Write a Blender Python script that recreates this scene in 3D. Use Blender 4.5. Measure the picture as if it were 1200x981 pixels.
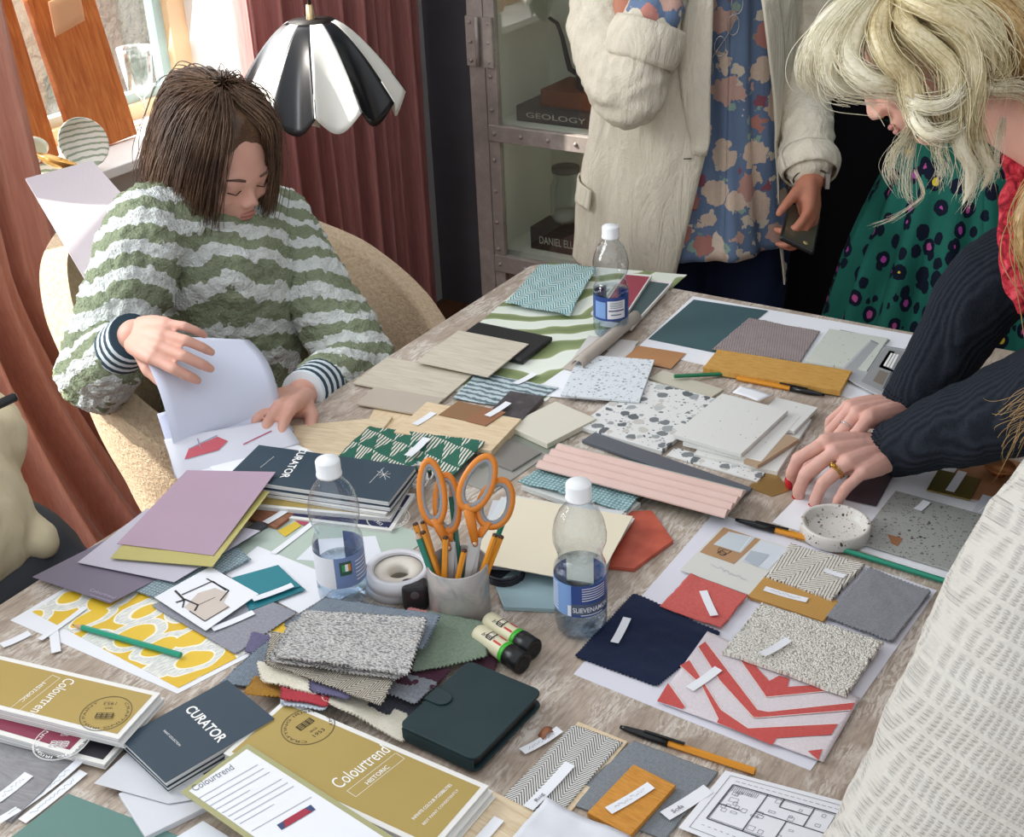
import bpy, bmesh, math, random
from mathutils import Vector, Matrix, noise as mnoise
random.seed(7)
for o in list(bpy.data.objects): bpy.data.objects.remove(o)
SC = bpy.context.scene
COL = SC.collection

# ------------------------------------------------------------------ camera
FPX, PITCH, ROLL, YAW, CZ = 1500.0, math.radians(28), math.radians(2.6), math.radians(33), 1.70
_F = Vector((-math.sin(YAW), math.cos(YAW), 0)); _R = Vector((math.cos(YAW), math.sin(YAW), 0)); _Z = Vector((0, 0, 1))
_FW = _F*math.cos(PITCH) - _Z*math.sin(PITCH)
_D = -_F*math.sin(PITCH) - _Z*math.cos(PITCH)
_CX = _R*math.cos(ROLL) + _D*math.sin(ROLL)
_CY = _R*math.sin(ROLL) - _D*math.cos(ROLL)
CAM = Vector((0, 0, CZ))
cd = bpy.data.cameras.new('camera'); cam = bpy.data.objects.new('camera', cd); COL.objects.link(cam)
cd.sensor_width = 36; cd.lens = 36*FPX/1200; cd.clip_start = 0.05
m = Matrix((_CX, _CY, -_FW)).transposed().to_4x4(); m.translation = CAM
cam.matrix_world = m
SC.camera = cam

# ------------------------------------------------------------------ light
SC.view_settings.view_transform = 'Standard'; SC.view_settings.look = 'None'
SC.view_settings.exposure = 0.58; SC.view_settings.gamma = 1; SC.view_settings.use_curve_mapping = False
w = bpy.data.worlds.new('daylight'); SC.world = w; w.use_nodes = True
w.node_tree.nodes['Background'].inputs[0].default_value = (0.93, 0.96, 1.0, 1)
w.node_tree.nodes['Background'].inputs[1].default_value = 0.72
sd = bpy.data.lights.new('sun', 'SUN'); sun = bpy.data.objects.new('sun', sd); COL.objects.link(sun)
sd.energy = 7.0; sd.angle = math.radians(0.6); sd.color = (1, 0.95, 0.86)
SUN_DIR = Vector((1, 0.75, -1.2)).normalized()
sun.rotation_euler = SUN_DIR.to_track_quat('-Z', 'Y').to_euler(); sun.location = (-6, -4, 8)
def area(name, loc, aim, sx, sy, e, col=(1, 1, 1)):
    l = bpy.data.lights.new(name, 'AREA'); l.shape = 'RECTANGLE'; l.size = sx; l.size_y = sy; l.energy = e; l.color = col
    o = bpy.data.objects.new(name, l); COL.objects.link(o); o.location = loc
    o.rotation_euler = (Vector(aim)-Vector(loc)).to_track_quat('-Z', 'Y').to_euler(); return o
area('window_daylight', (-2.36, 0.55, 1.6), (-0.6, 1.2, 0.8), 0.9, 1.4, 24, (0.95, 0.98, 1.0))  # added lamp in the out-of-view near opening, side light for the table
area('back_window_daylight', (-2.55, 2.15, 1.45), (-0.6, 1.6, 0.8), 0.8, 1.2, 9, (0.95, 0.98, 1.0))

# ------------------------------------------------------------------ measuring: a photo point to a point on a plane of the room
def ray(px, py):
    a = px-600; b = py-490.5
    return _FW*FPX + _CX*a - _CY*b
TT = 0.75                                   # table top height
def onz(px, py, z=TT):
    d = ray(px, py); return CAM + d*((z-CZ)/d.z)
def atx(px, py, x):
    d = ray(px, py); return CAM + d*(x/d.x)
def aty(px, py, y):
    d = ray(px, py); return CAM + d*(y/d.y)
def dep(px, py, d):
    return CAM + ray(px, py)/FPX*d
def mm(px, py, h=0.0):                      # h in millimetres above the table top
    return onz(px, py, TT + h/1000)

# ------------------------------------------------------------------ materials
def srgb(c):
    if isinstance(c, str):
        c = c.lstrip('#'); c = tuple(int(c[i:i+2], 16)/255 for i in (0, 2, 4))
    return tuple((x/12.92 if x <= 0.04045 else ((x+0.055)/1.055)**2.4) for x in c[:3]) + (1.0,)
class MT:
    def __init__(s, name, rough=0.6, metal=0.0, spec=0.5):
        s.m = bpy.data.materials.new(name); s.m.use_nodes = True; s.nt = s.m.node_tree
        s.b = s.nt.nodes['Principled BSDF']; s.b.inputs['Roughness'].default_value = rough
        s.b.inputs['Metallic'].default_value = metal; s.b.inputs['Specular IOR Level'].default_value = spec
        s.tc = None
    def _set(s, sock, v):
        if v is None: return
        if isinstance(v, bpy.types.NodeSocket): s.nt.links.new(v, sock)
        else:
            try: sock.default_value = v
            except Exception:
                if isinstance(v, (int, float)): sock.default_value = (v, v, v, 1)[:len(sock.default_value)]
                else: sock.default_value = tuple(v)[:len(sock.default_value)]
    def n(s, t): return s.nt.nodes.new(t)
    def uv(s):
        n = s.n('ShaderNodeTexCoord') if s.tc is None else s.tc; s.tc = n; return n.outputs['UV']
    def obj(s):
        n = s.n('ShaderNodeTexCoord') if s.tc is None else s.tc; s.tc = n; return n.outputs['Object']
    def map(s, v, scale=(1, 1, 1), rot=0.0, loc=(0, 0, 0)):
        n = s.n('ShaderNodeMapping'); s._set(n.inputs[0], v); n.inputs['Scale'].default_value = scale
        n.inputs['Rotation'].default_value = rot if isinstance(rot, tuple) else (0, 0, rot); n.inputs['Location'].default_value = loc; return n.outputs[0]
    def noise(s, v, scale=5, detail=2, rough=0.5, dist=0.0, color=False):
        n = s.n('ShaderNodeTexNoise'); s._set(n.inputs['Vector'], v); n.inputs['Scale'].default_value = scale
        n.inputs['Detail'].default_value = detail; n.inputs['Roughness'].default_value = rough; n.inputs['Distortion'].default_value = dist
        return n.outputs[1 if color else 0]
    def vor(s, v, scale=5, feature='F1', rnd=1.0):
        n = s.n('ShaderNodeTexVoronoi'); n.feature = feature; s._set(n.inputs['Vector'], v); n.inputs['Scale'].default_value = scale
        n.inputs['Randomness'].default_value = rnd; return n
    def wave(s, v, scale=5, dist=0.0, detail=2, dscale=1.0, kind='BANDS', d='X', prof='SIN'):
        n = s.n('ShaderNodeTexWave'); n.wave_type = kind; n.wave_profile = prof
        if kind == 'BANDS': n.bands_direction = d
        s._set(n.inputs['Vector'], v); n.inputs['Scale'].default_value = scale; n.inputs['Distortion'].default_value = dist
        n.inputs['Detail'].default_value = detail; n.inputs['Detail Scale'].default_value = dscale; return n.outputs[1]
    def ma(s, op, a, b=0.0, c=None):
        n = s.n('ShaderNodeMath'); n.operation = op; s._set(n.inputs[0], a); s._set(n.inputs[1], b)
        if c is not None: s._set(n.inputs[2], c)
        return n.outputs[0]
    def vadd(s, a, b):
        n = s.n('ShaderNodeVectorMath'); n.operation = 'ADD'; s._set(n.inputs[0], a); s._set(n.inputs[1], b); return n.outputs[0]
    def vscale(s, a, k):
        n = s.n('ShaderNodeVectorMath'); n.operation = 'SCALE'; s._set(n.inputs[0], a); n.inputs['Scale'].default_value = k; return n.outputs[0]
    def sep(s, v):
        n = s.n('ShaderNodeSeparateXYZ'); s._set(n.inputs[0], v); return n.outputs
    def comb(s, x, y, z=0.0):
        n = s.n('ShaderNodeCombineXYZ'); s._set(n.inputs[0], x); s._set(n.inputs[1], y); s._set(n.inputs[2], z); return n.outputs[0]
    def ramp(s, f, stops, interp='LINEAR'):
        n = s.n('ShaderNodeValToRGB'); cr = n.color_ramp; cr.interpolation = interp; s._set(n.inputs[0], f)
        while len(cr.elements) < len(stops): cr.elements.new(0.5)
        for e, (p, c) in zip(cr.elements, stops):
            e.position = p; e.color = srgb(c) if not isinstance(c, (int, float)) else (c, c, c, 1)
        return n.outputs[0]
    def mix(s, f, a, b, mode='MIX'):
        n = s.n('ShaderNodeMix'); n.data_type = 'RGBA'; n.blend_type = mode
        s._set(n.inputs[0], f); s._set(n.inputs[6], srgb(a) if isinstance(a, str) else a); s._set(n.inputs[7], srgb(b) if isinstance(b, str) else b)
        return n.outputs[2]
    def gt(s, a, t): return s.ma('GREATER_THAN', a, t)
    def lt(s, a, t): return s.ma('LESS_THAN', a, t)
    def col(s, c): s._set(s.b.inputs['Base Color'], srgb(c) if isinstance(c, str) else c); return s
    def bump(s, h, strength=0.3, dist=0.001):
        n = s.n('ShaderNodeBump'); s._set(n.inputs['Height'], h); n.inputs['Strength'].default_value = strength
        n.inputs['Distance'].default_value = dist; s.nt.links.new(n.outputs[0], s.b.inputs['Normal']); return s
_mc = {}
def plain(c, rough=0.6, metal=0.0, spec=0.4, var=0.04, name=None):
    k = (c, rough, metal, spec, var)
    if k in _mc: return _mc[k]
    t = MT(name or 'plain_' + c.strip('#'), rough, metal, spec)
    f = t.noise(t.obj(), 14, 3, 0.6)
    lo = t.mix(var*2.2, c, '#000000'); t.col(t.mix(f, lo, c)) if var else t.col(c)
    _mc[k] = t.m; return t.m
def fabric(name, c1, c2, scale=900, var=0.5, bump=0.6, rough=0.9, dist=0.0008):
    t = MT(name, rough, 0, 0.15); u = t.uv()
    a = t.wave(u, scale/6.28, 0.6, 2, 3, d='X'); b = t.wave(u, scale/6.28, 0.6, 2, 3, d='Y')
    wv = t.ma('MULTIPLY', a, b); nz = t.noise(u, 260, 3, 0.7)
    f = t.ma('ADD', t.ma('MULTIPLY', wv, var), t.ma('MULTIPLY', nz, 0.9))
    t.col(t.ramp(f, [(0.25, c1), (0.85, c2)])); t.bump(t.ma('ADD', wv, nz), bump, dist); t.b.inputs['Sheen Weight'].default_value = 0.1
    return t.m
def zigzag(t, u, band, period, slope=1.0):
    s = t.sep(u); x = t.ma('DIVIDE', s[0], band)
    tri = t.ma('MULTIPLY', t.ma('ABSOLUTE', t.ma('SUBTRACT', t.ma('FRACT', x), 0.5)), band*2*slope)
    return t.ma('FRACT', t.ma('DIVIDE', t.ma('ADD', s[1], tri), period))
def herring(name, ca, cb, band=0.014, period=0.0045, duty=0.5, rot=0.0, slope=1.0, wob=0.0006, noisy=0.25, rough=0.9):
    t = MT(name, rough, 0, 0.15)
    u = t.vadd(t.map(t.uv(), rot=rot), t.vscale(t.noise(t.uv(), 150, 2, color=True), wob))
    f = zigzag(t, u, band, period, slope); nz = t.noise(t.uv(), 600, 2)
    e = t.gt(t.ma('ADD', f, t.ma('MULTIPLY', t.ma('SUBTRACT', nz, 0.5), noisy)), duty)
    c = t.mix(e, ca, cb); t.col(t.mix(t.ma('MULTIPLY', t.noise(t.uv(), 900, 2), 0.3), c, '#6f6b66'))
    t.bump(t.ma('ADD', t.ma('ABSOLUTE', t.ma('SUBTRACT', f, 0.5)), nz), 0.7, 0.001); return t.m
def wood(name, c1, c2, c3=None, scale=(6, 60, 6), rot=0.0, rough=0.55, ring=0.4):
    t = MT(name, rough, 0, 0.3); u = t.map(t.uv(), scale, rot)
    g = t.noise(u, 3, 6, 0.65, ring); fine = t.noise(t.map(t.uv(), (scale[0]*3, scale[1]*8, 1), rot), 4, 3, 0.6)
    f = t.ma('ADD', t.ma('MULTIPLY', g, 0.8), t.ma('MULTIPLY', fine, 0.25))
    t.col(t.ramp(f, [(0.32, c1), (0.52, c2), (0.72, c3 or c2)])); t.bump(fine, 0.15, 0.0006); return t.m
def terrazzo(name, base, chips, scale=70, thr=0.33, scale2=240, thr2=0.25, rough=0.35, seed=0.0):
    t = MT(name, rough, 0, 0.5); u = t.map(t.uv(), loc=(seed, seed*1.7, 0))
    ud = t.vadd(u, t.vscale(t.noise(u, scale*1.3, 2, color=True), 0.35/scale))
    v = t.vor(ud, scale); sp = t.sep(v.outputs['Color'])
    m1 = t.lt(v.outputs['Distance'], t.ma('MULTIPLY', t.ma('ADD', sp[0], 0.12), thr))
    cc = t.ramp(sp[1], [(i/len(chips), c) for i, c in enumerate(chips)], 'CONSTANT')
    v2 = t.vor(ud, scale2); s2 = t.sep(v2.outputs['Color'])
    m2 = t.ma('MULTIPLY', t.lt(v2.outputs['Distance'], t.ma('MULTIPLY', s2[0], thr2)), t.gt(s2[2], 0.35))
    c2 = t.ramp(s2[1], [(i/len(chips), c) for i, c in enumerate(chips)], 'CONSTANT')
    cl = t.mix(t.noise(u, 12, 3), base, base)
    t.col(t.mix(m1, t.mix(m2, cl, c2), cc)); return t.m

# ------------------------------------------------------------------ mesh builder
class B:
    def __init__(s, frame=None):
        s.bm = bmesh.new(); s.mats = []; s.frame = frame; s.mi = 0
    def mat(s, m):
        if m not in s.mats: s.mats.append(m)
        s.mi = s.mats.index(m); return s
    def f(s, pts, smooth=False):
        vs = [s.bm.verts.new(Vector(p)) for p in pts]
        fc = s.bm.faces.new(vs); fc.material_index = s.mi; fc.smooth = smooth; return fc
    def fv(s, vs, smooth=False):
        try: fc = s.bm.faces.new(vs)
        except ValueError: return None
        fc.material_index = s.mi; fc.smooth = smooth; return fc
    def prism(s, poly, z0, z1, inset=0.0):
        poly = [Vector((p[0], p[1], 0)) for p in poly]
        a = sum(poly[i].x*poly[(i+1) % len(poly)].y - poly[(i+1) % len(poly)].x*poly[i].y for i in range(len(poly)))
        if a < 0: poly = poly[::-1]
        if inset:
            c = sum(poly, Vector())/len(poly)
            poly = [p + (c-p).normalized()*inset for p in poly]
        lo = [s.bm.verts.new((p.x, p.y, z0)) for p in poly]; hi = [s.bm.verts.new((p.x, p.y, z1)) for p in poly]
        s.fv(hi); s.fv(lo[::-1]); n = len(poly)
        for i in range(n): s.fv((lo[i], lo[(i+1) % n], hi[(i+1) % n], hi[i]))
        return s
    def box(s, c, d, rot=None):
        c = Vector(c); M = rot.to_3x3() if rot is not None else Matrix.Identity(3)
        v = [s.bm.verts.new(c + M @ Vector((x*d[0]/2, y*d[1]/2, z*d[2]/2))) for x in (-1, 1) for y in (-1, 1) for z in (-1, 1)]
        for q in ((0, 1, 3, 2), (4, 6, 7, 5), (0, 4, 5, 1), (2, 3, 7, 6), (0, 2, 6, 4), (1, 5, 7, 3)): s.fv([v[i] for i in q])
        return s
    def beam(s, a, b, wx, wy, up=(0, 0, 1)):
        a = Vector(a); b = Vector(b); z = (b-a); L = z.length; z.normalize(); x = Vector(up).cross(z)
        if x.length < 1e-4: x = Vector((1, 0, 0))
        x.normalize(); y = z.cross(x); return s.box((a+b)/2, (wx, wy, L), Matrix((x, y, z)).transposed())
    def lathe(s, prof, c=(0, 0, 0), n=32, close=False, axis=None, fn=None):
        c = Vector(c); M = axis if axis is not None else Matrix.Identity(3); rings = []
        for r, z in prof:
            if r < 1e-6: rings.append([s.bm.verts.new(c + M @ Vector((0, 0, z)))])
            else:
                rg = []
                for i in range(n):
                    a = 2*math.pi*i/n; rr = r*(fn(a, z) if fn else 1)
                    rg.append(s.bm.verts.new(c + M @ Vector((rr*math.cos(a), rr*math.sin(a), z))))
                rings.append(rg)
        for A, Bq in zip(rings, rings[1:]):
            for i in range(n):
                j = (i+1) % n
                if len(A) == 1 and len(Bq) == 1: break
                if len(A) == 1: s.fv((A[0], Bq[j], Bq[i]), True)
                elif len(Bq) == 1: s.fv((A[i], A[j], Bq[0]), True)
                else: s.fv((A[i], A[j], Bq[j], Bq[i]), True)
        return s
    def tube(s, path, r, n=8, closed=False, flat=1.0, up=(0, 0, 1), caps=True):
        P = [Vector(p) for p in path]; m = len(P); R = r if isinstance(r, (list, tuple)) else [r]*m; rings = []
        ref = Vector(up); N0 = None
        for i, p in enumerate(P):
            t = (P[(i+1) % m]-P[i-1]) if closed else (P[min(i+1, m-1)]-P[max(i-1, 0)])
            if t.length < 1e-9: t = Vector((0, 0, 1))
            t.normalize()
            x = N0 - t*N0.dot(t) if N0 is not None else ref - t*ref.dot(t)
            if x.length < 1e-4: x = t.orthogonal()
            x.normalize(); N0 = x; y = t.cross(x)
            rings.append([s.bm.verts.new(p + (x*math.cos(a)*flat + y*math.sin(a))*R[i]) for a in [2*math.pi*k/n for k in range(n)]])
        for i in range(m if closed else m-1):
            A = rings[i]; C_ = rings[(i+1) % m]
            for k in range(n): s.fv((A[k], A[(k+1) % n], C_[(k+1) % n], C_[k]), True)
        if not closed and caps: s.fv(rings[0][::-1]); s.fv(rings[-1])
        return s
    def ell(s, c, r, M=None, nu=16, nv=10):
        c = Vector(c); r = (r, r, r) if isinstance(r, (int, float)) else r; M = M if M is not None else Matrix.Identity(3); rings = []
        for j in range(nv+1):
            ph = -math.pi/2 + math.pi*j/nv
            if j in (0, nv): rings.append([s.bm.verts.new(c + M @ Vector((0, 0, r[2]*math.sin(ph))))])
            else: rings.append([s.bm.verts.new(c + M @ Vector((r[0]*math.cos(ph)*math.cos(a), r[1]*math.cos(ph)*math.sin(a), r[2]*math.sin(ph)))) for a in [2*math.pi*k/nu for k in range(nu)]])
        for A, C_ in zip(rings, rings[1:]):
            for i in range(nu):
                j = (i+1) % nu
                if len(A) == 1: s.fv((A[0], C_[j], C_[i]), True)
                elif len(C_) == 1: s.fv((A[i], A[j], C_[0]), True)
                else: s.fv((A[i], A[j], C_[j], C_[i]), True)
        return s
    def grid(s, fn, nx, ny, thick=0.0, smooth=True, closed_u=False):
        """fn(u,v)->Vector, u,v in 0..1; thickness goes below the surface normal"""
        P = [[Vector(fn(i/nx, j/ny)) for i in range(nx+1)] for j in range(ny+1)]
        def nrm(i, j):
            a = P[j][min(i+1, nx)]-P[j][max(i-1, 0)]; b = P[min(j+1, ny)][i]-P[max(j-1, 0)][i]; c = a.cross(b)
            return c.normalized() if c.length > 1e-12 else Vector((0, 0, 1))
        T = [[s.bm.verts.new(P[j][i]) for i in range(nx+1)] for j in range(ny+1)]
        for j in range(ny):
            for i in range(nx): s.fv((T[j][i], T[j][i+1], T[j+1][i+1], T[j+1][i]), smooth)
        if thick:
            K = [[s.bm.verts.new(P[j][i]-nrm(i, j)*thick) for i in range(nx+1)] for j in range(ny+1)]
            for j in range(ny):
                for i in range(nx): s.fv((K[j][i], K[j+1][i], K[j+1][i+1], K[j][i+1]), smooth)
            for i in range(nx):
                s.fv((T[0][i], K[0][i], K[0][i+1], T[0][i+1])); s.fv((T[ny][i], T[ny][i+1], K[ny][i+1], K[ny][i]))
            for j in range(ny):
                s.fv((T[j][0], T[j+1][0], K[j+1][0], K[j][0])); s.fv((T[j][nx], K[j][nx], K[j+1][nx], T[j+1][nx]))
        return s
    def text(s, txt, p0, p1, z, m, size=None, flip=False, bold=0.0, arc=None, up=None):
        """lettering lying from world point p0 to p1 (baseline), lifted at height z"""
        cu = bpy.data.curves.new('txt', 'FONT'); cu.body = txt; cu.size = 1; cu.offset = bold; cu.resolution_u = 3
        ob = bpy.data.objects.new('txt', cu); COL.objects.link(ob); dg = bpy.context.evaluated_depsgraph_get()
        me = bpy.data.meshes.new_from_object(ob.evaluated_get(dg)); bpy.data.objects.remove(ob); bpy.data.curves.remove(cu)
        if not me.vertices: return s
        w_ = max(v.co.x for v in me.vertices); p0 = Vector(p0); p1 = Vector(p1); U = p1-p0; L = U.length; U.normalize()
        V = Vector(up).normalized() if up is not None else Vector((0, 0, 1)).cross(U)
        k = L/w_; ky = size if size else k; s.mat(m); vs = []
        for v in me.vertices:
            if arc:
                c, r, a0, sg = arc; ang = a0 - sg*v.co.x*k/r; rr = r + sg*v.co.y*ky
                q = Vector((c[0]+rr*math.cos(ang), c[1]+rr*math.sin(ang), z))
            else:
                q = p0 + U*v.co.x*k + V*v.co.y*ky
                if z is not None: q.z = z
            vs.append(s.bm.verts.new(q))
        for p in me.polygons: s.fv([vs[i] for i in p.vertices])
        bpy.data.meshes.remove(me); return s
    def done(s, name, parent=None, label=None, cat=None, group=None, kind=None, mats=None, origin=None, recalc=False, bevel=0.0, sub=0):
        bm = s.bm
        if recalc: bmesh.ops.recalc_face_normals(bm, faces=bm.faces)
        if s.frame:
            O, U = Vector(s.frame[0]), Vector(s.frame[1]).normalized(); V = Vector((0, 0, 1)).cross(U) if len(s.frame) < 3 else Vector(s.frame[2]).normalized()
            uvl = bm.loops.layers.uv.new('UVMap')
            for fc in bm.faces:
                for lp in fc.loops: d = lp.vert.co-O; lp[uvl].uv = (d.dot(U), d.dot(V))
        if origin is None:
            if parent is None and bm.verts:
                xs = [v.co for v in bm.verts]; n = len(xs)
                origin = Vector((sum(v.x for v in xs)/n, sum(v.y for v in xs)/n, min(v.z for v in xs)))
            else: origin = parent.location if parent else Vector()
        origin = Vector(origin)
        if parent is not None: origin = PO(parent)
        for v in bm.verts: v.co -= origin
        me = bpy.data.meshes.new(name); bm.to_mesh(me); bm.free()
        for m_ in s.mats: me.materials.append(m_)
        o = bpy.data.objects.new(name, me); COL.objects.link(o)
        if parent is not None: o.parent = parent
        else: o.location = origin
        _org[o.name] = origin
        if bevel: md = o.modifiers.new('edge', 'BEVEL'); md.width = bevel; md.segments = 2; md.limit_method = 'ANGLE'
        if sub: md = o.modifiers.new('sub', 'SUBSURF'); md.levels = sub; md.render_levels = sub
        return tag(o, label, cat, group, kind)
_org = {}
def PO(o): return _org[o.name]
def tag(o, label=None, cat=None, group=None, kind=None):
    if label: o['label'] = label
    if cat: o['category'] = cat
    if group: o['group'] = group
    if kind: o['kind'] = kind
    return o
def empty(name, loc, label, cat, group=None):
    e = bpy.data.objects.new(name, None); COL.objects.link(e); e.location = Vector(loc); e.empty_display_size = 0.05
    _org[e.name] = Vector(loc); return tag(e, label, cat, group)
def fr(q): return (q[0], (q[1]-q[0]))
def rectify(q):
    q = [Vector(p) for p in q]; c = sum(q, Vector())/4; U = ((q[1]-q[0])+(q[2]-q[3]))/2; V = ((q[3]-q[0])+(q[2]-q[1]))/2
    lu, lv = U.length, V.length; u = U.normalized(); v = V.normalized(); n = u.cross(v).normalized(); b = (u+v).normalized(); pb = n.cross(b)
    u = (b-pb).normalized(); v = (b+pb).normalized()
    return [c-u*lu/2-v*lv/2, c+u*lu/2-v*lv/2, c+u*lu/2+v*lv/2, c-u*lu/2+v*lv/2]
def shift(q, dx=0, dy=0, rot=0, dz=0, k=1.0):
    c = sum(q, Vector())/len(q); R_ = Matrix.Rotation(rot, 3, 'Z')
    return [c + R_ @ ((p-c)*k) + Vector((dx, dy, dz)) for p in q]
def bil(q, u, v): return (q[0]*(1-u)+q[1]*u)*(1-v) + (q[3]*(1-u)+q[2]*u)*v
# ------------------------------------------------------------------ the room
t = MT('limewash_wall', 0.9); n_ = t.noise(t.obj(), 3, 4); t.col(t.ramp(n_, [(0.3, '#d3d3d1'), (0.7, '#e0e0de')])); M_WHITEWALL = t.m
t = MT('charcoal_wall', 0.8, 0, 0.2); n_ = t.noise(t.obj(), 5, 4); t.col(t.ramp(n_, [(0.3, '#5f5d62'), (0.7, '#6a676d')])); M_DARKWALL = t.m
M_BLACKWALL = plain('#0b0c10', 0.85, 0, 0.1, 0.02)
t = MT('floor_boards', 0.5, 0, 0.3); o_ = t.obj(); sp = t.sep(o_)
bd = t.ma('FRACT', t.ma('DIVIDE', sp[0], 0.13)); gap = t.lt(bd, 0.03)
g_ = t.noise(t.map(o_, (20, 2, 1)), 3, 5, 0.6, 0.5); t.col(t.mix(gap, t.ramp(g_, [(0.3, '#5d3a28'), (0.7, '#8a5a40')]), '#20140e')); M_FLOOR = t.m
XW, YW = -2.42, 3.32                        # window wall, far wall
b = B().mat(M_FLOOR); b.box((-0.6, 1.2, -0.05), (4.4, 5.0, 0.1)); b.done('floor', kind='structure')
# window wall with one window in view and one added out of view for light
def wall_left():
    b = B().mat(M_WHITEWALL); X0, X1 = XW-0.26, XW; xm = (X0+X1)/2; d = X1-X0; H = 4.2  # extra height above view, added to keep sun off the table
    wins = [(0.05, 1.12, 2.05), (1.35, 2.50, 2.6)]; SB = 0.84  # first opening is out of view, added so sun reaches the chair
    ys = [-1.3, wins[0][0], wins[0][1], wins[1][0], wins[1][1], YW]
    for i in (0, 2, 4): b.box((xm, (ys[i]+ys[i+1])/2, H/2), (d, ys[i+1]-ys[i], H))
    for y0, y1, ST in wins:
        b.box((xm, (y0+y1)/2, SB/2), (d, y1-y0, SB)); b.box((xm, (y0+y1)/2, (ST+H)/2), (d, y1-y0, H-ST))
    b.done('wall_left', kind='structure')
    for k, (y0, y1, ST) in enumerate(wins):
        fr_ = B().mat(plain('#e9c9a0', 0.5, name='pine_frame')); x = X0+0.06; y1_ = y1+ (0.0)
        for yy in (y0+0.03, y1-0.03): fr_.box((x, yy, (SB+ST)/2), (0.05, 0.06, ST-SB))
        for zz in (SB+0.03, ST-0.03): fr_.box((x, (y0+y1)/2, zz), (0.05, y1-y0-0.12, 0.06))
        o = fr_.done('window_%d' % (k+1), kind='structure')
        sa = B().mat(plain('#a9c9c8', 0.4, name='pale_sash'))
        for yy in (y0+0.075, y1-0.075): sa.box((x-0.012, yy, (SB+ST)/2), (0.03, 0.03, ST-SB-0.12))
        for zz in (SB+0.072, ST-0.072): sa.box((x-0.012, (y0+y1)/2, zz), (0.03, y1-y0-0.18, 0.025))
        sa.done('sash', o)
        tg = MT('window_glass', 0.0); nt = tg.nt; tr = nt.nodes.new('ShaderNodeBsdfTransparent'); gl = nt.nodes.new('ShaderNodeBsdfGlossy'); gl.inputs['Roughness'].default_value = 0.02
        ms = nt.nodes.new('ShaderNodeMixShader'); ms.inputs[0].default_value = 0.06; nt.links.new(tr.outputs[0], ms.inputs[1]); nt.links.new(gl.outputs[0], ms.inputs[2]); nt.links.new(ms.outputs[0], nt.nodes['Material Output'].inputs[0])
        g = B().mat(tg.m); g.box((x-0.012, (y0+y1)/2, (SB+ST)/2), (0.004, y1-y0-0.16, ST-SB-0.16)); g.done('pane', o)
        sl = B().mat(plain('#f4f3f0', 0.45, name='sill_white')); pr = 0.02 if k == 0 else 0.10; sl.box(((X0+0.085+XW+pr)/2, (y0+y1)/2, SB+0.012), (XW+pr-X0-0.085, y1-y0, 0.024)); sl.done('trim_%d' % (k+1), kind='structure', bevel=0.003)
wall_left()
b = B().mat(M_DARKWALL); b.box((-2.065, YW+0.05, 1.45), (1.23, 0.1, 2.9)); b.done('wall_far', kind='structure')
b = B().mat(M_BLACKWALL); b.box((0.08, YW+0.05, 1.45), (3.06, 0.1, 2.9)); b.done('wall_back', kind='structure')
b = B().mat(M_BLACKWALL); b.box((1.65, 2.2, 1.45), (0.1, 2.24, 2.9)); b.done('wall_right', kind='structure')
# outside: rubble wall, its colour lightened to stand in for sunlight, and ground
t = MT('rubble_stone', 0.95, 0, 0.1); o_ = t.obj(); v = t.vor(t.vadd(o_, t.vscale(t.noise(o_, 3, 2, color=True), 0.15)), 5)
t.col(t.mix(t.noise(o_, 6, 5), '#e2dccd', '#b9b3a4')); t.bump(t.ma('ADD', v.outputs['Distance'], t.noise(o_, 25, 4)), 0.9, 0.05); M_STONE = t.m
b = B().mat(M_STONE)
def stonewall(u, v):
    y = 0.5+u*3.6; z = -0.3+v*1.9; return Vector((-4.3+0.05*mnoise.noise(Vector((y*4, z*4, 0))), y, z))
b.grid(stonewall, 60, 30, 0.3); b.done('wall_outside', kind='structure', label=None)
b = B().mat(plain('#b3bec8', 0.8, name='render_grey')); b.box((-5.2, 3.8, 1.6), (0.3, 1.3, 3.6)); b.box((-4.0, 4.2, 1.6), (2.1, 0.3, 3.6)); b.done('wall_neighbour', kind='structure')
b = B().mat(plain('#9a958a', 0.9, name='yard')); b.box((-5.0, 1.4, -0.12), (4.5, 6.0, 0.1)); b.done('ground', kind='structure')

# ------------------------------------------------------------------ curtains
def curtain_mat(name, c1, c2, tr=0.35):
    t = MT(name, 0.85, 0, 0.1); o_ = t.obj(); n_ = t.noise(t.map(o_, (40, 40, 3)), 4, 3)
    c = t.ramp(n_, [(0.3, c1), (0.7, c2)]); t.col(c); t.b.inputs['Sheen Weight'].default_value = 0.5; t.b.inputs['Sheen Roughness'].default_value = 0.4
    tl = t.n('ShaderNodeBsdfTranslucent'); tl.inputs[0].default_value = srgb('#c05a50'); ms = t.n('ShaderNodeMixShader'); ms.inputs[0].default_value = tr
    t.nt.links.new(t.b.outputs[0], ms.inputs[1]); t.nt.links.new(tl.outputs[0], ms.inputs[2]); t.nt.links.new(ms.outputs[0], t.nt.nodes['Material Output'].inputs[0]); return t.m
M_CURT = curtain_mat('dusty_pink_velvet', '#cc8f7e', '#dba18e', 0.08); M_CURT2 = curtain_mat('rose_velvet', '#bb7a76', '#cd908b', 0.22)
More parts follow.
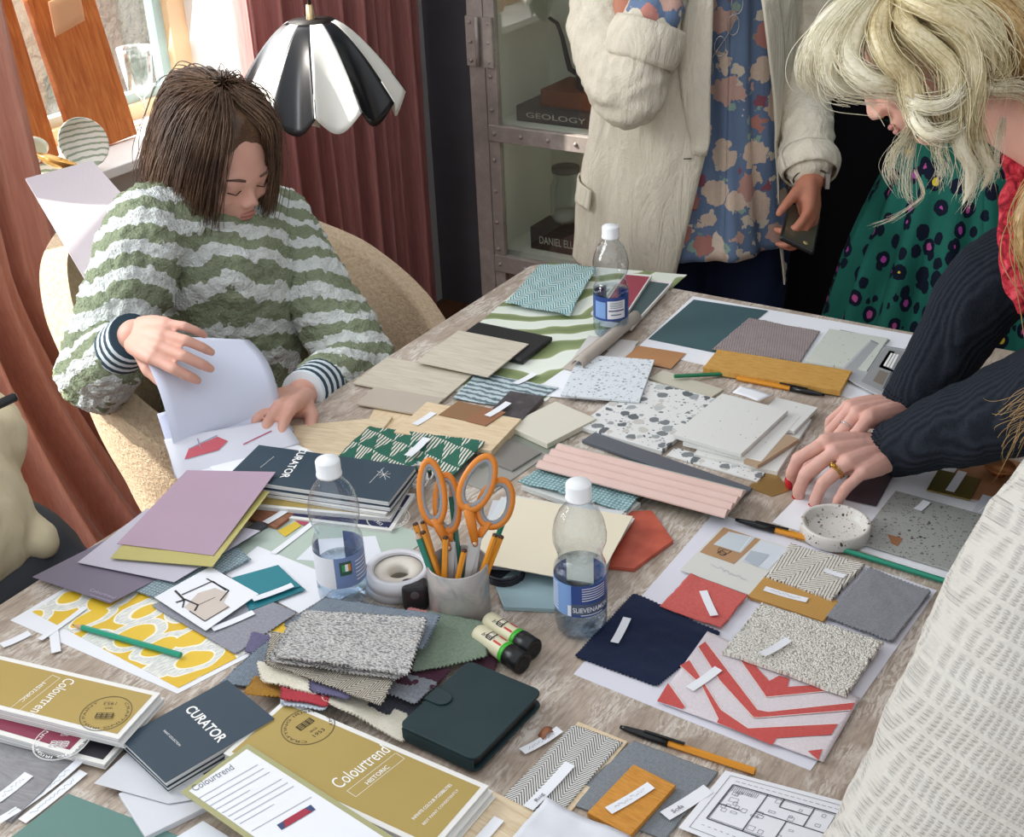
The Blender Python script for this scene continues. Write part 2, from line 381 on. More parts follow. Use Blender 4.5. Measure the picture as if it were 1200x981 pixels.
def curtain(name, label, yA, yB, x, folds, m, top=2.5, pud=0.0, lean=None, seed=0):
    b = B().mat(m); rnd = random.Random(seed); ph = [rnd.uniform(-0.5, 0.5) for _ in range(40)]
    def fn(u, v):
        z = 0.012+(top-0.012)*v; w = u*folds*2*math.pi + 0.7*math.sin(u*7+seed)
        k = 1.0 + 0.25*mnoise.noise(Vector((u*4, v*2.2, seed)))
        d = 0.045*math.sin(w)*k + 0.02*math.sin(2.3*w+1+1.2*v) + 0.012*mnoise.noise(Vector((u*22, v*3, seed)))
        y = yA+(yB-yA)*u + 0.012*math.cos(w)
        if lean: dx, dy0, dy1 = lean(v); y = (yA+dy0)+((yB+dy1)-(yA+dy0))*u; return Vector((x+d+dx, y, z))
        return Vector((x+d, y, z))
    b.grid(fn, 140, 60, 0.002); return b
def lean_left(v):
    z = 2.5*v
    s = max(0.0, 1-z/0.75)
    return 0.10*s*s + 0.05, -0.02*s, 0.05+0.30*(s**1.3)
b = curtain('window_curtain', '', 1.2, 1.66, -2.30, 5, M_CURT, lean=lean_left, seed=3); cur = b.done('window_curtain', label='dusty pink velvet curtain falling to the floor left of the window', cat='curtain')
b = B().mat(M_CURT)
def pud(u, v):
    a = u*2*math.pi; r = v; x = -2.12+0.20*r*math.cos(a)*(1+0.15*math.sin(3*a)); y = 1.78+0.32*r*math.sin(a)
    z = 0.008+0.16*(1-r)**1.2*(0.75+0.4*math.sin(5*a+4*r)) + 0.02*math.sin(11*r+2*a)*(1-r)
    return Vector((x, y, max(z, 0.006)))
b.grid(pud, 80, 16); b.done('hem_pool', cur)
b = curtain('window_curtain', '', 2.42, 3.12, -2.33, 9, M_CURT2, seed=8); b.done('window_curtain', label='rose velvet curtain glowing with light behind the black and white lamp', cat='curtain')

# ------------------------------------------------------------------ display cabinet
def cabinet():
    YC = 2.92; XL = -1.955; XR = -1.30; DEP = 0.36
    t = MT('raw_steel', 0.5, 0.25, 0.5); o_ = t.obj(); n_ = t.noise(o_, 9, 5, 0.7)
    t.col(t.ramp(n_, [(0.3, '#8d8480'), (0.55, '#a59b95'), (0.75, '#c0b7b0')])); t.bump(n_, 0.2, 0.002); ST_ = t.m
    CR = plain('#f3f3e8', 0.6, name='cream_lining')
    e = empty('display_cabinet', (XL, YC, 0), 'tall metal display cabinet with riveted frame and glass door panes', 'cabinet')
    b = B().mat(CR); H = 1.75
    b.box(((XL+XR)/2, YC+DEP-0.01, H/2), (XR-XL-0.02, 0.012, H-0.02)); b.box((XL+0.012, YC+DEP/2+0.02, H/2), (0.014, DEP-0.06, H-0.02)); b.box((XR-0.012, YC+DEP/2+0.02, H/2), (0.014, DEP-0.06, H-0.02))
    b.box(((XL+XR)/2, YC+DEP/2, 0.03), (XR-XL, DEP-0.04, 0.04)); b.box(((XL+XR)/2, YC+DEP/2, H-0.02), (XR-XL, DEP-0.04, 0.03)); b.done('carcass', e)
    for z in (0.375, 0.745, 1.15):
        b = B().mat(CR); b.box(((XL+XR)/2, YC+DEP/2+0.02, z), (XR-XL-0.04, DEP-0.05, 0.018)); b.done('shelf', e)
    b = B().mat(ST_)
    b.box((XL+0.012, YC, H/2), (0.05, 0.045, H)); b.box((XR-0.012, YC, H/2), (0.05, 0.045, H)); b.done('frame', e, bevel=0.002)
    d = B().mat(ST_); x0 = XL+0.04; x1 = XR-0.04; y = YC-0.012
    for xx in (x0+0.016, x1-0.016): d.box((xx, y, 0.93), (0.034, 0.02, 1.6))
    for z, h in ((0.745, 0.045), (0.365, 0.05), (1.17, 0.045), (1.7, 0.05), (0.14, 0.05)): d.box(((x0+x1)/2, y-0.003, z), (x1-x0, 0.022, h))
    door = d.done('door', e, bevel=0.002)
    d = B().mat(ST_)
    for z in [0.41, 0.49, 0.58, 0.67, 0.81, 0.9, 1.0]: d.ell((x0+0.014, y-0.012, z), 0.006, nu=10, nv=6)
    for z in (0.365, 0.745, 1.17):
        for xx in [x0+0.02+k*0.085 for k in range(7)]: d.ell((xx, y-0.015, z), 0.006, nu=10, nv=6)
    d.done('rivets', door)
    d = B().mat(ST_); d.box((XL+0.002, YC-0.026, 0.99), (0.03, 0.01, 0.13)); d.box((x0+0.018, YC-0.030, 0.99), (0.028, 0.01, 0.13)); d.tube([(XL+0.024, YC-0.034, 0.925), (XL+0.024, YC-0.034, 1.055)], 0.006, 10)
    for z in (0.94, 0.99, 1.04):
        for xx in (XL+0.002, x0+0.02): d.ell((xx, YC-0.034, z), 0.005, nu=8, nv=6)
    d.done('hinge', e)
    d = B().mat(plain('#6e5c50', 0.5, name='bronzed_panel'))
    d.box(((x0+x1)/2, y+0.006, 0.25), (x1-x0-0.05, 0.006, 0.18)); d.done('kick_panel', door)
    gm = MT('cabinet_glass', 0.0); nt = gm.nt; tr = nt.nodes.new('ShaderNodeBsdfTransparent'); tr.inputs[0].default_value = (0.96, 0.985, 0.97, 1); gl = nt.nodes.new('ShaderNodeBsdfGlossy'); gl.inputs['Roughness'].default_value = 0.01
    ms = nt.nodes.new('ShaderNodeMixShader'); ms.inputs[0].default_value = 0.13; nt.links.new(tr.outputs[0], ms.inputs[1]); nt.links.new(gl.outputs[0], ms.inputs[2]); nt.links.new(ms.outputs[0], nt.nodes['Material Output'].inputs[0])
    for z0, z1 in ((0.39, 0.724), (0.77, 1.145), (1.195, 1.67)):
        g = B().mat(gm.m); g.box(((x0+x1)/2, y+0.004, (z0+z1)/2), (x1-x0-0.05, 0.004, z1-z0)); g.done('glass_pane', door)
    # inside: two books, gooseneck kettle, box, jars, blocks
    def bk(c, d, cm, rot, label, txt=None, tm='#d8d2c4'):
        Rz = Matrix.Rotation(rot, 3, 'Z'); e2 = B().mat(plain(cm, 0.6)); h = d[2]
        e2.box(Vector(c)+Vector((0, 0, 0.002)), (d[0], d[1], 0.004), Rz); e2.box(Vector(c)+Vector((0, 0, h-0.002)), (d[0], d[1], 0.004), Rz); e2.box(Vector(c)+Rz @ Vector((0, -d[1]/2+0.002, h/2)), (d[0], 0.005, h), Rz)
        if txt:
            p0 = Vector(c)+Rz @ Vector((-d[0]*0.38, -d[1]/2-0.0015, h*0.3)); p1 = Vector(c)+Rz @ Vector((d[0]*0.38, -d[1]/2-0.0015, h*0.3)); e2.text(txt, p0, p1, None, plain(tm, 0.6), size=h*0.5, up=(0, 0, 1))
        root = e2.done('book', label=label, cat='book', origin=c)
        p = B().mat(plain('#d9d2c0', 0.8)); p.box(Vector(c)+Rz @ Vector((0, 0.003, h/2)), (d[0]-0.006, d[1]-0.010, h-0.009), Rz); p.done('pages', root)
    z1 = 0.755
    bk((-1.765, 3.10, z1), (0.25, 0.19, 0.042), '#4c4a49', 0.0, 'thick dark grey book under the brown book on the cabinet shelf', 'GEOLOGY')
    bk((-1.72, 3.11, z1+0.043), (0.21, 0.16, 0.044), '#7a4a33', 0.0, 'brown-spined book stacked under the kettle in the cabinet')
    KM = plain('#4b4d50', 0.35, 0.6, name='gunmetal'); kx, ky, kz = -1.69, 3.11, z1+0.088
    k = empty('kettle', (kx, ky, kz), 'matt grey gooseneck kettle standing on two books in the cabinet', 'kettle')
    b = B().mat(KM); b.lathe([(0, 0), (0.062, 0.0), (0.062, 0.006), (0.054, 0.14), (0.050, 0.150), (0, 0.152)], (kx, ky, kz), 32); b.done('body', k)
    b = B().mat(KM); b.tube([(kx-0.052, ky-0.01, kz+0.03), (kx-0.078, ky-0.015, kz+0.045), (kx-0.088, ky-0.015, kz+0.08), (kx-0.10, ky-0.015, kz+0.13), (kx-0.115, ky-0.015, kz+0.165), (kx-0.14, ky-0.015, kz+0.178)], [0.008, 0.0075, 0.007, 0.006, 0.0055, 0.005], 10); b.done('spout', k)
    b = B().mat(KM); b.tube([(kx+0.05, ky, kz+0.13), (kx+0.1, ky, kz+0.14), (kx+0.115, ky, kz+0.11), (kx+0.11, ky, kz+0.03)], 0.008, 10); b.done('handle', k)
    z2 = 0.385
    bk((-1.735, 3.09, z2), (0.24, 0.18, 0.065), '#2f2c2b', 0.0, 'black book with white spine lettering low in the cabinet', 'DANIEL ELLIS RUSS', '#e2ded4')
    glm = MT('jar_glass', 0.05); nt = glm.nt; tr = nt.nodes.new('ShaderNodeBsdfTransparent'); tr.inputs[0].default_value = (0.93, 0.97, 0.96, 1); gl = nt.nodes.new('ShaderNodeBsdfGlossy'); gl.inputs['Roughness'].default_value = 0.04
    lw = nt.nodes.new('ShaderNodeLayerWeight'); lw.inputs[0].default_value = 0.35; ms = nt.nodes.new('ShaderNodeMixShader'); nt.links.new(lw.outputs['Facing'], ms.inputs[0]); nt.links.new(tr.outputs[0], ms.inputs[1]); nt.links.new(gl.outputs[0], ms.inputs[2]); nt.links.new(ms.outputs[0], nt.nodes['Material Output'].inputs[0])
    global M_THIN; M_THIN = glm.m
    for (x_, yy_, z_, r_, h_, lb, ng) in ((-1.78, 3.08, z2+0.066, 0.045, 0.15, 'clear ribbed glass jar with a lid on the black book', 1), (-1.67, 3.09, z2+0.066, 0.04, 0.13, 'squat clear glass jar beside the lidded jar in the cabinet', 0)):
        b = B().mat(glm.m); b.lathe([(0, 0.003), (r_*0.8, 0), (r_, 0.012), (r_, h_*0.7), (r_*0.75, h_*0.88), (r_*0.8, h_)], (x_, yy_, z_), 28, fn=lambda a, z: 1+0.03*math.cos(14*a)); o = b.done('glass_jar', label=lb, cat='jar', origin=(x_, yy_, z_))
        if ng: b = B().mat(plain('#6f6d66', 0.4, 0.4)); b.lathe([(0, h_), (r_*0.9, h_), (r_*0.9, h_+0.014), (0, h_+0.016)], (x_, yy_, z_), 24); b.done('lid', o)
        b = B().mat(plain('#d9d4c6', 0.7)); b.lathe([(0, 0.006), (r_*0.8, 0.006), (r_*0.92, 0.016), (r_*0.9, 0.03), (0, 0.032)], (x_, yy_, z_), 20); b.done('filling', o)
cabinet()

# ------------------------------------------------------------------ lamp, black and white pleated shade
def lamp():
    c = dep(374, 110, 2.95); e = empty('pendant_lamp', (c.x, c.y, c.z-0.16), 'pendant lamp with fluted black and white shade by the rose curtain', 'lamp')
    z1 = c.z+0.165; R_ = 0.20; top = 0.05; H = 0.17
    for kk, (cm, nm) in enumerate((('#15171b', 'black_panel'), ('#e8e8e2', 'white_panel'))):
        pass
    n = 12
    for i in range(n):
        m_ = plain('#16181c', 0.3, 0, 0.5) if i % 2 else plain('#ecebe4', 0.5)
        b = B().mat(m_); a0 = 2*math.pi*i/n+0.12; a1 = a0+2*math.pi/n
        def fn(u, v, a0=a0, a1=a1):
            a = a0+(a1-a0)*u; s_ = math.sin(math.pi*u); r = top+(R_-top)*(v**0.9); r *= (1-0.10*s_*v)   # hollow flute
            z = z1 - H*(v**1.25) - 0.045*v*v*s_
            return Vector((c.x+r*math.cos(a), c.y+r*math.sin(a), z))
        b.grid(lambda u, v: fn(1-u, v), 10, 18, 0.002); b.done('shade_panel', e)
    b = B().mat(plain('#c9b08a', 0.3, 0.8)); b.lathe([(0, 0.03), (0.008, 0.03), (0.010, 0.0), (0.012, -0.01)], (c.x, c.y, z1+0.004), 14); b.done('finial', e)
    b = B().mat(plain('#26201c', 0.5)); b.lathe([(0, 0.004), (top+0.002, 0.0), (top, -0.006)], (c.x, c.y, z1), 24); b.tube([(c.x, c.y, z1+0.03), (c.x, c.y, 2.6)], 0.004, 8); b.done('cord', e)
    b = B().mat(plain('#f3f0e6', 0.8)); b.lathe([(0, 0.035), (0.025, 0.02), (0.034, -0.01), (0.02, -0.04), (0, -0.046)], (c.x, c.y, z1-0.12), 16); b.done('bulb', e)
    b = B().mat(plain('#efe9da', 0.7)); p = Vector((c.x+0.03, c.y-0.12, z1-H-0.045)); b.grid(lambda u, v: p+Vector((0.05*u*_R.x, 0.05*u*_R.y, 0.05*v))+Vector((0, 0, 0.008*math.sin(3*u))), 6, 6, 0.0008); b.tube([p+Vector((0.03, 0.01, 0.05)), p+Vector((0.03, 0.03, 0.13))], 0.0006, 5); b.done('price_tag', e)
lamp()

# ------------------------------------------------------------------ window sill things
def sill():
    WB = wood('cherry_board', '#8e4519', '#b0642c', '#c98146', (3, 30, 3), 0.0, 0.45, 1.2)
    ZS = 0.866
    def board(yb, xb, w_, h_, lean, tilt, label, hole, zz=ZS):
        U = Vector((0.0, math.cos(tilt), math.sin(tilt))); V = Vector((-math.sin(lean), -math.sin(tilt), math.cos(tilt)*math.cos(lean))).normalized(); U = (U - V*U.dot(V)).normalized(); N = U.cross(V)
        O = Vector((xb, yb, zz)); prof = []
        # outline with a narrow handle at the top
        hw = w_/2
        pts = [(0, 0), (w_, 0)]
        pts += [(w_, h_-0.05)] + [(w_-0.03*(1-math.cos(a)), h_-0.05+0.05*math.sin(a)) for a in (0.4, 0.8, 1.2, 1.57)]
        if hole: pts += [(hw+0.035, h_+0.02), (hw+0.03, h_+0.12), (hw+0.012, h_+0.145), (hw-0.012, h_+0.145), (hw-0.03, h_+0.12), (hw-0.035, h_+0.02)]
        pts += [(0.03*(1-math.cos(a)), h_-0.05+0.05*math.sin(a)) for a in (1.57, 1.2, 0.8, 0.4)] + [(0, h_-0.05)]
        b = B(frame=(O, V, U)).mat(WB); lo = [b.bm.verts.new(O+U*x+V*y) for x, y in pts]; hi = [b.bm.verts.new(O+U*x+V*y-N*0.02) for x, y in pts]
        b.fv(lo); b.fv(hi[::-1]); n = len(pts)
        for i in range(n): b.fv((lo[(i+1) % n], lo[i], hi[i], hi[(i+1) % n]))
        return b.done('serving_board', label=label, cat='serving board', recalc=True, bevel=0.002)
    board(1.77, -2.50, 0.17, 0.42, 0.12, 0.02, 'shorter reddish wooden serving board half behind the curtain', True)
    board(1.965, -2.46, 0.185, 0.62, 0.16, 0.03, 'taller reddish wooden serving board leaning at the window with a tag', False)
    b = B().mat(plain('#e9b184', 0.8)); p = atx(52, 2, -2.42); b.grid(lambda u, v: p+Vector((0.012, 0.09*u, -0.075*v+0.02*u)), 4, 4, 0.001); b.done('price_tag', label='orange paper tag hanging on the taller serving board', cat='tag')
    # goblet
    q = atx(140, 176, -2.50); q.z = ZS; e = B().mat(M_THIN)
    e.lathe([(0, 0.002), (0.036, 0.002), (0.034, 0.005), (0.005, 0.010), (0.005, 0.075), (0.02, 0.088), (0.031, 0.10), (0.037, 0.15), (0.042, 0.20), (0.0415, 0.20), (0.036, 0.15), (0.03, 0.102), (0, 0.095)], (-2.50, 2.22, ZS), 36, fn=lambda a, z: 1+(0.025*math.cos(12*a) if z > 0.1 else 0))
    e.done('goblet', label='tall ribbed clear wine goblet on the white window sill', cat='glass')
    # bowls: patterned dishes piled by the curtain
    BM = MT('glazed_pottery', 0.25); u = BM.obj(); BM.col(BM.mix(BM.gt(BM.wave(u, 26, 1.5, 2, 2, d='Z'), 0.72), '#e4e3da', '#96a48c'))
    def bowl(c, r, tilt, az, lb, mm_=None):
        Mx = Matrix.Rotation(az, 3, 'Z') @ Matrix.Rotation(tilt, 3, 'Y')
        b = B().mat(mm_ or BM.m); b.lathe([(0, 0), (r*0.45, 0.0), (r*0.85, r*0.18), (r, r*0.42), (r*0.96, r*0.43), (r*0.8, r*0.22), (r*0.4, r*0.07), (0, r*0.06)], c, 36, axis=Mx)
        b.done('dish', label=lb, cat='dish')
    bowl((-2.37, 1.90, ZS+0.055), 0.058, 1.15, -0.3, 'glazed dish with green stripes standing on edge by the boards')
    bowl((-2.37, 1.77, ZS+0.002), 0.060, 0.1, 0.2, 'white glazed dish lying nearest the curtain on the sill')
    bowl((-2.345, 1.80, ZS+0.035), 0.045, 0.45, 1.2, 'small gold-lined dish in the middle of the pottery pile', plain('#c79a55', 0.25, 0.5))
    bowl((-2.43, 1.80, ZS+0.045), 0.05, 0.9, 2.6, 'pale green dish tipped up at the back of the pottery pile', plain('#c3c8b8', 0.3))
sill()

# ------------------------------------------------------------------ the table
def table():
    t = MT('weathered_table', 0.62, 0, 0.25); o_ = t.uv()
    w1 = t.noise(t.map(o_, (3, 2.2, 1), 0.4), 3.5, 5, 0.6, 0.8); streak = t.noise(t.map(o_, (70, 5, 1), 0.12), 2.5, 6, 0.68, 1.2); curl = t.noise(t.map(o_, (10, 3.5, 1), 0.2), 4, 5, 0.6, 2.5)
    base = t.ramp(t.ma('ADD', t.ma('MULTIPLY', streak, 0.6), t.ma('MULTIPLY', curl, 0.4)), [(0.32, '#85776a'), (0.5, '#ab9b8c'), (0.68, '#bfb2a3')])
    crack = t.noise(t.map(o_, (42, 9, 1), 0.2), 3.0, 7, 0.72, 2.0); msk = t.ramp(w1, [(0.44, 0.0), (0.55, 1.0)])
    white = t.ramp(crack, [(0.46, 0.0), (0.54, 1.0)]); wm = t.ma('MULTIPLY', t.sep(white)[0], t.sep(msk)[0])
    c = t.mix(t.ma('MULTIPLY', wm, 0.8), base, '#d9d2c9'); t.col(c); t.bump(t.ma('ADD', crack, streak), 0.35, 0.003)
    b = B(frame=(Vector((-1.3, 0, 0)), Vector((1, 0, 0)))).mat(t.m)
    x0, x1, y0, y1 = -1.29, -0.13, 0.20, 2.10
    poly = []
    for cx_, cy_, a0 in ((x1-0.03, y1-0.03, 0), (x0+0.03, y1-0.03, 90), (x0+0.03, y0+0.03, 180), (x1-0.03, y0+0.03, 270)):
        for k in range(5): a = math.radians(a0+22.5*k); poly.append((cx_+0.03*math.cos(a), cy_+0.03*math.sin(a)))
    b.prism(poly, TT-0.04, TT)
    e = empty('work_table', ((x0+x1)/2, (y0+y1)/2, 0), 'large wooden table with weathered whitewashed top covered in material samples', 'table')
    b.done('table_top', e, bevel=0.003)
    for xx in (x0+0.09, x1-0.09):
        for yy in (y0+0.09, y1-0.09):
            b = B().mat(plain('#6d5a49', 0.6)); b.box((xx, yy, (TT-0.04)/2), (0.08, 0.08, TT-0.04)); b.done('leg', e, bevel=0.004)
    b = B().mat(plain('#6d5a49', 0.6))
    for xx in (x0+0.06, x1-0.06): b.box((xx, (y0+y1)/2, TT-0.085), (0.02, y1-y0-0.24, 0.09))
    for yy in (y0+0.06, y1-0.06): b.box(((x0+x1)/2, yy, TT-0.085), (x1-x0-0.24, 0.02, 0.09))
    b.done('apron', e)
table()
# ------------------------------------------------------------------ sheets, cards, cloth and blocks on the table
def ccw(q):
    a = sum(q[i].x*q[(i+1) % 4].y-q[(i+1) % 4].x*q[i].y for i in range(4))
    return q if a > 0 else [q[3], q[2], q[1], q[0]]
def pq(q, z):
    zs = z if isinstance(z, (list, tuple)) else [z]*len(q)
    return [mm(p[0], p[1], h) for p, h in zip(q, zs)]
def sheet(name, label, cat, q, z, t, m, pink=0.0, amp=0.0, nx=None, bend=0.0, group=None, rect=False, parent=None, world=False, seed=1, sag=None, frame=None, cut=None, ret=False, raw=0.0):
    """a thin sheet; q = four photo corners measured at heights z (mm); t thickness (mm)"""
    W = q if world else pq(q, z)
    if rect: W = rectify(W)
    W = ccw(W); lu = (W[1]-W[0]).length; lv = (W[3]-W[0]).length
    step = 0.0025 if (pink or raw) else (0.006 if (amp or bend or sag) else 9)
    n1 = max(2, min(110, int(lu/step))); n2 = max(2, min(110, int(lv/step)))
    n1 += n1 % 2; n2 += n2 % 2; c = sum(W, Vector())/4
    b = B(frame=frame or fr(W)).mat(m)
    def fn(u, v):
        p = bil(W, u, v); i, j = round(u*n1), round(v*n2)
        if pink or raw:
            d = 0
            if i in (0, n1): d = (j % 2)
            if j in (0, n2): d = (i % 2)
            if i in (0, n1) and j in (0, n2): d = 1
            k = pink*1.5*d if pink else raw*abs(mnoise.noise(Vector((u*60+seed, v*60, 3))))*2
            if i in (0, n1) or j in (0, n2): p = p + (c-p).normalized()*k
        if amp: p.z += amp/1000*(mnoise.noise(Vector((p.x*22+seed, p.y*22, seed)))+0.5*mnoise.noise(Vector((p.x*60, p.y*60+seed, 0)))+0.9)
        if bend: p.z += bend/1000*math.sin(math.pi*u)
        if sag: p.z += sag(u, v)/1000
        return p
    b.grid(fn, n1, n2, t/1000, smooth=bool(amp or bend or sag))
    if ret: return b, W
    return b.done(name, parent, label, cat, group)
def block(name, label, cat, q, z0, t, m, rect=True, bevel=0.0006, group=None, parent=None, ret=False, frame=None):
    W = pq(q, z0+t)
    if len(q) == 4 and rect: W = rectify(W)
    if len(q) == 4: W = ccw(W)
    b = B(frame=frame or fr(W)).mat(m); b.prism(W, TT+z0/1000, TT+(z0+t)/1000)
    if ret: return b, W
    return b.done(name, parent, label, cat, group, bevel=bevel)
M_PAPER = plain('#e9ebf0', 0.7, var=0.01); M_PAPER2 = plain('#dfe3ea', 0.75, var=0.01); M_CREAMP = plain('#e9e3d2', 0.7, var=0.01)
M_INK = plain('#55585e', 0.7, var=0); M_WHITEINK = plain('#f2f2ee', 0.6, var=0); M_BLACKINK = plain('#26272a', 0.6, var=0)
def strip(a, b_, z, label, w_=0.011, curl=1.0, ink=0, txt=None, group=None, tilt=0.0):
    A = mm(a[0], a[1], z); C_ = mm(b_[0], b_[1], z); U = (C_-A); L = U.length; U.normalize(); V = Vector((0, 0, 1)).cross(U)
    b = B(frame=(A, U)).mat(M_PAPER)
    hz = lambda u: curl/1000*(2*u-1)**2
    b.grid(lambda u, v: A+U*L*u+V*w_*(v-0.5)+Vector((0, 0, hz(u)+tilt*u)), 14, 2, 0.00035, smooth=False)
    if txt: b.text(txt, A+U*L*0.15-V*w_*0.22, A+U*L*(0.15+0.06*len(txt))-V*w_*0.22, A.z+curl/1000*0.5+0.0006, M_INK, size=w_*0.5)
    elif ink:
        b.mat(M_INK); rnd = random.Random(ink); x = 0.14
        pts = []
        while x < 0.86: pts.append(A+U*L*x+V*w_*rnd.uniform(-0.22, 0.22)+Vector((0, 0, hz(x)+0.0004))); x += 0.022
        for p, q_ in zip(pts, pts[1:]):
            d = V*0.00022; b.f([p-d, q_-d, q_+d, p+d])
    return b.done('label_strip', label=label, cat='paper label', group=group)
def pxpoly(b, pts, z, m):
    b.mat(m); P = [mm(x, y, z) for x, y in pts]
    a = sum(P[i].x*P[(i+1) % len(P)].y-P[(i+1) % len(P)].x*P[i].y for i in range(len(P)))
    b.f(P if a > 0 else P[::-1])
def pxline(b, pts, z, wd, m):
    b.mat(m); P = [mm(x, y, z) for x, y in pts]
    for p, q_ in zip(P, P[1:]):
        d = (q_-p); d.z = 0
        if d.length < 1e-6: continue
        n_ = Vector((-d.y, d.x, 0)).normalized()*wd/2; b.f([p-n_, q_-n_, q_+n_, p+n_])
def ring(b, c, r, wd, z, m, ku=(1, 0, 0), n=48):
    b.mat(m); c = Vector(c)
    for i in range(n):
        a0 = 2*math.pi*i/n; a1 = 2*math.pi*(i+1)/n
        b.f([Vector((c.x+rr*math.cos(a), c.y+rr*math.sin(a), z)) for rr, a in ((r, a0), (r, a1), (r-wd, a1), (r-wd, a0))][::-1])

# -- materials
F_GREY = fabric('grey_cloth', '#7e7f88', '#a9abb4', 1100); F_MIDGREY = fabric('mid_grey_cloth', '#72747a', '#9a9ca2', 900)
F_NAVY = fabric('navy_velvet', '#0c1730', '#182747', 1500, 0.2, 0.3); F_CORAL = fabric('coral_linen', '#bd4f49', '#d8706a', 1200)
F_BLUEGREY = fabric('blue_grey_weave', '#4f6570', '#9fb0b6', 420, 0.9, 1.0); F_TEALW = fabric('teal_weave', '#3e6871', '#a5c4c6', 330, 1.0, 1.0)
F_SAGE = fabric('sage_cloth', '#5f7160', '#8d9c8a', 900); F_PLUM = fabric('plum_velvet', '#3b1e2c', '#5d3346', 1300, 0.3); F_CHAR = fabric('charcoal_cloth', '#272a33', '#4b4e57', 1000)
F_SILVER = fabric('silver_velvet', '#6e727b', '#a3a7ad', 1300, 0.3); F_CREAM = fabric('cream_cloth', '#cfc8b4', '#ebe6d6', 800); F_OCHRE = fabric('ochre_velvet', '#93681e', '#c4923a', 1200, 0.3)
F_RED = fabric('red_cloth', '#9c2634', '#c4414c', 1000); F_PALEBLUE = fabric('pale_blue_cloth', '#a9b7c8', '#d3dce6', 900); F_SLATE = fabric('slate_tweed', '#5f6b78', '#98a4b0', 900, 0.35, 1.0); F_PURPLE = fabric('purple_cloth', '#54506f', '#75718f', 900)
F_ROSE = fabric('rose_cloth', '#c87c78', '#e09c96', 900)
t = MT('boucle', 0.95, 0, 0.1); u = t.uv(); v = t.vor(t.vadd(u, t.vscale(t.noise(u, 200, 2, color=True), 0.003)), 380); n_ = t.noise(u, 500, 3)
t.col(t.ramp(t.ma('ADD', v.outputs['Distance'], t.ma('MULTIPLY', n_, 0.5)), [(0.65, '#f2efe6'), (0.9, '#dedad0'), (1.0, '#b5b1a8')])); t.bump(v.outputs['Distance'], 1.0, -0.003); F_BOUCLE = t.m
t = MT('grey_boucle_weave', 0.95, 0, 0.1); u = t.uv(); v = t.vor(t.map(u, (1, 2.4, 1), 0.5), 260); n_ = t.noise(u, 700, 2)
t.col(t.ramp(t.ma('ADD', v.outputs['Distance'], t.ma('MULTIPLY', n_, 0.5)), [(0.6, '#dedcd9'), (0.85, '#c3c1be'), (1.0, '#8d8c8e')])); t.bump(v.outputs['Distance'], 1.0, -0.003); F_GWEAVE = t.m
F_TWEED = herring('rose_speckle_weave', '#b9aaa6', '#6f656b', 0.006, 0.006, 0.5, 0.6, 1.0, 0.002, 1.1)
F_HERR = herring('black_white_herringbone', '#ecebe6', '#4c4d50', 0.026, 0.0046, 0.58, 0.0, 0.75, 0.0004, 0.2)
F_HERR2 = herring('brown_herringbone', '#c9c2b3', '#4d4640', 0.024, 0.0056, 0.56, 0.5, 1.0, 0.0003, 0.2)
F_RUG = herring('knotted_rug', '#ebe7dd', '#4e423d', 0.040, 0.0085, 0.74, 0.3, 1.0, 0.0006, 0.5)
F_TEALCHEV = herring('teal_stripe_chevron', '#e6f0ee', '#2d8f96', 0.030, 0.0068, 0.5, 0.25, 0.55, 0.0003, 0.02)
W_OAK = wood('oak_sample', '#a8752f', '#c8994f', '#d9ae66', (14, 160, 6), 0, 0.5, 0.3); W_MAPLE = wood('maple_sample', '#cbb08a', '#dcc6a4', '#e6d4b6', (8, 60, 4), 0, 0.55, 0.6)
W_GREIGE = wood('greige_oak', '#b0a695', '#c3baa9', '#cfc7b8', (5, 50, 4), 0, 0.6, 0.5); W_GREYLAM = wood('grey_laminate', '#77767a', '#8a898c', '#9b9a9c', (5, 16, 4), 0.2, 0.5, 2.6)
W_PALE = wood('pale_plank', '#c4ab86', '#dac6a6', '#e9dabf', (6, 60, 4), 0, 0.6, 1.2); W_WALNUT = wood('walnut_sample', '#6b4432', '#8e5f47', '#a3745a', (8, 60, 4), 0, 0.5, 0.5)
T_BIG = terrazzo('grey_chip_terrazzo', '#dfe0de', ['#767c80', '#9aa0a2', '#b9bdbd', '#5f666b', '#c7c4bd'], 62, 0.62, 170, 0.45)
T_SMALL = terrazzo('pale_blue_terrazzo', '#dbe1e6', ['#a9b1b8', '#c1c7cb', '#8e979f'], 150, 0.42, 330, 0.4, seed=3)
T_SPECK = terrazzo('white_speckle_tile', '#dfe0dc', ['#8f8f88', '#b5b3a8', '#6e6c66'], 90, 0.10, 200, 0.10, seed=5); T_PALE = terrazzo('pale_green_fleck', '#cdd2c8', ['#9f9f80', '#a8a594'], 90, 0.16, 190, 0.12, seed=2)
T_STONE = terrazzo('mottled_grey_stone', '#a2a49f', ['#4a4a46', '#66645e', '#7b766b', '#8b8b86'], 130, 0.30, 300, 0.42, 0.5, seed=9)

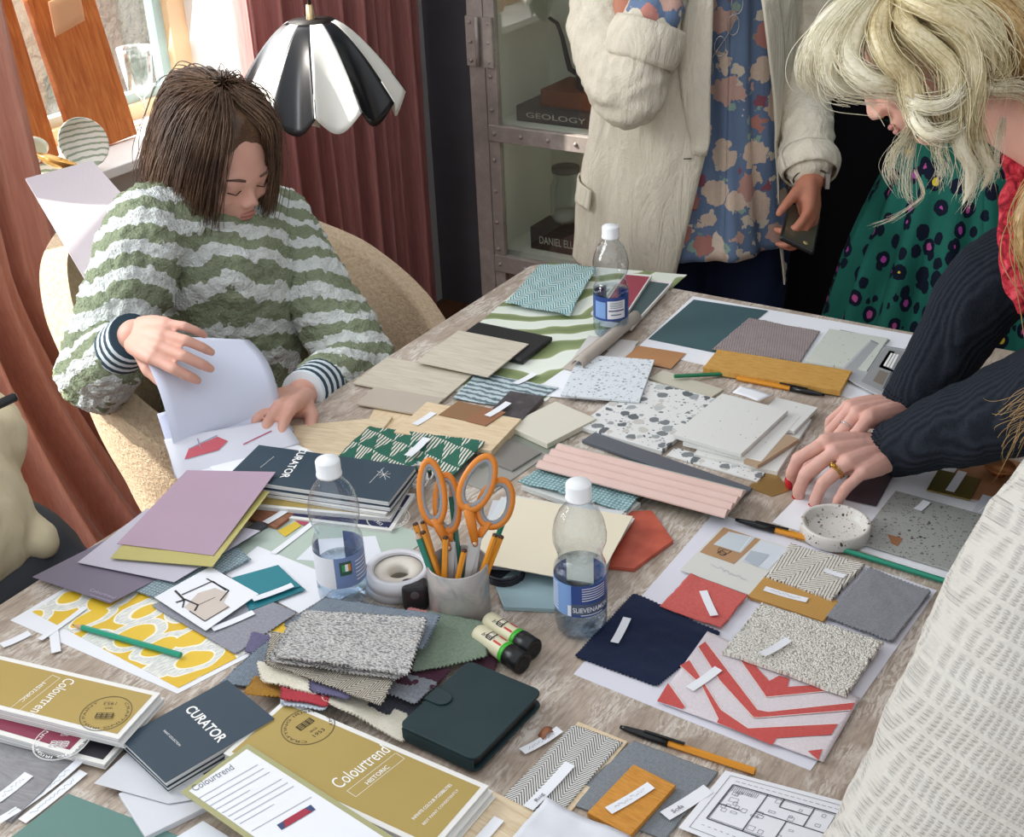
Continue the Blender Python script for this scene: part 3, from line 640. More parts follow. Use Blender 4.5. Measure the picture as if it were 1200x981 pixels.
# ============ far left corner: palm print, teal cloth, folder, bottle zone
def palm():
    t = MT('palm_leaf_print', 0.6); u = t.map(t.uv(), (1, 1, 1), -0.5); w1 = t.wave(u, 4.2, 6.5, 1.5, 1.6, d='Y'); nz = t.noise(u, 9, 2)
    k = t.ma('ADD', t.ma('MULTIPLY', w1, 0.8), t.ma('MULTIPLY', nz, 0.2)); t.col(t.ramp(k, [(0.0, '#6e7d4f'), (0.36, '#8c9a6b'), (0.43, '#a9b488'), (0.45, '#e4e8de'), (0.8, '#dfe6da')]))
    sheet('wallpaper_sample', 'green palm leaf print sheet lying under the teal striped cloth', 'wallpaper sample', [(642, 308), (805, 322), (640, 470), (478, 452)], 0.8, 0.7, t.m)
palm()
sheet('fabric_swatch', 'teal and white chevron striped cloth on the palm leaf print', 'fabric swatch', [(632, 312), (700, 314), (668, 372), (592, 358)], [6, 6, 5, 5], 0.6, F_TEALCHEV, amp=5, raw=0.002, seed=4)
def folder():
    t = plain('#202124', 0.45, var=0.02)
    b, W = block('folder', '', '', [(560, 374), (642, 396), (612, 425), (530, 402)], 2, 9, t, ret=True)
    b.done('folder', label='black soft-cornered folder under the greige panel', cat='folder', bevel=0.003)
folder()
block('wood_panel_sample', 'large greige wood-grain panel resting on the black folder', 'panel sample', [(541, 391), (626, 401), (571, 438), (478, 424)], 12, 2.5, W_GREIGE, frame=None)
block('wood_panel_sample', 'greige board lying just below the panel on the black folder', 'panel sample', [(455, 421), (562, 436), (518, 464), (404, 452)], 3, 3, W_GREIGE)
block('tile_sample', 'small pale greige tile between greige board and maple plank', 'tile sample', [(440, 454), (524, 466), (500, 483), (412, 476)], 4, 3, plain('#b9ae9f', 0.5))
sheet('fabric_swatch', 'shimmering blue grey ribbed cloth by the dark slate tile', 'fabric swatch', [(560, 436), (655, 455), (612, 480), (530, 468)], 2.6, 0.5, (lambda t: (t.col(t.ramp(t.ma('ADD', t.wave(t.map(t.uv(), rot=0.15), 22, 3, 3, 4, d='Y'), t.ma('MULTIPLY', t.noise(t.uv(), 400, 2), 0.7)), [(0.3, '#55666c'), (0.8, '#8fa5ae'), (1.0, '#c8d7dc')])), t.m)[1])(MT('shimmer_cloth', 0.4, 0.2)), amp=1.5, raw=0.0012)
block('tile_sample', 'dark veined slate tile with a pale edge catching light', 'tile sample', [(600, 459), (639, 464), (611, 491), (568, 484)], 3, 10, (lambda t: (t.col(t.ramp(t.noise(t.uv(), 25, 6, 0.7, 2), [(0.35, '#3a3639'), (0.6, '#544f52'), (0.75, '#7b7678')])), t.m)[1])(MT('dark_slate', 0.4)))
block('maple_plank', 'pale maple plank, upper of the two under the brown swatches', 'wood sample', [(497, 470), (611, 491), (573, 531), (468, 504)], 9, 7, W_MAPLE)
block('maple_plank', 'pale maple plank, lower of the two under the brown swatches', 'wood sample', [(497, 478), (611, 496), (575, 534), (470, 508)], 1.5, 7, W_MAPLE)
block('maple_plank', 'long pale maple board running under the green geometric cloth', 'wood sample', [(440, 476), (500, 487), (470, 503), (398, 560)], 0.3, 1.2, W_MAPLE, rect=False)
block('wood_panel_sample', 'light oak board behind the navy booklets at the table edge', 'panel sample', [(330, 500), (460, 488), (420, 540), (275, 522)], 1.5, 4, W_PALE, rect=False)
sheet('veneer_swatch', 'plain tan swatch, left of the pair on the maple plank', 'veneer swatch', [(537, 470), (568, 477), (547, 493), (514, 486)], 17.4, 0.8, plain('#8e6a4a', 0.6))
sheet('veneer_swatch', 'reddish tan swatch, right of the pair on the maple plank', 'veneer swatch', [(568, 477), (593, 483), (569, 499), (546, 493)], 17.9, 0.8, plain('#97684a', 0.6))
strip((571, 488), (596, 472), 18.6, 'white label strip lying across the reddish tan swatch', w_=0.012, curl=1)
strip((486, 498), (508, 484), 17, 'white label strip at the left end of the maple plank', w_=0.012, curl=1)
strip((604, 450), (627, 438), 5, 'white label strip on the shimmering blue grey cloth', w_=0.012, curl=1.5)
block('tile_sample', 'thick cream tile beside the dark slate tile', 'tile sample', [(650, 464), (685, 492), (643, 524), (607, 500)], 2, 9, plain('#dad6c6', 0.35, var=0.02))
t = MT('green_geometric_print', 0.85, 0, 0.15); u = t.map(t.uv(), (1, 1, 1), 0.35); s_ = t.sep(u)
cu_ = t.ma('FRACT', t.ma('DIVIDE', s_[0], 0.034)); cv_ = t.ma('FRACT', t.ma('DIVIDE', s_[1], 0.042))
tri = t.gt(t.ma('ADD', cu_, cv_), 1.0); st = t.gt(t.ma('FRACT', t.ma('DIVIDE', t.ma('ADD', s_[0], t.ma('MULTIPLY', s_[1], 0.35)), 0.0058)), 0.5)
t.col(t.mix(t.ma('MULTIPLY', tri, st), t.mix(t.noise(u, 300, 2), '#2b5a4b', '#3c7160'), '#d9d3c8')); t.bump(t.noise(u, 700, 2), 0.3)
sheet('fabric_swatch', 'dark green cloth with striped triangle print behind the scissors', 'fabric swatch', [(432, 501), (570, 519), (532, 560), (396, 536)], [10, 19, 10, 9], 0.7, t.m, amp=3.5, pink=0.0012, seed=9)
strip((478, 535), (500, 514), 21, 'white label strip on the green geometric cloth', w_=0.013, curl=1.5)
# sample board of grey squares
t = MT('sample_board_grid', 0.5); u = t.uv(); s_ = t.sep(t.map(u, (1, 1, 1)))
cell = t.vor(t.map(u, (1, 1, 1)), 11, rnd=0.0); t.col(t.ramp(t.sep(cell.outputs['Color'])[0], [(0, '#7c8276'), (0.4, '#98968f'), (0.7, '#68705f'), (0.9, '#a6a39c')], 'CONSTANT'))
block('sample_board', 'grey green colour sample board with a gilt edge behind the scissors', 'sample board', [(600, 496), (655, 520), (580, 580), (520, 556)], 0.3, 1.2, t.m)
block('tile_sample', 'flat grey glazed tile on the grey green sample board', 'tile sample', [(592, 512), (633, 530), (600, 552), (560, 534)], 2, 3, plain('#8b8782', 0.2))

# ============ centre: terrazzo tiles, white sheets
sheet('paper_sheet', 'white paper sheet under the pale blue terrazzo tile', 'paper', [(665, 430), (745, 405), (700, 470), (618, 462)], 2.0, 0.3, M_PAPER)
sheet('paper_sheet', 'grey printed sheet with a dark triangle by the far water bottle', 'paper', [(690, 393), (748, 400), (722, 432), (668, 424)], 2.6, 0.3, plain('#cfccc9', 0.7))
sheet('veneer_swatch', 'small brown grey triangle-cut swatch by the far water bottle', 'veneer swatch', [(700, 408), (713, 411), (704, 420), (686, 416)], 4, 0.6, plain('#8a8078', 0.6))
block('terrazzo_tile', 'pale blue fine-chip terrazzo tile tilted over the white sheet', 'tile sample', [(688, 420), (780, 419), (737, 464), (646, 466)], 9, 4, T_SMALL)
block('terrazzo_tile', 'large grey-chip terrazzo tile in the middle of the table', 'tile sample', [(750, 441), (837, 469), (780, 533), (683, 498)], 1, 7, T_BIG)
block('tile_sample', 'cream tile peeking from behind the large grey-chip terrazzo', 'tile sample', [(778, 438), (848, 452), (836, 468), (756, 441)], 0.5, 4, plain('#c9c4b2', 0.4))
# big pale terrazzo stack
def tstack():
    specs = [([(868, 478), (952, 489), (913, 551), (800, 531)], 0.5, 7, '#b9bab8', 'speckled white tile, lowest under the offset stack', T_SPECK),
             ([(858, 470), (936, 486), (897, 540), (790, 517)], 8, 7, '#d0d0cc', 'speckled white tile, second from bottom of the stack', T_SPECK),
             ([(850, 462), (921, 480), (872, 532), (784, 508)], 16, 7, '#e0e0dc', 'speckled white tile on top of the central stack', T_SPECK)]
    for q, z, h, c, lb, m_ in specs:
        block('terrazzo_tile', lb, 'tile sample', q, z, h, m_, group='speckled white tiles')
    block('tile_sample', 'oak-look tile batten resting low beside the white tile stack', 'tile sample', [(916, 506), (930, 513), (893, 548), (877, 540)], 8.5, 6, plain('#b49b80', 0.5))
    block('terrazzo_tile', 'speckled white tile right of the central stack by the hand', 'tile sample', [(905, 463), (954, 478), (932, 508), (890, 492)], 8.5, 6, T_SPECK)
    block('tile_sample', 'grey hollow-edged tile leaning under the right end of the stack', 'tile sample', [(925, 500), (938, 506), (905, 545), (893, 541)], 1, 5, plain('#9f9a92', 0.5))
tstack()
sheet('brass_sheet', 'thin brass-coloured sheet corner under the hand beside the tile stack', 'metal sample', [(905, 548), (925, 575), (905, 582), (876, 571)], 0.9, 0.6, plain('#b08d55', 0.35, 0.6))
# far right group on the white board
sheet('presentation_board', 'white board under the dark teal card along the far edge', 'board', [(812, 347), (1072, 393), (1016, 470), (745, 409)], 1.6, 1.5, M_PAPER)
sheet('colour_card', 'large dark teal card on the far white board', 'colour card', [(813, 351), (900, 364), (838, 413), (760, 397)], 3.0, 0.8, plain('#3f5d63', 0.5, var=0.05))
sheet('kraft_card', 'brown kraft card with a stamped frame and wording near the teal card', 'card', [(748, 405), (804, 414), (786, 432), (731, 420)], 3.2, 0.6, plain('#b38258', 0.75), ret=False)
def kraftmarks():
    b, W = sheet('x', '', '', [(748, 405), (804, 414), (786, 432), (731, 420)], 3.2, 0.6, plain('#b38258', 0.75), ret=True); b.bm.free()
sheet('fabric_swatch', 'rose and grey speckled weave on the dark teal card', 'fabric swatch', [(878, 373), (961, 389), (938, 425), (834, 410)], 5.0, 1.2, F_TWEED, raw=0.002, amp=1.5)
block('oak_block', 'long oak board in front of the rose speckled weave', 'wood sample', [(842, 406), (992, 437), (986, 463), (830, 427)], 3, 10, W_OAK)
block('tile_sample', 'pale green flecked tile, right of the rose speckled weave', 'tile sample', [(975, 384), (1037, 397), (1020, 434), (941, 423)], 3, 5, T_PALE)
block('tile_sample', 'grey flecked tile mostly hidden under the pale green flecked tile', 'tile sample', [(985, 385), (1042, 399), (1034, 408), (976, 396)], 2, 1, plain('#8d9088', 0.4))
def photo_sheet():
    t = MT('room_photo', 0.35); 
    q = [(1020, 402), (1066, 410), (1040, 470), (982, 440)]
    def sg(u, v): return 10*max(0, 0.35-u)**1.2*3 + 1
    b, W = sheet('x', '', '', q, 6, 0.3, plain('#b7b9bb', 0.45), ret=True, sag=lambda u, v: 26*max(0, 0.4-u)**1.5)
    for (u0, v0, u1, v1, c) in ((0.42, 0.1, 0.98, 0.95, '#9a9b9c'), (0.55, 0.5, 0.95, 0.9, '#c9c5be'), (0.6, 0.2, 0.8, 0.45, '#83796f'), (0.83, 0.15, 0.93, 0.5, '#5d5f63')):
        b.mat(plain(c, 0.45)); b.f([bil(W, *p)+Vector((0, 0, 0.0004+0.0002*(u0 > 0.5)+0.0002*(v0 < 0.4))) for p in ((u0, v0), (u1, v0), (u1, v1), (u0, v1))])
    b.mat(M_WHITEINK)
    for k in range(3): b.f([bil(W, *p)+Vector((0, 0, 0.0012)) for p in ((0.62+0.07*k, 0.55), (0.67+0.07*k, 0.55), (0.67+0.07*k, 0.85), (0.62+0.07*k, 0.85))])
    b.done('photo_print', label='curling printed room picture beside the oak board', cat='photo print')
photo_sheet()
sheet('paper_sheet', 'torn white scrap of paper beside the flecked white tiles', 'paper', [(868, 452), (905, 463), (888, 470), (858, 460)], 24, 0.3, M_PAPER, bend=1)
# magazines at the far edge beside the bottle
def mags():
    def cover(q, z, h, cm, lb):
        b, W = block('magazine', lb, '', q, z, h, plain('#e6e4df', 0.6), ret=True)
        W2 = [Vector((p.x, p.y, TT+(z+h)/1000+0.0004)) for p in W]; c = sum(W2, Vector())/4
        b.mat(plain(cm, 0.4)); b.f([p+(c-p)*0.10 for p in W2]); b.done('brochure', label=lb, cat='brochure', group='brochures by the far bottle')
    cover([(752, 326), (786, 330), (742, 385), (705, 378)], 9, 6, '#3e565b', 'dark teal brochure with white border leaning by the far bottle')
    cover([(732, 320), (766, 322), (730, 372), (700, 368)], 16, 6, '#96334a', 'crimson brochure, topmost of those beside the far bottle')
    cover([(716, 330), (752, 336), (735, 372), (700, 366)], 2, 6, '#a9a06a', 'olive gold brochure peeking out behind the far bottle')
    # open magazine with a rolled page
    b = B().mat(plain('#b5aba0', 0.55)); A = mm(692, 440, 2.5); C_ = mm(760, 383, 2.5); D_ = mm(778, 372, 2.5); U = (C_-A); L = U.length; U.normalize(); V = Vector((0, 0, 1)).cross(U)*-1
    def pg(u, v):
        x = v; r = 0.011
        if x < 0.55: return A+U*L*u+V*(x/0.55*0.030-0.055)+Vector((0, 0, 0.001+0.004*u))
        a = (x-0.55)/0.45*math.pi*1.5
        return A+U*L*u+V*(0.030-0.055+r*math.sin(a))+Vector((0, 0, 0.001+0.004*u+r*(1-math.cos(a))))
    b.grid(pg, 12, 26, 0.0007); b.done('magazine', label='grey magazine with a rolled page beside the dark teal card', cat='magazine')
mags()
# pencils / pens helper
def pencil(a, c, za, zc, col_, label, tip='sharp', r=0.0036, group=None, name='pencil', capc=None):
    A = mm(a[0], a[1], za); C_ = mm(c[0], c[1], zc); ax = (C_-A).normalized(); L = (C_-A).length
    x = ax.orthogonal().normalized(); M_ = Matrix((x, ax.cross(x), ax)).transposed()
    b = B().mat(plain(col_, 0.3)); b.lathe([(0, 0), (r*0.95, 0), (r, 0.0006), (r, L*0.9)], A, 6, axis=M_); b.done  # barrel
    for f_ in b.bm.faces: f_.smooth = False
    o = b.done(name, label=label, cat='pen' if name == 'pen' else 'pencil', group=group, origin=A)
    b = B().mat(plain('#caa57a', 0.6)); b.lathe([(r*0.99, L*0.9), (r*0.35, L*0.975)], A, 12, axis=M_); b.done('sharpened_wood', o)
    b = B().mat(plain('#2c2c2e' if col_ != '#c98a12' else '#2c2c2e', 0.5)); b.lathe([(r*0.35, L*0.975), (0, L)], A, 8, axis=M_); b.done('lead_point', o)
    return o
def pen(a, c, za, zc, label, tip=0.0):
    """ballpoint: orange hexagonal barrel, black cap with clip at a"""
    A = mm(a[0], a[1], za); C_ = mm(c[0], c[1], zc); ax = (C_-A).normalized(); L = (C_-A).length
    x = Vector((0, 0, 1)); x = (x-ax*x.dot(ax)).normalized(); M_ = Matrix((ax.cross(x)*-1, x, ax)).transposed(); r = 0.0041
    b = B().mat(plain('#d98f1c', 0.3)); b.lathe([(r*0.9, 0.055), (r, 0.056), (r, L-0.001), (0, L)], A, 6, axis=M_)
    for f_ in b.bm.faces: f_.smooth = False
    o = b.done('pen', label=label, cat='pen', origin=A)
    b = B().mat(plain('#17181a', 0.25)); b.lathe([(0, 0), (0.0022, 0), (0.0030, 0.006), (r*1.15, 0.03), (r*1.2, 0.056), (0, 0.056)], A, 16, axis=M_); b.done('cap', o)
    b = B().mat(plain('#17181a', 0.25)); P = A+ax*0.028+x*(r*1.35); b.beam(P, A+ax*0.074+x*(r*1.55), 0.003, 0.0015, up=x); b.done('clip', o)
    return o
pen((727, 852), (886, 905), 4.6, 4.6, 'orange ballpoint with black cap lying alone near the front')
pen((862, 609), (985, 641), 7, 6.5, 'orange ballpoint with black cap pointing at the terrazzo dish')
pencil((1114, 683), (968, 638), 5.5, 6.0, '#1f8c71', 'green pencil lying along the right-hand white board edge')
pencil((212, 768), (84, 732), 6, 6, '#1d9a7c', 'green pencil lying on the yellow patterned wallpaper')
pencil((790, 441), (853, 438), 12, 5, '#1d7a52', 'green pencil lying behind the large terrazzo tile')
def orange_far():
    A, C_ = (863, 443), (966, 463); o = pen(C_, A, 5, 5, 'orange ballpoint lying in front of the long oak board')
orange_far()

# ============ pink fluted tiles
def fluted():
    q = [(657, 515), (872, 577), (846, 606), (634, 543)]
    for k in range(5):
        z = k*4.2
        W = ccw(rectify(pq([(p[0]+(k % 2)*2-1, p[1]+1) for p in q], z+4)))
        W = shift(W, 0.0005*((k*7) % 3-1), -0.0006*((k*5) % 3-1))
        b = B(frame=fr(W)).mat(plain('#9fb2a8' if k % 2 else '#8fa39b', 0.45)); b.prism(W, TT+(z+0.2)/1000, TT+(z+4.1)/1000)
        b.done('glass_tile', label=['pale sage tile, lowest of the pile under the pink fluted tile', 'pale sage tile, second from bottom of that pile', 'pale sage tile in the middle of the pile under the fluted tile', 'pale sage tile, second from top under the fluted one', 'pale sage tile directly under the pink fluted tile'][k], cat='tile sample', group='sage tiles under the pink tile', bevel=0.0005)
    W = ccw(rectify(pq(q, 27))); t = MT('pink_glaze', 0.35); t.col(t.mix(t.noise(t.uv(), 20, 3), '#d2b1a6', '#dec3ba')); b = B(frame=fr(W)).mat(t.m)
    lv = (W[3]-W[0]).length
    def fl(u, v):
        p = bil(W, u, v); p.z = TT+0.0235+0.0065*abs(math.sin(v*math.pi*4)); return p
    b.grid(fl, 6, 48, 0.0); 
    n = 48
    for u in (0, 1):
        vs = [b.bm.verts.new(fl(u, j/n)) for j in range(n+1)]+[b.bm.verts.new((bil(W, u, 1).x, bil(W, u, 1).y, TT+0.0213)), b.bm.verts.new((bil(W, u, 0).x, bil(W, u, 0).y, TT+0.0213))]
        b.fv(vs if u == 0 else vs[::-1])
    for v in (0, 1): 
        p0, p1 = fl(0, v), fl(1, v); b.f([p0, p1, Vector((p1.x, p1.y, TT+0.0213)), Vector((p0.x, p0.y, TT+0.0213))])
    b.done('fluted_tile', label='long pink fluted tile on top of the sage tile pile', cat='tile sample')
fluted()
block('metal_strip', 'dark grey strip sample behind the pink fluted tile', 'metal sample', [(692, 512), (888, 566), (872, 580), (676, 518)], 1, 5, plain('#5f646b', 0.4))
block('tile_sample', 'grey mosaic strip sample lying under the speckled white tiles', 'tile sample', [(790, 527), (900, 552), (890, 560), (776, 536)], 0.4, 3, T_BIG)
# box lid with teal weave
block('sample_tray', 'white edged sample tray under the teal woven cloth', 'tray', [(645, 548), (742, 590), (730, 612), (607, 568)], 1, 8, plain('#d8dcda', 0.5))
sheet('fabric_swatch', 'frayed teal woven cloth behind the middle water bottle', 'fabric swatch', [(645, 544), (753, 578), (735, 602), (606, 566)], 11, 1.2, F_TEALW, raw=0.003, amp=3, seed=6)
# coral hexagon
block('hexagon_tile', 'glazed coral hexagonal tile behind the middle water bottle', 'tile sample', [(733, 599), (764, 598), (789, 633), (743, 666), (706, 662), (700, 625)], 0.5, 6, (lambda t: (t.col(t.ramp(t.noise(t.uv(), 30, 3), [(0.3, '#a84a39'), (0.75, '#c7644f')])), t.m)[1])(MT('coral_glaze', 0.3)))
block('hexagon_tile', 'pale blue glass hexagonal tile under the paper stack', 'tile sample', [(580, 684), (600, 668), (650, 672), (690, 700), (660, 714), (590, 711)], 0.5, 6, plain('#9db7bd', 0.15))
# cream paper stack
def papers():
    base = [(588, 574), (735, 610), (694, 688), (566, 655)]
    cols = ['#c9cbd0', '#d9d8d2', '#b9bcc4', '#e2ddd0', '#cdd3d6', '#e3dac2']
    lbs = ['grey blue card, lowest of the stack beneath the cream sheet', 'off-white card second from bottom of the cream stack', 'lilac grey card sticking out of the middle of the cream stack', 'ivory card in the middle of the cream stack', 'pale blue card just below the top cream sheet', 'large cream sheet topping the stack between cup and bottle']
    for k in range(6):
        W = ccw(rectify(pq(base, 8+3.2*k))); W = shift(W, rot=[0.20, -0.05, 0.13, 0.05, 0.08, 0][k], dx=0.003*((k*3) % 4-2))
        b = B(frame=fr(W)).mat(plain(cols[k], 0.6, var=0.01)); b.prism(W, TT+(7.2+3.2*k)/1000, TT+(8+3.2*k)/1000); b.done('card_sheet', label=lbs[k], cat='card', group='cards stacked between the cup and bottle')
papers()
sheet('fabric_swatch', 'navy swatch with pinked edge poking from under the cream stack', 'fabric swatch', [(570, 655), (640, 672), (612, 690), (560, 680)], [2, 2, 2, 2], 0.8, F_NAVY, pink=0.0012)
sheet('fabric_swatch', 'charcoal swatch under the cream stack beside the cup', 'fabric swatch', [(572, 650), (648, 666), (622, 684), (565, 672)], 4.5, 0.8, F_CHAR, pink=0.0012)

# ============ left group: cards
t = MT('yellow_ogee_print', 0.55); u = t.uv(); ud = t.vadd(u, t.vscale(t.noise(u, 14, 2, color=True), 0.03)); v = t.vor(t.map(ud, (1, 1.5, 1), 0.4), 15, rnd=0.75)
d_ = v.outputs['Distance']; hatch = t.gt(t.noise(t.map(u, (1, 12, 1), 0.8), 80, 2), 0.5)
band = t.mix(t.ma('MULTIPLY', hatch, 0.6), '#e7e6de', '#aab3b4')
c = t.mix(t.gt(d_, 0.37), '#e3bd33', '#f2efdf'); c = t.mix(t.gt(d_, 0.41), c, band); c = t.mix(t.gt(d_, 0.57), c, '#f2efdf'); c = t.mix(t.gt(d_, 0.60), c, '#ddb62e'); t.col(c); M_OGEE = t.m
sheet('paper_sheet', 'white sheet backing the yellow patterned wallpaper', 'paper', [(12, 727), (118, 664), (352, 738), (208, 813)], 0.7, 0.5, M_PAPER)
sheet('wallpaper_sample', 'yellow wallpaper with looping white bands under the green pencil', 'wallpaper sample', [(38, 717), (128, 660), (348, 735), (209, 806)], 1.4, 0.6, M_OGEE)
strip((47, 750), (100, 712), 3, 'thin white strip crossing the corner of the yellow wallpaper', w_=0.008)
strip((2, 757), (35, 742), 2, 'short white strip on bare wood left of the yellow wallpaper', w_=0.012)
strip((62, 735), (66, 765), 2.5, 'white strip pointing down below the yellow wallpaper corner', w_=0.011)
block('sample_card', 'large pale mint sheet under the clear bottle and tabs', 'colour card', [(350, 583), (520, 625), (400, 700), (270, 642)], 0.3, 0.8, plain('#b7c6ba', 0.55))
sheet('paper_sheet', 'white sheet sticking out below the mint sheet by the teal cards', 'paper', [(302, 640), (425, 690), (357, 722), (262, 672)], 1.5, 0.3, M_PAPER)
sheet('paper_sheet', 'white triangular corner of paper behind the left water bottle', 'paper', [(372, 632), (440, 628), (452, 662), (347, 656)], 1.6, 0.3, M_PAPER2)
sheet('fabric_swatch', 'grey pinked cloth under the furniture drawing card', 'fabric swatch', [(252, 678), (350, 718), (276, 768), (176, 710)], 3.2, 0.8, F_GREY, pink=0.0016, amp=0.8)
sheet('fabric_swatch', 'thick blue grey woven swatch under the lavender cards', 'fabric swatch', [(277, 640), (294, 655), (194, 705), (150, 690)], 6.2, 2.2, F_BLUEGREY, raw=0.0025, amp=1)
sheet('card_sheet', 'lower teal card beneath the upper teal card', 'card', [(278, 683), (330, 668), (358, 691), (292, 716)], 5.0, 0.8, plain('#1c7480', 0.5), rect=False)
sheet('card_sheet', 'upper teal card near the furniture drawing', 'card', [(272, 677), (326, 662), (352, 687), (284, 708)], 6.4, 0.8, plain('#217f8c', 0.5))
strip((296, 703), (343, 686), 8.5, 'white label strip lying across the upper teal card', w_=0.010)
strip((249, 738), (297, 718), 6, 'white label strip on the grey cloth below the drawing card', w_=0.010)
def drawing():
    q = [(246, 664), (303, 696), (241, 739), (181, 700)]; z = 9
    b, W = sheet('x', '', '', q, z, 0.5, M_PAPER, ret=True); z += 0.3
    pxpoly(b, [(232, 695), (252, 689), (268, 695), (262, 706), (270, 712), (240, 727), (216, 712)], z, plain('#cfc3b8', 0.7))
    K = plain('#3a3838', 0.7)
    for pts, wd in (([(213, 697), (249, 681), (265, 692)], 0.0022), ([(242, 678), (268, 692), (258, 704)], 0.002), ([(205, 692), (216, 703), (206, 706)], 0.003), ([(216, 702), (232, 709), (228, 716)], 0.0026), ([(216, 703), (214, 712)], 0.002), ([(222, 716), (240, 728), (268, 711)], 0.0015), ([(232, 709), (252, 700)], 0.0008)):
        pxline(b, pts, z+0.3, wd, K)
    b.done('drawing_card', label='white card with a pink and black chair drawing', cat='drawing card')
drawing()
sheet('colour_card', 'dark mauve grey card, lowest and leftmost of the fanned cards', 'colour card', [(38, 676), (165, 612), (240, 650), (129, 707)], [10, 6, 6, 10], 0.8, plain('#736b7c', 0.55))
def cardtext():
    b = B(); b.text('Colourtrend', mm(104, 692, 11.5), mm(133, 702, 11.5), TT+0.0113, plain('#a9a3b3', 0.5)); pxline(b, [(106, 697), (131, 705)], 11.5, 0.0007, plain('#a9a3b3', 0.5)); return b
cardtext().done('lettering', bpy.data.objects['colour_card.001'] if 'colour_card.001' in bpy.data.objects else None)
sheet('colour_card', 'pale lavender grey card between dark mauve and olive cards', 'colour card', [(91, 659), (172, 596), (305, 622), (204, 682)], [12, 12, 14, 12], 0.8, plain('#bdb9c6', 0.55))
sheet('colour_card', 'olive yellow card directly under the pink mauve card', 'colour card', [(129, 654), (210, 565), (316, 576), (249, 664)], [16, 20, 30, 18], 0.8, plain('#b9b06c', 0.55))
sheet('colour_card', 'pink mauve card on top of the fanned colour cards', 'colour card', [(137, 637), (219, 551), (323, 553), (250, 651)], [18, 34, 40, 20], 0.8, plain('#ad94a6', 0.55))
block('wood_sample', 'brown walnut sample under a white strip beside the mint sheet', 'wood sample', [(302, 586), (346, 602), (322, 618), (284, 604)], 1.3, 5, W_WALNUT)
block('tile_sample', 'dark grey chip sample next to the olive card', 'tile sample', [(302, 610), (312, 614), (283, 635), (272, 628)], 1.3, 5, plain('#4c4f55', 0.5))
strip((311, 613), (343, 593), 7.5, 'white label strip resting on the walnut sample', w_=0.011)
strip((320, 649), (378, 604), 2.2, 'long white label strip beside the yellow and pink tabs', w_=0.009)
sheet('paper_tab', 'yellow paper tab on the mint sheet', 'paper tab', [(325, 622), (347, 611), (353, 616), (334, 629)], 2.2, 0.4, plain('#d8b93c', 0.6))
sheet('paper_tab', 'crimson paper tab touching the yellow tab on the mint sheet', 'paper tab', [(346, 610), (368, 598), (374, 604), (356, 616)], 2.7, 0.4, plain('#b34560', 0.6))

# ============ brochures
def brochure(label, q, z0, h, cm, world=None, marks=None, group=None, border=None, lines=None):
    W = world or ccw(rectify(pq(q, z0+h))); zt = TT+(z0+h)/1000
    W = [Vector((p.x, p.y, zt)) for p in W]
    b = B(frame=fr(W)).mat(cm if not border else border); b.prism(W, zt-0.0006, zt); b.prism(W, zt-h/1000+0.0001, zt-h/1000+0.0006)
    if border:
        c = sum(W, Vector())/4; u_ = (W[1]-W[0]).normalized(); v_ = (W[3]-W[0]).normalized(); d = 0.006
        I = [W[0]+u_*d+v_*d, W[1]-u_*d+v_*d, W[2]-u_*d-v_*d, W[3]+u_*d-v_*d]; b.mat(cm); b.f([Vector((p.x, p.y, zt+0.0002)) for p in I])
    if marks: marks(b, W, zt+0.0004)
    o = b.done('brochure', label=label, cat='brochure', group=group, origin=(sum(W, Vector())/4)-Vector((0, 0, h/1000)))
    t = _pages(); pg = B(frame=(W[0], Vector((0, 0, 1)), Vector((1, 0, 0)))).mat(t); pg.prism(W, zt-h/1000+0.0007, zt-0.0007, inset=0.0012); pg.done('pages', o); return o
_pg = []
def _pages():
    if not _pg:
        t = MT('page_edges', 0.75); s_ = t.sep(t.uv()); f_ = t.noise(t.comb(t.ma('MULTIPLY', s_[0], 900.0), 0.0, 0.0), 1.3, 1); t.col(t.ramp(f_, [(0.35, '#a9abae'), (0.5, '#dcdcdc'), (0.7, '#eeeeec')])); _pg.append(t.m)
    return _pg[0]
C_NAVY = plain('#2f4250', 0.5, var=0.03); C_GOLD = plain('#b39c5a', 0.38, 0.25, var=0.04); C_WHT = plain('#e4e3de', 0.5, var=0.01)
def local(W, p): return None
def seal(b, c, r, z, m, U):
    """round seal: rings, circular wording and a small house-plan mark"""
    U = Vector(U).normalized(); a0 = math.atan2(U.y, U.x); m = m
    ring(b, c, r, 0.0006, z, m); ring(b, c, r*0.965, 0.0003, z, m)
    c = Vector(c); V = Vector((-U.y, U.x, 0))
    for txt, st, ln in (('CRAFTING IRISH PAINT', 0.78*math.pi, 0.86*math.pi), ):
        b.text(txt, c, c+U*(r*0.78*1.55*math.pi), z, m, size=r*0.17, arc=((c.x, c.y), r*0.78, a0+1.27*math.pi, 1))
    b.text('1953', c-U*r*0.28-V*r*0.66, c+U*r*0.28-V*r*0.66, z, m, size=r*0.26)
    b.text('SINCE', c-U*r*0.16-V*r*0.36, c+U*r*0.16-V*r*0.36, z, m, size=r*0.15)
    b.mat(m)
    for k in range(4):
        p = c-U*r*0.34+V*r*(0.02+0.09*k); b.f([p, p+U*r*0.68, p+U*r*0.68+V*r*0.035, p+V*r*0.035])
    for s_ in (-0.34, -0.1, 0.1, 0.30):
        p = c+U*r*s_+V*r*0.02; b.f([p, p+U*r*0.05, p+U*r*0.05+V*r*0.30, p+V*r*0.30])
def fixz(b, z):
    pass
def dirx(p0, p1, z): a = mm(p0[0], p0[1], z); c = mm(p1[0], p1[1], z); return a, c
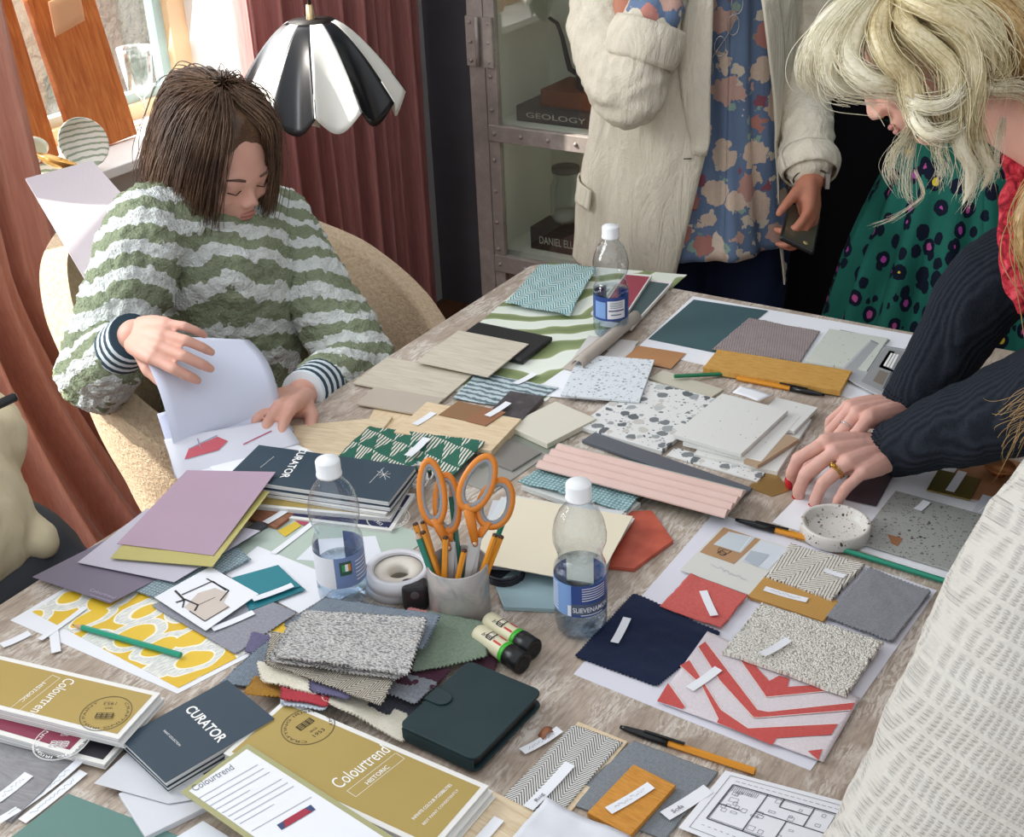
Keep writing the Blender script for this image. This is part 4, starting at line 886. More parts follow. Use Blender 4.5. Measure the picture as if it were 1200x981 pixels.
# pile of navy booklets behind the left bottle
def curator_far():
    q = [(303, 522), (486, 546), (455, 592), (268, 556)]
    top = ccw(rectify(pq(q, 34)))
    def marks(b, W, z):
        a, c = dirx((353, 525), (328, 560), 34); b.text('CURATOR', c + (a-c)*0 , a, z, M_WHITEINK) if False else b.text('CURATOR', a, c, z, M_WHITEINK, size=0.017, bold=0.02)
        pxline(b, [(305, 548), (321, 535)], 34.5, 0.0006, M_WHITEINK); pxline(b, [(433, 566), (450, 548)], 34.5, 0.0005, M_WHITEINK)
        for d0, d1 in (((442, 552), (457, 560)), ((445, 560), (455, 552)), ((442, 557), (458, 555)), ((447, 550), (452, 562))): pxline(b, [d0, d1], 34.5, 0.0006, M_WHITEINK)
    brochure('dark blue booklet with white wording, topmost behind the left bottle', q, 26, 8, C_NAVY, marks=marks)
    brochure('dark blue booklet directly under the topmost one behind the left bottle', q, 18, 7.6, C_NAVY, world=shift(top, 0.002, -0.002, 0.01), group='booklets in the far pile')
    brochure('pale booklet third from top in the pile behind the left bottle', q, 13, 4.6, C_WHT, world=shift(top, -0.001, -0.005, -0.02), group='booklets in the far pile')
    brochure('gold covered booklet low in the pile behind the left bottle', q, 6, 6, C_GOLD, world=shift(top, 0.004, -0.020, 0.10), border=C_WHT, group='booklets in the far pile')
    def mk(b, W, z): seal(b, mm(455, 607, 5.6), 0.030, z, M_WHITEINK, (1, -0.3, 0))
    brochure('midnight blue booklet with a round white seal at the pile bottom', q, 0.9, 4.8, plain('#262a4e', 0.5), world=shift(top, 0.018, -0.030, 0.05), border=C_WHT, marks=mk)
    for k in range(3):
        W = shift(top, -0.05+0.012*k, 0.012, 0.12*k-0.1); b = B(frame=fr(W)).mat(M_PAPER2)
curator_far()
# near navy booklets
def curator_near():
    q = [(140, 865), (262, 800), (330, 842), (190, 914)]
    top = ccw(rectify(pq(q, 24)))
    def marks(b, W, z):
        a, c = dirx((216, 832), (256, 871), 24); b.text('CURATOR', a, c, z, M_WHITEINK, size=0.017, bold=0.02)
        a, c = dirx((191, 857), (210, 875), 24); b.text('PAINT COLLECTION', a, c, z, M_WHITEINK)
    brochure('dark blue booklet with white wording, on top near the gold brochure', q, 17.5, 6.5, C_NAVY, marks=marks)
    for k in range(3): brochure(['dark blue booklet, bottom of the near navy pile', 'dark blue booklet, second from bottom of the near navy pile', 'dark blue booklet just beneath the top of the near navy pile'][k], q, 1+5.5*k, 5.2, C_NAVY, world=shift(top, 0.001*(k % 2), -0.001*k+0.002, [0.02, -0.012, 0.01][k]), group='near navy booklets')
curator_near()
def seal_box(b, a, c, z, m, hgt):
    U = (c-a); L = U.length; U.normalize(); V = Vector((0, 0, 1)).cross(U); d = 0.0005
    for p, q_, w_ in ((a, c, V*d), (a+V*hgt, c+V*hgt, V*d)): b.mat(m); b.f([Vector((x.x, x.y, z)) for x in (p, q_, q_+w_, p+w_)])
    for p in (a, c): b.f([Vector((x.x, x.y, z)) for x in (p, p+U*d, p+U*d+V*hgt, p+V*hgt)])
def gold_main():
    q = [(330, 826), (578, 914), (505, 1000), (262, 880)]; Z = 22
    top = ccw(rectify(pq(q, Z)))
    def marks(b, W, z):
        h = Z+0.6
        a, c = dirx((398, 925), (458, 880), h); b.text('Colourtrend', a, c, z, M_WHITEINK, size=0.024)
        U = c-a
        a2, c2 = dirx((417, 934), (474, 889), h); seal_box(b, a2, c2, z, M_WHITEINK, 0.013)
        a3, c3 = dirx((431, 920), (457, 899), h); b.text('HISTORIC', a3, c3, z, M_WHITEINK, size=0.008, bold=0.01)
        a4, c4 = dirx((485, 961), (530, 920), h); b.text('INFINITE COLOUR POSSIBILITIES', a4, c4, z, M_WHITEINK, size=0.0055, bold=0.01)
        a5, c5 = dirx((497, 967), (538, 926), h); b.text('BEST PAINT CONSISTENTLY', a5, c5, z, M_WHITEINK, size=0.0045)
        Ud = mm(420, 850, h)-mm(330, 820, h)
        ce = mm(361, 851, h); seal(b, ce, 0.029, z, plain('#4b4230', 0.6), (c-a))
    brochure('gold covered brochure with white wording in the front centre', q, 15, 7, C_GOLD, border=C_WHT, marks=marks)
    brochure('white edged brochure directly beneath the front gold brochure', q, 8, 6.8, C_WHT, world=shift(top, 0.004, 0.0015, 0.004), group='front brochures')
    brochure('white edged brochure at the bottom under the front gold brochure', q, 1, 6.8, C_WHT, world=shift(top, 0.006, 0.004, -0.006), group='front brochures')
gold_main()
def leaflet():
    q = [(281, 880), (520, 1003), (430, 1070), (203, 933)]; Z = 26
    b, W = sheet('x', '', '', q, Z, 0.6, plain('#a9a77a', 0.6), ret=True, rect=True)
    z = TT+Z/1000; u_ = (W[1]-W[0]).normalized(); v_ = (W[3]-W[0]).normalized(); d = 0.006
    I = [W[0]+u_*d+v_*d, W[1]-u_*d+v_*d, W[2]-u_*d-v_*d, W[3]+u_*d-v_*d]; b.mat(M_PAPER); b.f([Vector((p.x, p.y, z+0.0003)) for p in I])
    a, c = dirx((228, 928), (275, 901), Z+0.5); b.text('Colourtrend', a, c, z+0.0006, plain('#6f737b', 0.6), size=0.014)
    for k in range(13):
        s0 = 228+k*7.0; s1 = 936+k*4.2; L = 70 if k not in (3, 7) else 40
        if k == 8: continue
        pxline(b, [(s0+4, s1), (s0+4+L, s1-L*0.57)], Z+0.7, 0.0008, plain('#9a9ca6', 0.7, var=0)) if k < 10 else None
    a, c = dirx((330, 973), (370, 949), Z+0.5); U = (c-a).normalized(); V = Vector((0, 0, 1)).cross(U)
    b.mat(plain('#3d4a72', 0.6)); b.f([Vector((p.x, p.y, z+0.0007)) for p in (a, c, c+V*0.009, a+V*0.009)]); b.mat(plain('#a52f42', 0.6)); e = 0.004
    b.f([Vector((p.x, p.y, z+0.0010)) for p in (a+U*e, c-U*e, c-U*2*e+V*0.009, a+U*2*e+V*0.009)])
    b.done('leaflet', label='white letter with olive border overlapping the front gold brochure', cat='leaflet')
leaflet()
def gold_left():
    q = [(-60, 762), (198, 806), (139, 862), (-110, 822)]; Z = 34
    q = [(-36, 768), (196, 806), (139, 863), (-90, 812)]
    top = ccw(rectify(pq(q, Z)))
    def marks(b, W, z):
        h = Z+0.6; a, c = dirx((78, 793), (30, 837), h); b.text('Colourtrend', a, c, z, M_WHITEINK, size=0.020)
        a, c = dirx((61, 790), (10, 830), h); seal_box(b, a, c, z, M_WHITEINK, 0.012) ; a, c = dirx((50, 798), (22, 820), h); b.text('HISTORIC', a, c, z, M_WHITEINK, size=0.008)
        seal(b, mm(124, 835, h), 0.028, z, plain('#5a5138', 0.6), (-1, -0.55, 0))
    brochure('gold covered brochure with printing, at the left picture edge', q, 26, 7, C_GOLD, border=C_WHT, marks=marks)
    brochure('white edged brochure second in the left gold pile', q, 19, 6.5, C_WHT, world=shift(top, 0.002, 0.002, 0.01), group='left brochures')
    def mk(b, W, z): seal(b, mm(72, 868, 19), 0.030, z, M_WHITEINK, (-1, -0.5, 0))
    brochure('crimson brochure with a white seal under the left gold pile', q, 12, 6.5, plain('#86324a', 0.45), world=shift(top, -0.042, -0.028, -0.03), border=C_WHT, marks=mk)
    brochure('black covered brochure poking from the bottom of the left pile', q, 5, 6.5, plain('#26242c', 0.5), world=shift(top, -0.006, -0.020, 0.0), border=C_WHT)
gold_left()
block('laminate_sample', 'grey wood-grain laminate sample in the front left corner', 'panel sample', [(-60, 822), (118, 868), (6, 962), (-150, 900)], 0.3, 4, W_GREYLAM)
strip((-4, 938), (34, 908), 5, 'white handwritten strip on the grey laminate sample', w_=0.013, ink=4)
strip((-4, 968), (97, 893), 3, 'upper of two long white strips along the laminate edge', w_=0.010, ink=5, curl=5)
strip((26, 963), (98, 905), 2, 'lower of two long white strips beside the laminate edge', w_=0.012, ink=6)
sheet('colour_card', 'large sea green card at the front left bottom edge', 'colour card', [(80, 930), (245, 993), (150, 1080), (-25, 1010)], 2, 1, plain('#5d837c', 0.5))
block('tile_sample', 'white slab tile under translucent paper near the navy booklets', 'tile sample', [(128, 924), (215, 908), (278, 935), (175, 968)], 0.3, 7, plain('#d5d7dd', 0.4))
sheet('tracing_paper', 'translucent white paper square lying below the navy booklets', 'paper', [(150, 881), (240, 935), (197, 942), (110, 918)], 9, 0.4, plain('#cfd1d6', 0.5), rect=False)
sheet('paper_sheet', 'corner of pale paper at the bottom edge beside the green card', 'paper', [(238, 962), (275, 985), (240, 1010), (200, 985)], 3.5, 0.4, M_PAPER2)
# ============ middle right: moodboard with samples
sheet('presentation_board', 'white board with coral, navy and grey samples glued on, front right', 'board', [(672, 790), (838, 600), (1098, 692), (950, 903)], 0.8, 1.5, plain('#dcdce6', 0.6, var=0.01))
sheet('fabric_swatch', 'navy velvet square with pinked edges on the front board', 'fabric swatch', [(742, 695), (846, 742), (770, 806), (672, 770)], 2.2, 1.0, F_NAVY, pink=0.0016, amp=1.5)
sheet('fabric_swatch', 'coral linen square above the navy square on the board', 'fabric swatch', [(809, 673), (877, 699), (845, 737), (773, 712)], 5.2, 0.8, F_CORAL, amp=2.0, raw=0.001)
strip((824, 693), (837, 722), 8.2, 'white label strip on the coral linen square', w_=0.010, curl=1)
strip((720, 754), (735, 725), 5.6, 'white label strip on the navy velvet square', w_=0.010, curl=1.5)
def key_card():
    q = [(846, 617), (925, 642), (878, 697), (797, 668)]; z = 4.5
    b, W = sheet('x', '', '', q, z, 1.0, plain('#d8d8d2', 0.6), ret=True)
    pxpoly(b, [(848, 618), (891, 632), (860, 661), (820, 647)], z+0.4, plain('#b28c66', 0.7))
    pxpoly(b, [(854, 623), (885, 630), (868, 648), (836, 638)], z+0.7, plain('#c9d2d8', 0.6))
    pxline(b, [(880, 629), (867, 646)], z+0.9, 0.0015, plain('#e5e9ec', 0.6))
    pxline(b, [(843, 642), (857, 646), (850, 650), (841, 646), (843, 642)], z+0.9, 0.0008, M_BLACKINK)
    a, c = dirx((853, 649), (845, 645), z+0.9); b.text('CJ', a, c, TT+(z+1)/1000, M_BLACKINK)
    pxpoly(b, [(893, 634), (924, 643), (900, 668), (869, 657)], z+0.5, plain('#d4dbe3', 0.6)); pxpoly(b, [(880, 645), (902, 650), (888, 664), (872, 656)], z+0.8, plain('#b3bcc6', 0.6))
    rnd = random.Random(3); pts = [(833+k*2.2, 662+k*0.9+rnd.uniform(-2.5, 2.5)) for k in range(20)]; pxline(b, pts, z+0.6, 0.0006, plain('#a9b6c4', 0.6))
    b.done('sample_card', label='cream card with kraft square and blue chips on the front board', cat='sample card')
key_card()
sheet('rug_sample', 'chunky black and white braided rug sample on the board', 'rug sample', [(926, 637), (1014, 661), (975, 704), (898, 676)], 8, 5, F_RUG, raw=0.002, amp=1.2)
block('oak_sample', 'fluted oak sample under a white label on the board', 'wood sample', [(896, 676), (982, 704), (965, 729), (876, 698)], 2.4, 4, (lambda t: (t.col(t.mix(t.ma('FRACT', t.ma('MULTIPLY', t.sep(t.uv())[1], 330.0)), '#a87a38', '#cda25c')), t.m)[1])(MT('fluted_oak', 0.5)))
strip((896, 690), (946, 704), 7.2, 'white label strip on the fluted oak sample', w_=0.010, curl=0.8, ink=11)
strip((966, 668), (990, 676), 10, 'grey label strip on the braided rug sample', w_=0.009, curl=0.8)
sheet('fabric_swatch', 'grey wool cloth with pinked edges at the board right end', 'fabric swatch', [(1018, 665), (1092, 694), (1046, 754), (966, 724)], 5, 1.6, F_MIDGREY, pink=0.0016, amp=2)
sheet('fabric_swatch', 'chunky ivory boucle piece across the middle of the board', 'fabric swatch', [(892, 708), (1036, 754), (992, 816), (846, 764)], 9.5, 4.5, F_BOUCLE, raw=0.004, amp=2.5)
strip((893, 768), (924, 750), 15.5, 'white label strip on the ivory boucle piece', w_=0.010, curl=1.5)
def coral_pattern():
    q = [(829, 740), (1008, 818), (965, 893), (770, 822)]; z = 4.5
    b, W = sheet('x', '', '', q, z, 0.7, fabric('pale_pink_cotton', '#d9cfd4', '#eee6ea', 1400, 0.2), ret=True, amp=0.4, nx=1)
    cz = fabric('coral_print', '#c24f4c', '#d96762', 1400, 0.2); z += 1.3
    wz = M_PAPER
    for P in ([(818, 758), (826.7, 751.7), (888, 831.7), (900, 834), (1002, 823), (998, 832), (890, 841), (883, 841), (843, 796.7)],
              [(796.7, 780), (808.3, 773.3), (845, 831.7), (876.7, 853.3), (982, 848), (974, 861), (910, 865), (905, 873.3), (840, 846.7), (841.7, 843.3), (821.7, 803.3)],
              [(783, 800), (803, 828), (800, 831), (770, 821.7)],
              [(866.7, 773), (883, 778), (901.7, 798), (913, 791.7), (925, 795), (923, 805), (950, 803), (968, 810), (898, 816.7), (886.7, 800)],
              [(946.7, 880), (964, 878), (959, 891)]):
        pxpoly(b, P, z, cz)
    for L in ([(818, 758), (843, 797), (883, 841), (890, 841), (998, 832)], [(827, 752), (888, 831.7), (900, 834), (1002, 823)], [(808, 773), (845, 831.7), (876.7, 853.3), (982, 848)], [(797, 780), (822, 803), (842, 843)], [(783, 800), (803, 828)], [(867, 773), (898, 817), (968, 810)]): pxline(b, L, z+0.2, 0.0009, plain('#f3e2dc', 0.8))
    b.done('fabric_swatch', label='coral and pale pink geometric striped cloth on the board', cat='fabric swatch')
coral_pattern()
strip((808, 808), (842, 784), 7, 'white label strip on the coral geometric cloth', w_=0.011, curl=1)

# ============ right: board with stone sheet and dish
sheet('presentation_board', 'white board under the stone sheet and terrazzo dish', 'board', [(905, 612), (1010, 505), (1290, 590), (1140, 688)], 0.8, 1.5, M_PAPER)
block('stone_sheet', 'mottled grey stone sheet right of the terrazzo dish', 'stone sample', [(1053, 578), (1172, 606), (1135, 676), (998, 632)], 2.4, 2.5, T_STONE)
sheet('veneer_swatch', 'torn brown chip lying on the mottled stone sheet', 'veneer swatch', [(1040, 626), (1058, 631), (1052, 640), (1045, 637)], 5.4, 0.4, plain('#9a6a48', 0.6), rect=False)
block('colour_card', 'dark aubergine card by the ringed hand', 'colour card', [(1000, 542), (1048, 553), (1028, 594), (982, 582)], 2.4, 1.0, plain('#4b3f46', 0.45))
strip((1075, 598), (1086, 588), 6.5, 'white label strip at the top edge of the stone sheet', w_=0.011, curl=1)
def dish():
    c = mm(976, 616, 2.5); c = mm(978, 626, 2.5)
    m_ = terrazzo('dish_terrazzo', '#d3d0ca', ['#3d3a36', '#8e6a54', '#6f6b66', '#a89f94'], 170, 0.32, 380, 0.3, seed=4)
    b = B(frame=(c, Vector((1, 0, 0)), Vector((0, 0.8, 0.6)))).mat(m_); R_ = 0.0455
    b.lathe([(0, 0), (R_-0.002, 0), (R_, 0.002), (R_, 0.0185), (R_-0.001, 0.020), (R_-0.0045, 0.020), (R_-0.006, 0.018), (R_-0.0065, 0.007), (R_-0.010, 0.0055), (0, 0.005)], c, 72)
    b.done('trinket_dish', label='round speckled terrazzo dish in front of the hands', cat='dish', origin=c)
dish()
block('kraft_card', 'large copper brown card with a stamped circle under the round knob', 'card', [(1140, 530), (1218, 545), (1185, 598), (1100, 572)], 2.4, 1.0, plain('#a87550', 0.5))
block('brass_sample', 'square dark brass sample with a paper label', 'metal sample', [(1100, 550), (1151, 561), (1136, 585), (1085, 574)], 3.6, 2.0, plain('#7d6a35', 0.35, 0.6))
strip((1113, 576), (1128, 553), 6.8, 'white label strip stuck on the square brass sample', w_=0.012, curl=0.8)
strip((1178, 535), (1190, 526), 6.0, 'white label strip at the right edge above the round knob', w_=0.013, curl=0.8)
def knob():
    c = mm(1170, 557, 3.6); b = B().mat(plain('#a3683c', 0.35, 0.6)); b.lathe([(0, 0), (0.008, 0), (0.0075, 0.012), (0, 0.013)], c, 20); 
    o = b.done('cabinet_knob', label='round flat copper knob standing on the copper brown card', cat='knob', origin=c)
    b = B().mat(plain('#a3683c', 0.4, 0.6)); b.lathe([(0, 0.0125), (0.021, 0.0125), (0.0225, 0.014), (0.021, 0.0165), (0, 0.0165)], c, 40); b.done('face', o)
knob()
def acrylic():
    W = ccw(rectify(pq([(1152, 580), (1182, 588), (1170, 610), (1138, 602)], 3.5)))
    b = B(frame=fr(W)).mat(plain('#d6d9e2', 0.15)); b.prism(W, TT+0.0025, TT+0.0045); pxline(b, [(1147, 600), (1168, 582)], 5, 0.0015, M_WHITEINK); pxline(b, [(1176, 588), (1170, 606)], 5, 0.0015, plain('#9a9da8', 0.3)); b.done('acrylic_chip', label='small clear acrylic chip below the square brass sample', cat='tile sample')
acrylic()
strip((1052, 548), (1080, 540), 4, 'olive paper tab beside the sleeve cuff', w_=0.02, curl=0.5)

# ============ front middle
block('wood_panel_sample', 'thin blond wood backing under the herringbone cloth', 'panel sample', [(677, 846), (736, 868), (650, 975), (590, 945)], 0.3, 2.5, W_PALE)
sheet('fabric_swatch', 'black and white herringbone cloth at the front', 'fabric swatch', [(672, 849), (730, 870), (650, 962), (588, 936)], 4.0, 1.0, F_HERR, raw=0.001, amp=0.5)
strip((619, 948), (668, 896), 7, 'label strip with handwriting on the herringbone cloth', w_=0.012, curl=1.5, txt='Rug')
strip((612, 882), (656, 856), 3, 'handwritten label strip on bare wood above the herringbone cloth', w_=0.011, curl=2, ink=31)
sheet('twig_sample', 'curl of brown leather beside the handwritten strip', 'leather sample', [(630, 862), (646, 852), (650, 858), (636, 868)], 2.5, 0.8, plain('#9a6548', 0.6), bend=6)
sheet('fabric_swatch', 'slate grey linen under the oak block at the front', 'fabric swatch', [(742, 868), (842, 905), (780, 985), (662, 940)], 2.4, 0.8, fabric('slate_linen', '#6d7379', '#8f959b', 900), raw=0.001, amp=0.5)
block('oak_block', 'small warm oak block on the slate grey linen', 'wood sample', [(744, 897), (791, 919), (740, 980), (686, 951)], 3.2, 6, wood('warm_oak', '#a96f26', '#c98b3a', '#d99f4f', (14, 140, 4), 0, 0.5, 0.2))
strip((713, 951), (763, 921), 10.4, 'label strip with handwriting on the small oak block', w_=0.011, curl=1.2, ink=21)
strip((779, 957), (830, 925), 5, 'label strip with handwriting beside the floor plan', w_=0.014, curl=1.0, txt='Sofa')
def floorplan():
    q = [(849, 904), (985, 940), (905, 1040), (793, 968)]; z = 5
    q = [(850, 903), (1010, 945), (960, 1035), (795, 970)]
    b, W = sheet('x', '', '', q, z, 0.3, M_PAPER, ret=True); z = TT+(z)/1000+0.0004
    W = [Vector((p.x, p.y, z)) for p in W]; K = plain('#5b5c66', 0.7, var=0)
    def ln(p, q_, wd=0.0006):
        a = bil(W, *p); c = bil(W, *q_); d = (c-a).normalized(); n_ = Vector((-d.y, d.x, 0))*wd/2; b.mat(K); b.f([a-n_, c-n_, c+n_, a+n_])
    def rc(x0, y0, x1, y1, wd=0.0006):
        for s_ in (((x0, y0), (x1, y0)), ((x1, y0), (x1, y1)), ((x1, y1), (x0, y1)), ((x0, y1), (x0, y0))): ln(*s_, wd)
    rc(0.06, 0.06, 0.94, 0.94, 0.0005); rc(0.12, 0.25, 0.88, 0.82, 0.0016); rc(0.13, 0.27, 0.87, 0.80, 0.0005)
    for L in (((0.38, 0.25), (0.38, 0.82)), ((0.38, 0.55), (0.88, 0.55)), ((0.6, 0.55), (0.6, 0.25)), ((0.12, 0.5), (0.28, 0.5)), ((0.72, 0.55), (0.72, 0.82)), ((0.5, 0.7), (0.72, 0.7)), ((0.5, 0.7), (0.5, 0.82))): ln(*L, 0.0013)
    rnd = random.Random(12)
    for k in range(26): x = rnd.uniform(0.14, 0.8); y = rnd.uniform(0.28, 0.76); w_ = rnd.uniform(0.02, 0.06); h_ = rnd.uniform(0.02, 0.06); rc(x, y, x+w_, y+h_, 0.0004)
    for k in range(14): ln((0.14+0.014*k, 0.72), (0.14+0.014*k, 0.79), 0.0005)
    for k in range(18): x = 0.12+0.045*k; ln((x, 0.15), (x+0.02, 0.15), 0.0005); ln((x, 0.88), (x+0.03, 0.88), 0.0005)
    b.done('floor_plan', label='printed house floor plan drawing at the front under the knit sleeve', cat='drawing')
floorplan()
block('maple_plank', 'blond plank with straight grain at the bottom edge', 'wood sample', [(577, 930), (640, 955), (560, 1030), (480, 1000)], 0.4, 5, W_PALE)
strip((548, 1000), (585, 960), 7, 'white label strip on the plank at the bottom edge', w_=0.012, curl=1)
sheet('tracing_paper', 'crinkled translucent paper over the front plank', 'paper', [(640, 938), (740, 985), (700, 1060), (590, 1000)], [12, 9, 7, 9], 0.4, plain('#dcdfe6', 0.4), amp=5)

# ============ fabric swatch pile beside the phone
def pile():
    S = [  # label, quad, z of corners, t, mat, pink/raw, amp
        ('slate tweed cloth at the left end of the swatch pile', [(318, 748), (400, 762), (380, 812), (254, 803)], [6, 12, 8, 3], 1.5, F_SLATE, 0.0018),
        ('purple cloth corner under the tweed at the pile left', [(295, 742), (340, 752), (330, 775), (285, 765)], [3, 5, 4, 3], 1, F_PURPLE, 0.0015),
        ('ochre velvet edge poking from under the slate tweed', [(300, 790), (360, 800), (350, 822), (285, 815)], [3, 5, 4, 22.8], 1, F_OCHRE, 0.0018),
        ('red cloth edge in the front of the swatch pile', [(330, 790), (390, 800), (385, 830), (328, 822)], [8, 10, 25, 25], 1, F_RED, 0.0018),
        ('pale blue cloth edge under the red one in the pile', [(330, 795), (400, 810), (380, 835), (328, 828)], [5, 8, 23.5, 23.5], 1, F_PALEBLUE, 0.0018),
        ('cream cloth scrap hanging low at the pile front right', [(390, 800), (480, 838), (474, 872), (375, 820)], [6, 8, 8, 24], 1.4, F_CREAM, 0.0018),
        ('dark navy cloth sticking out beside the phone case', [(440, 790), (500, 812), (484, 852), (430, 830)], [8, 8, 6, 10], 1, F_CHAR, 0.0018),
        ('plum velvet corner between pile and phone case', [(470, 770), (530, 785), (505, 812), (450, 800)], [14, 14, 14, 16], 1, F_PLUM, 0.0015),
        ('silver velvet cloth tucked under the phone case', [(440, 780), (515, 800), (487, 828), (445, 812)], [18, 16, 15, 18], 1, F_SILVER, 0.0015),
        ('cream wool cloth folded under the brown herringbone', [(300, 775), (390, 790), (372, 815), (305, 800)], [22, 24, 24, 18], 2, F_CREAM, 0.0018),
        ('rose cloth corner under the grey swatches by the tape', [(478, 712), (520, 720), (512, 748), (466, 740)], [10, 10, 10, 12], 1, F_ROSE, 0.0015),
        ('maroon cloth edge right of the sage cloth', [(560, 735), (590, 745), (580, 790), (548, 778)], [4, 3, 3, 5], 1, F_PLUM, 0.0015),
        ('sage green cloth at the right end of the swatch pile', [(500, 716), (570, 730), (572, 772), (482, 790)], [20, 16, 13, 22], 1.2, F_SAGE, 0.0018),
        ('charcoal purple cloth above the red one in the pile', [(360, 782), (420, 795), (410, 822), (362, 812)], [26, 26, 24, 25], 1, F_PURPLE, 0.0018),
        ('brown and cream herringbone cloth below the grey weave', [(318, 740), (475, 775), (448, 829), (308, 778)], [32, 32, 29, 30], 1.5, F_HERR2, 0.0018),
        ('grey textured cloth peeking behind the top grey weave', [(380, 700), (518, 722), (498, 762), (330, 735)], [38, 34, 38, 38], 1.5, F_SLATE, 0.002),
        ('grey weave cloth directly below the topmost one', [(340, 728), (500, 740), (470, 798), (312, 775)], [40, 40, 37, 38], 1.5, F_GWEAVE, 0.002),
        ('light grey zigzag weave cloth topping the swatch pile', [(356, 716), (502, 724), (480, 793), (318, 770)], [46, 46, 44, 45], 2, F_GWEAVE, 0.002),
    ]
    for i, (lb, q, z, t_, m_, pk) in enumerate(S):
        sheet('fabric_swatch', lb, 'fabric swatch', q, z, t_, m_, pink=pk, amp=2.2, seed=20+i, group='pinked swatches heaped by the phone case')
pile()

# ============ phone wallet
def phone_case():
    q = [(545, 768), (632, 811), (556, 894), (476, 850)]; W = ccw(rectify(pq(q, 26))); c = sum(W, Vector())/4
    tl = (W[1]-W[0]).normalized(); tv = (W[3]-W[0]).normalized(); lu = (W[1]-W[0]).length; lv = (W[3]-W[0]).length
    m_ = MT('dark_green_leather', 0.5, 0, 0.35); m_.col(m_.mix(m_.noise(m_.obj(), 30, 3), '#16292d', '#1e363a')); m_.bump(m_.noise(m_.obj(), 900, 2), 0.15, 0.0004); m_ = m_.m
    def rr(x0, y0, x1, y1, r, z, k=5):
        P = []
        for cx_, cy_, a0 in ((x1-r, y1-r, 0), (x0+r, y1-r, 90), (x0+r, y0+r, 180), (x1-r, y0+r, 270)):
            for i in range(k+1): a = math.radians(a0+90*i/k); X = cx_+r*math.cos(a); Y = cy_+r*math.sin(a); P.append(W[0]+tl*X+tv*Y+Vector((0, 0, z-W[0].z)))
        return P
    z0 = TT+0.006; e = empty('phone_case', (c.x, c.y, z0), 'dark green leather phone wallet with strap at the pile edge', 'phone case')
    b = B().mat(m_); P = rr(0, 0, lu, lv, 0.010, z0+0.018); b.prism(P, z0+0.0165, z0+0.0195); b.done('front_cover', e, bevel=0.001)
    b = B().mat(m_); P = rr(0, 0, lu, lv, 0.010, z0); b.prism(P, z0, z0+0.003); b.done('back_cover', e, bevel=0.001)
    b = B().mat(m_); P = rr(0.001, 0.0005, 0.006, lv-0.0005, 0.001, z0); 
    # spine on the edge facing the viewer right
    b.prism(rr(lu-0.004, 0.004, lu, lv-0.004, 0.0015, z0), z0+0.003, z0+0.0165) if False else b.prism(rr(0.004, 0, lu-0.004, 0.004, 0.0015, z0), z0+0.003, z0+0.0165); b.done('spine', e)
    b = B().mat(plain('#15181b', 0.3)); b.prism(rr(0.005, 0.005, lu-0.004, lv-0.004, 0.008, z0), z0+0.0032, z0+0.0163); b.done('phone_body', e, bevel=0.001)
    mA = mm(505, 813, 26); u0 = (mA-W[0]).dot(tl); v0 = (mA-W[0]).dot(tv)
    b = B().mat(plain('#1c3236', 0.45)); 
    cand = [(u0, -tl, tv, W[0]+tv*v0), (lu-u0, tl, tv, W[0]+tl*lu+tv*v0), (v0, -tv, tl, W[0]+tl*u0), (lv-v0, tv, tl, W[0]+tl*u0+tv*lv)]
    _, side, tg, base = min(cand, key=lambda q_: q_[0]); base = Vector((base.x, base.y, z0+0.0197))
    pts = [base+side*0.002-tg*0.011, base+side*0.002+tg*0.011]+[base-side*0.015+tg*0.011*math.cos(a)-side*0.011*math.sin(a) for a in [math.pi*i/10 for i in range(11)]]
    b.prism(pts, z0+0.0196, z0+0.0215); b.prism([base+side*0.002-tg*0.011, base+side*0.002+tg*0.011, base+side*0.0005+tg*0.011, base+side*0.0005-tg*0.011], z0+0.001, z0+0.0215); b.done('strap', e, bevel=0.0005)
phone_case()

# ============ water bottles
def thin(name, tint, mx=0.6, rough=0.02, base=0.04):
    t = MT(name, 0.05); nt = t.nt; tr = nt.nodes.new('ShaderNodeBsdfTransparent'); tr.inputs[0].default_value = tint; gl = nt.nodes.new('ShaderNodeBsdfGlossy'); gl.inputs['Roughness'].default_value = rough
    lw = nt.nodes.new('ShaderNodeLayerWeight'); lw.inputs[0].default_value = 0.5
    f_ = t.ma('ADD', t.ma('MULTIPLY', t.ma('POWER', lw.outputs['Facing'], 3.5), mx), base)
    ms = nt.nodes.new('ShaderNodeMixShader'); nt.links.new(f_, ms.inputs[0]); nt.links.new(tr.outputs[0], ms.inputs[1]); nt.links.new(gl.outputs[0], ms.inputs[2]); nt.links.new(ms.outputs[0], nt.nodes['Material Output'].inputs[0])
    o_ = t.obj(); n_ = t.noise(o_, 60, 2, 0.5, 1.5); bp = nt.nodes.new('ShaderNodeBump'); bp.inputs['Strength'].default_value = 0.6; bp.inputs['Distance'].default_value = 0.002; nt.links.new(n_, bp.inputs['Height']); nt.links.new(bp.outputs[0], gl.inputs['Normal']); return t.m
M_PET = thin('clear_bottle_plastic', (0.93, 0.955, 0.985, 1), 0.95, 0.03, 0.10); M_WATER = thin('drinking_water', (0.84, 0.91, 0.97, 1), 0.6, 0.02, 0.05)
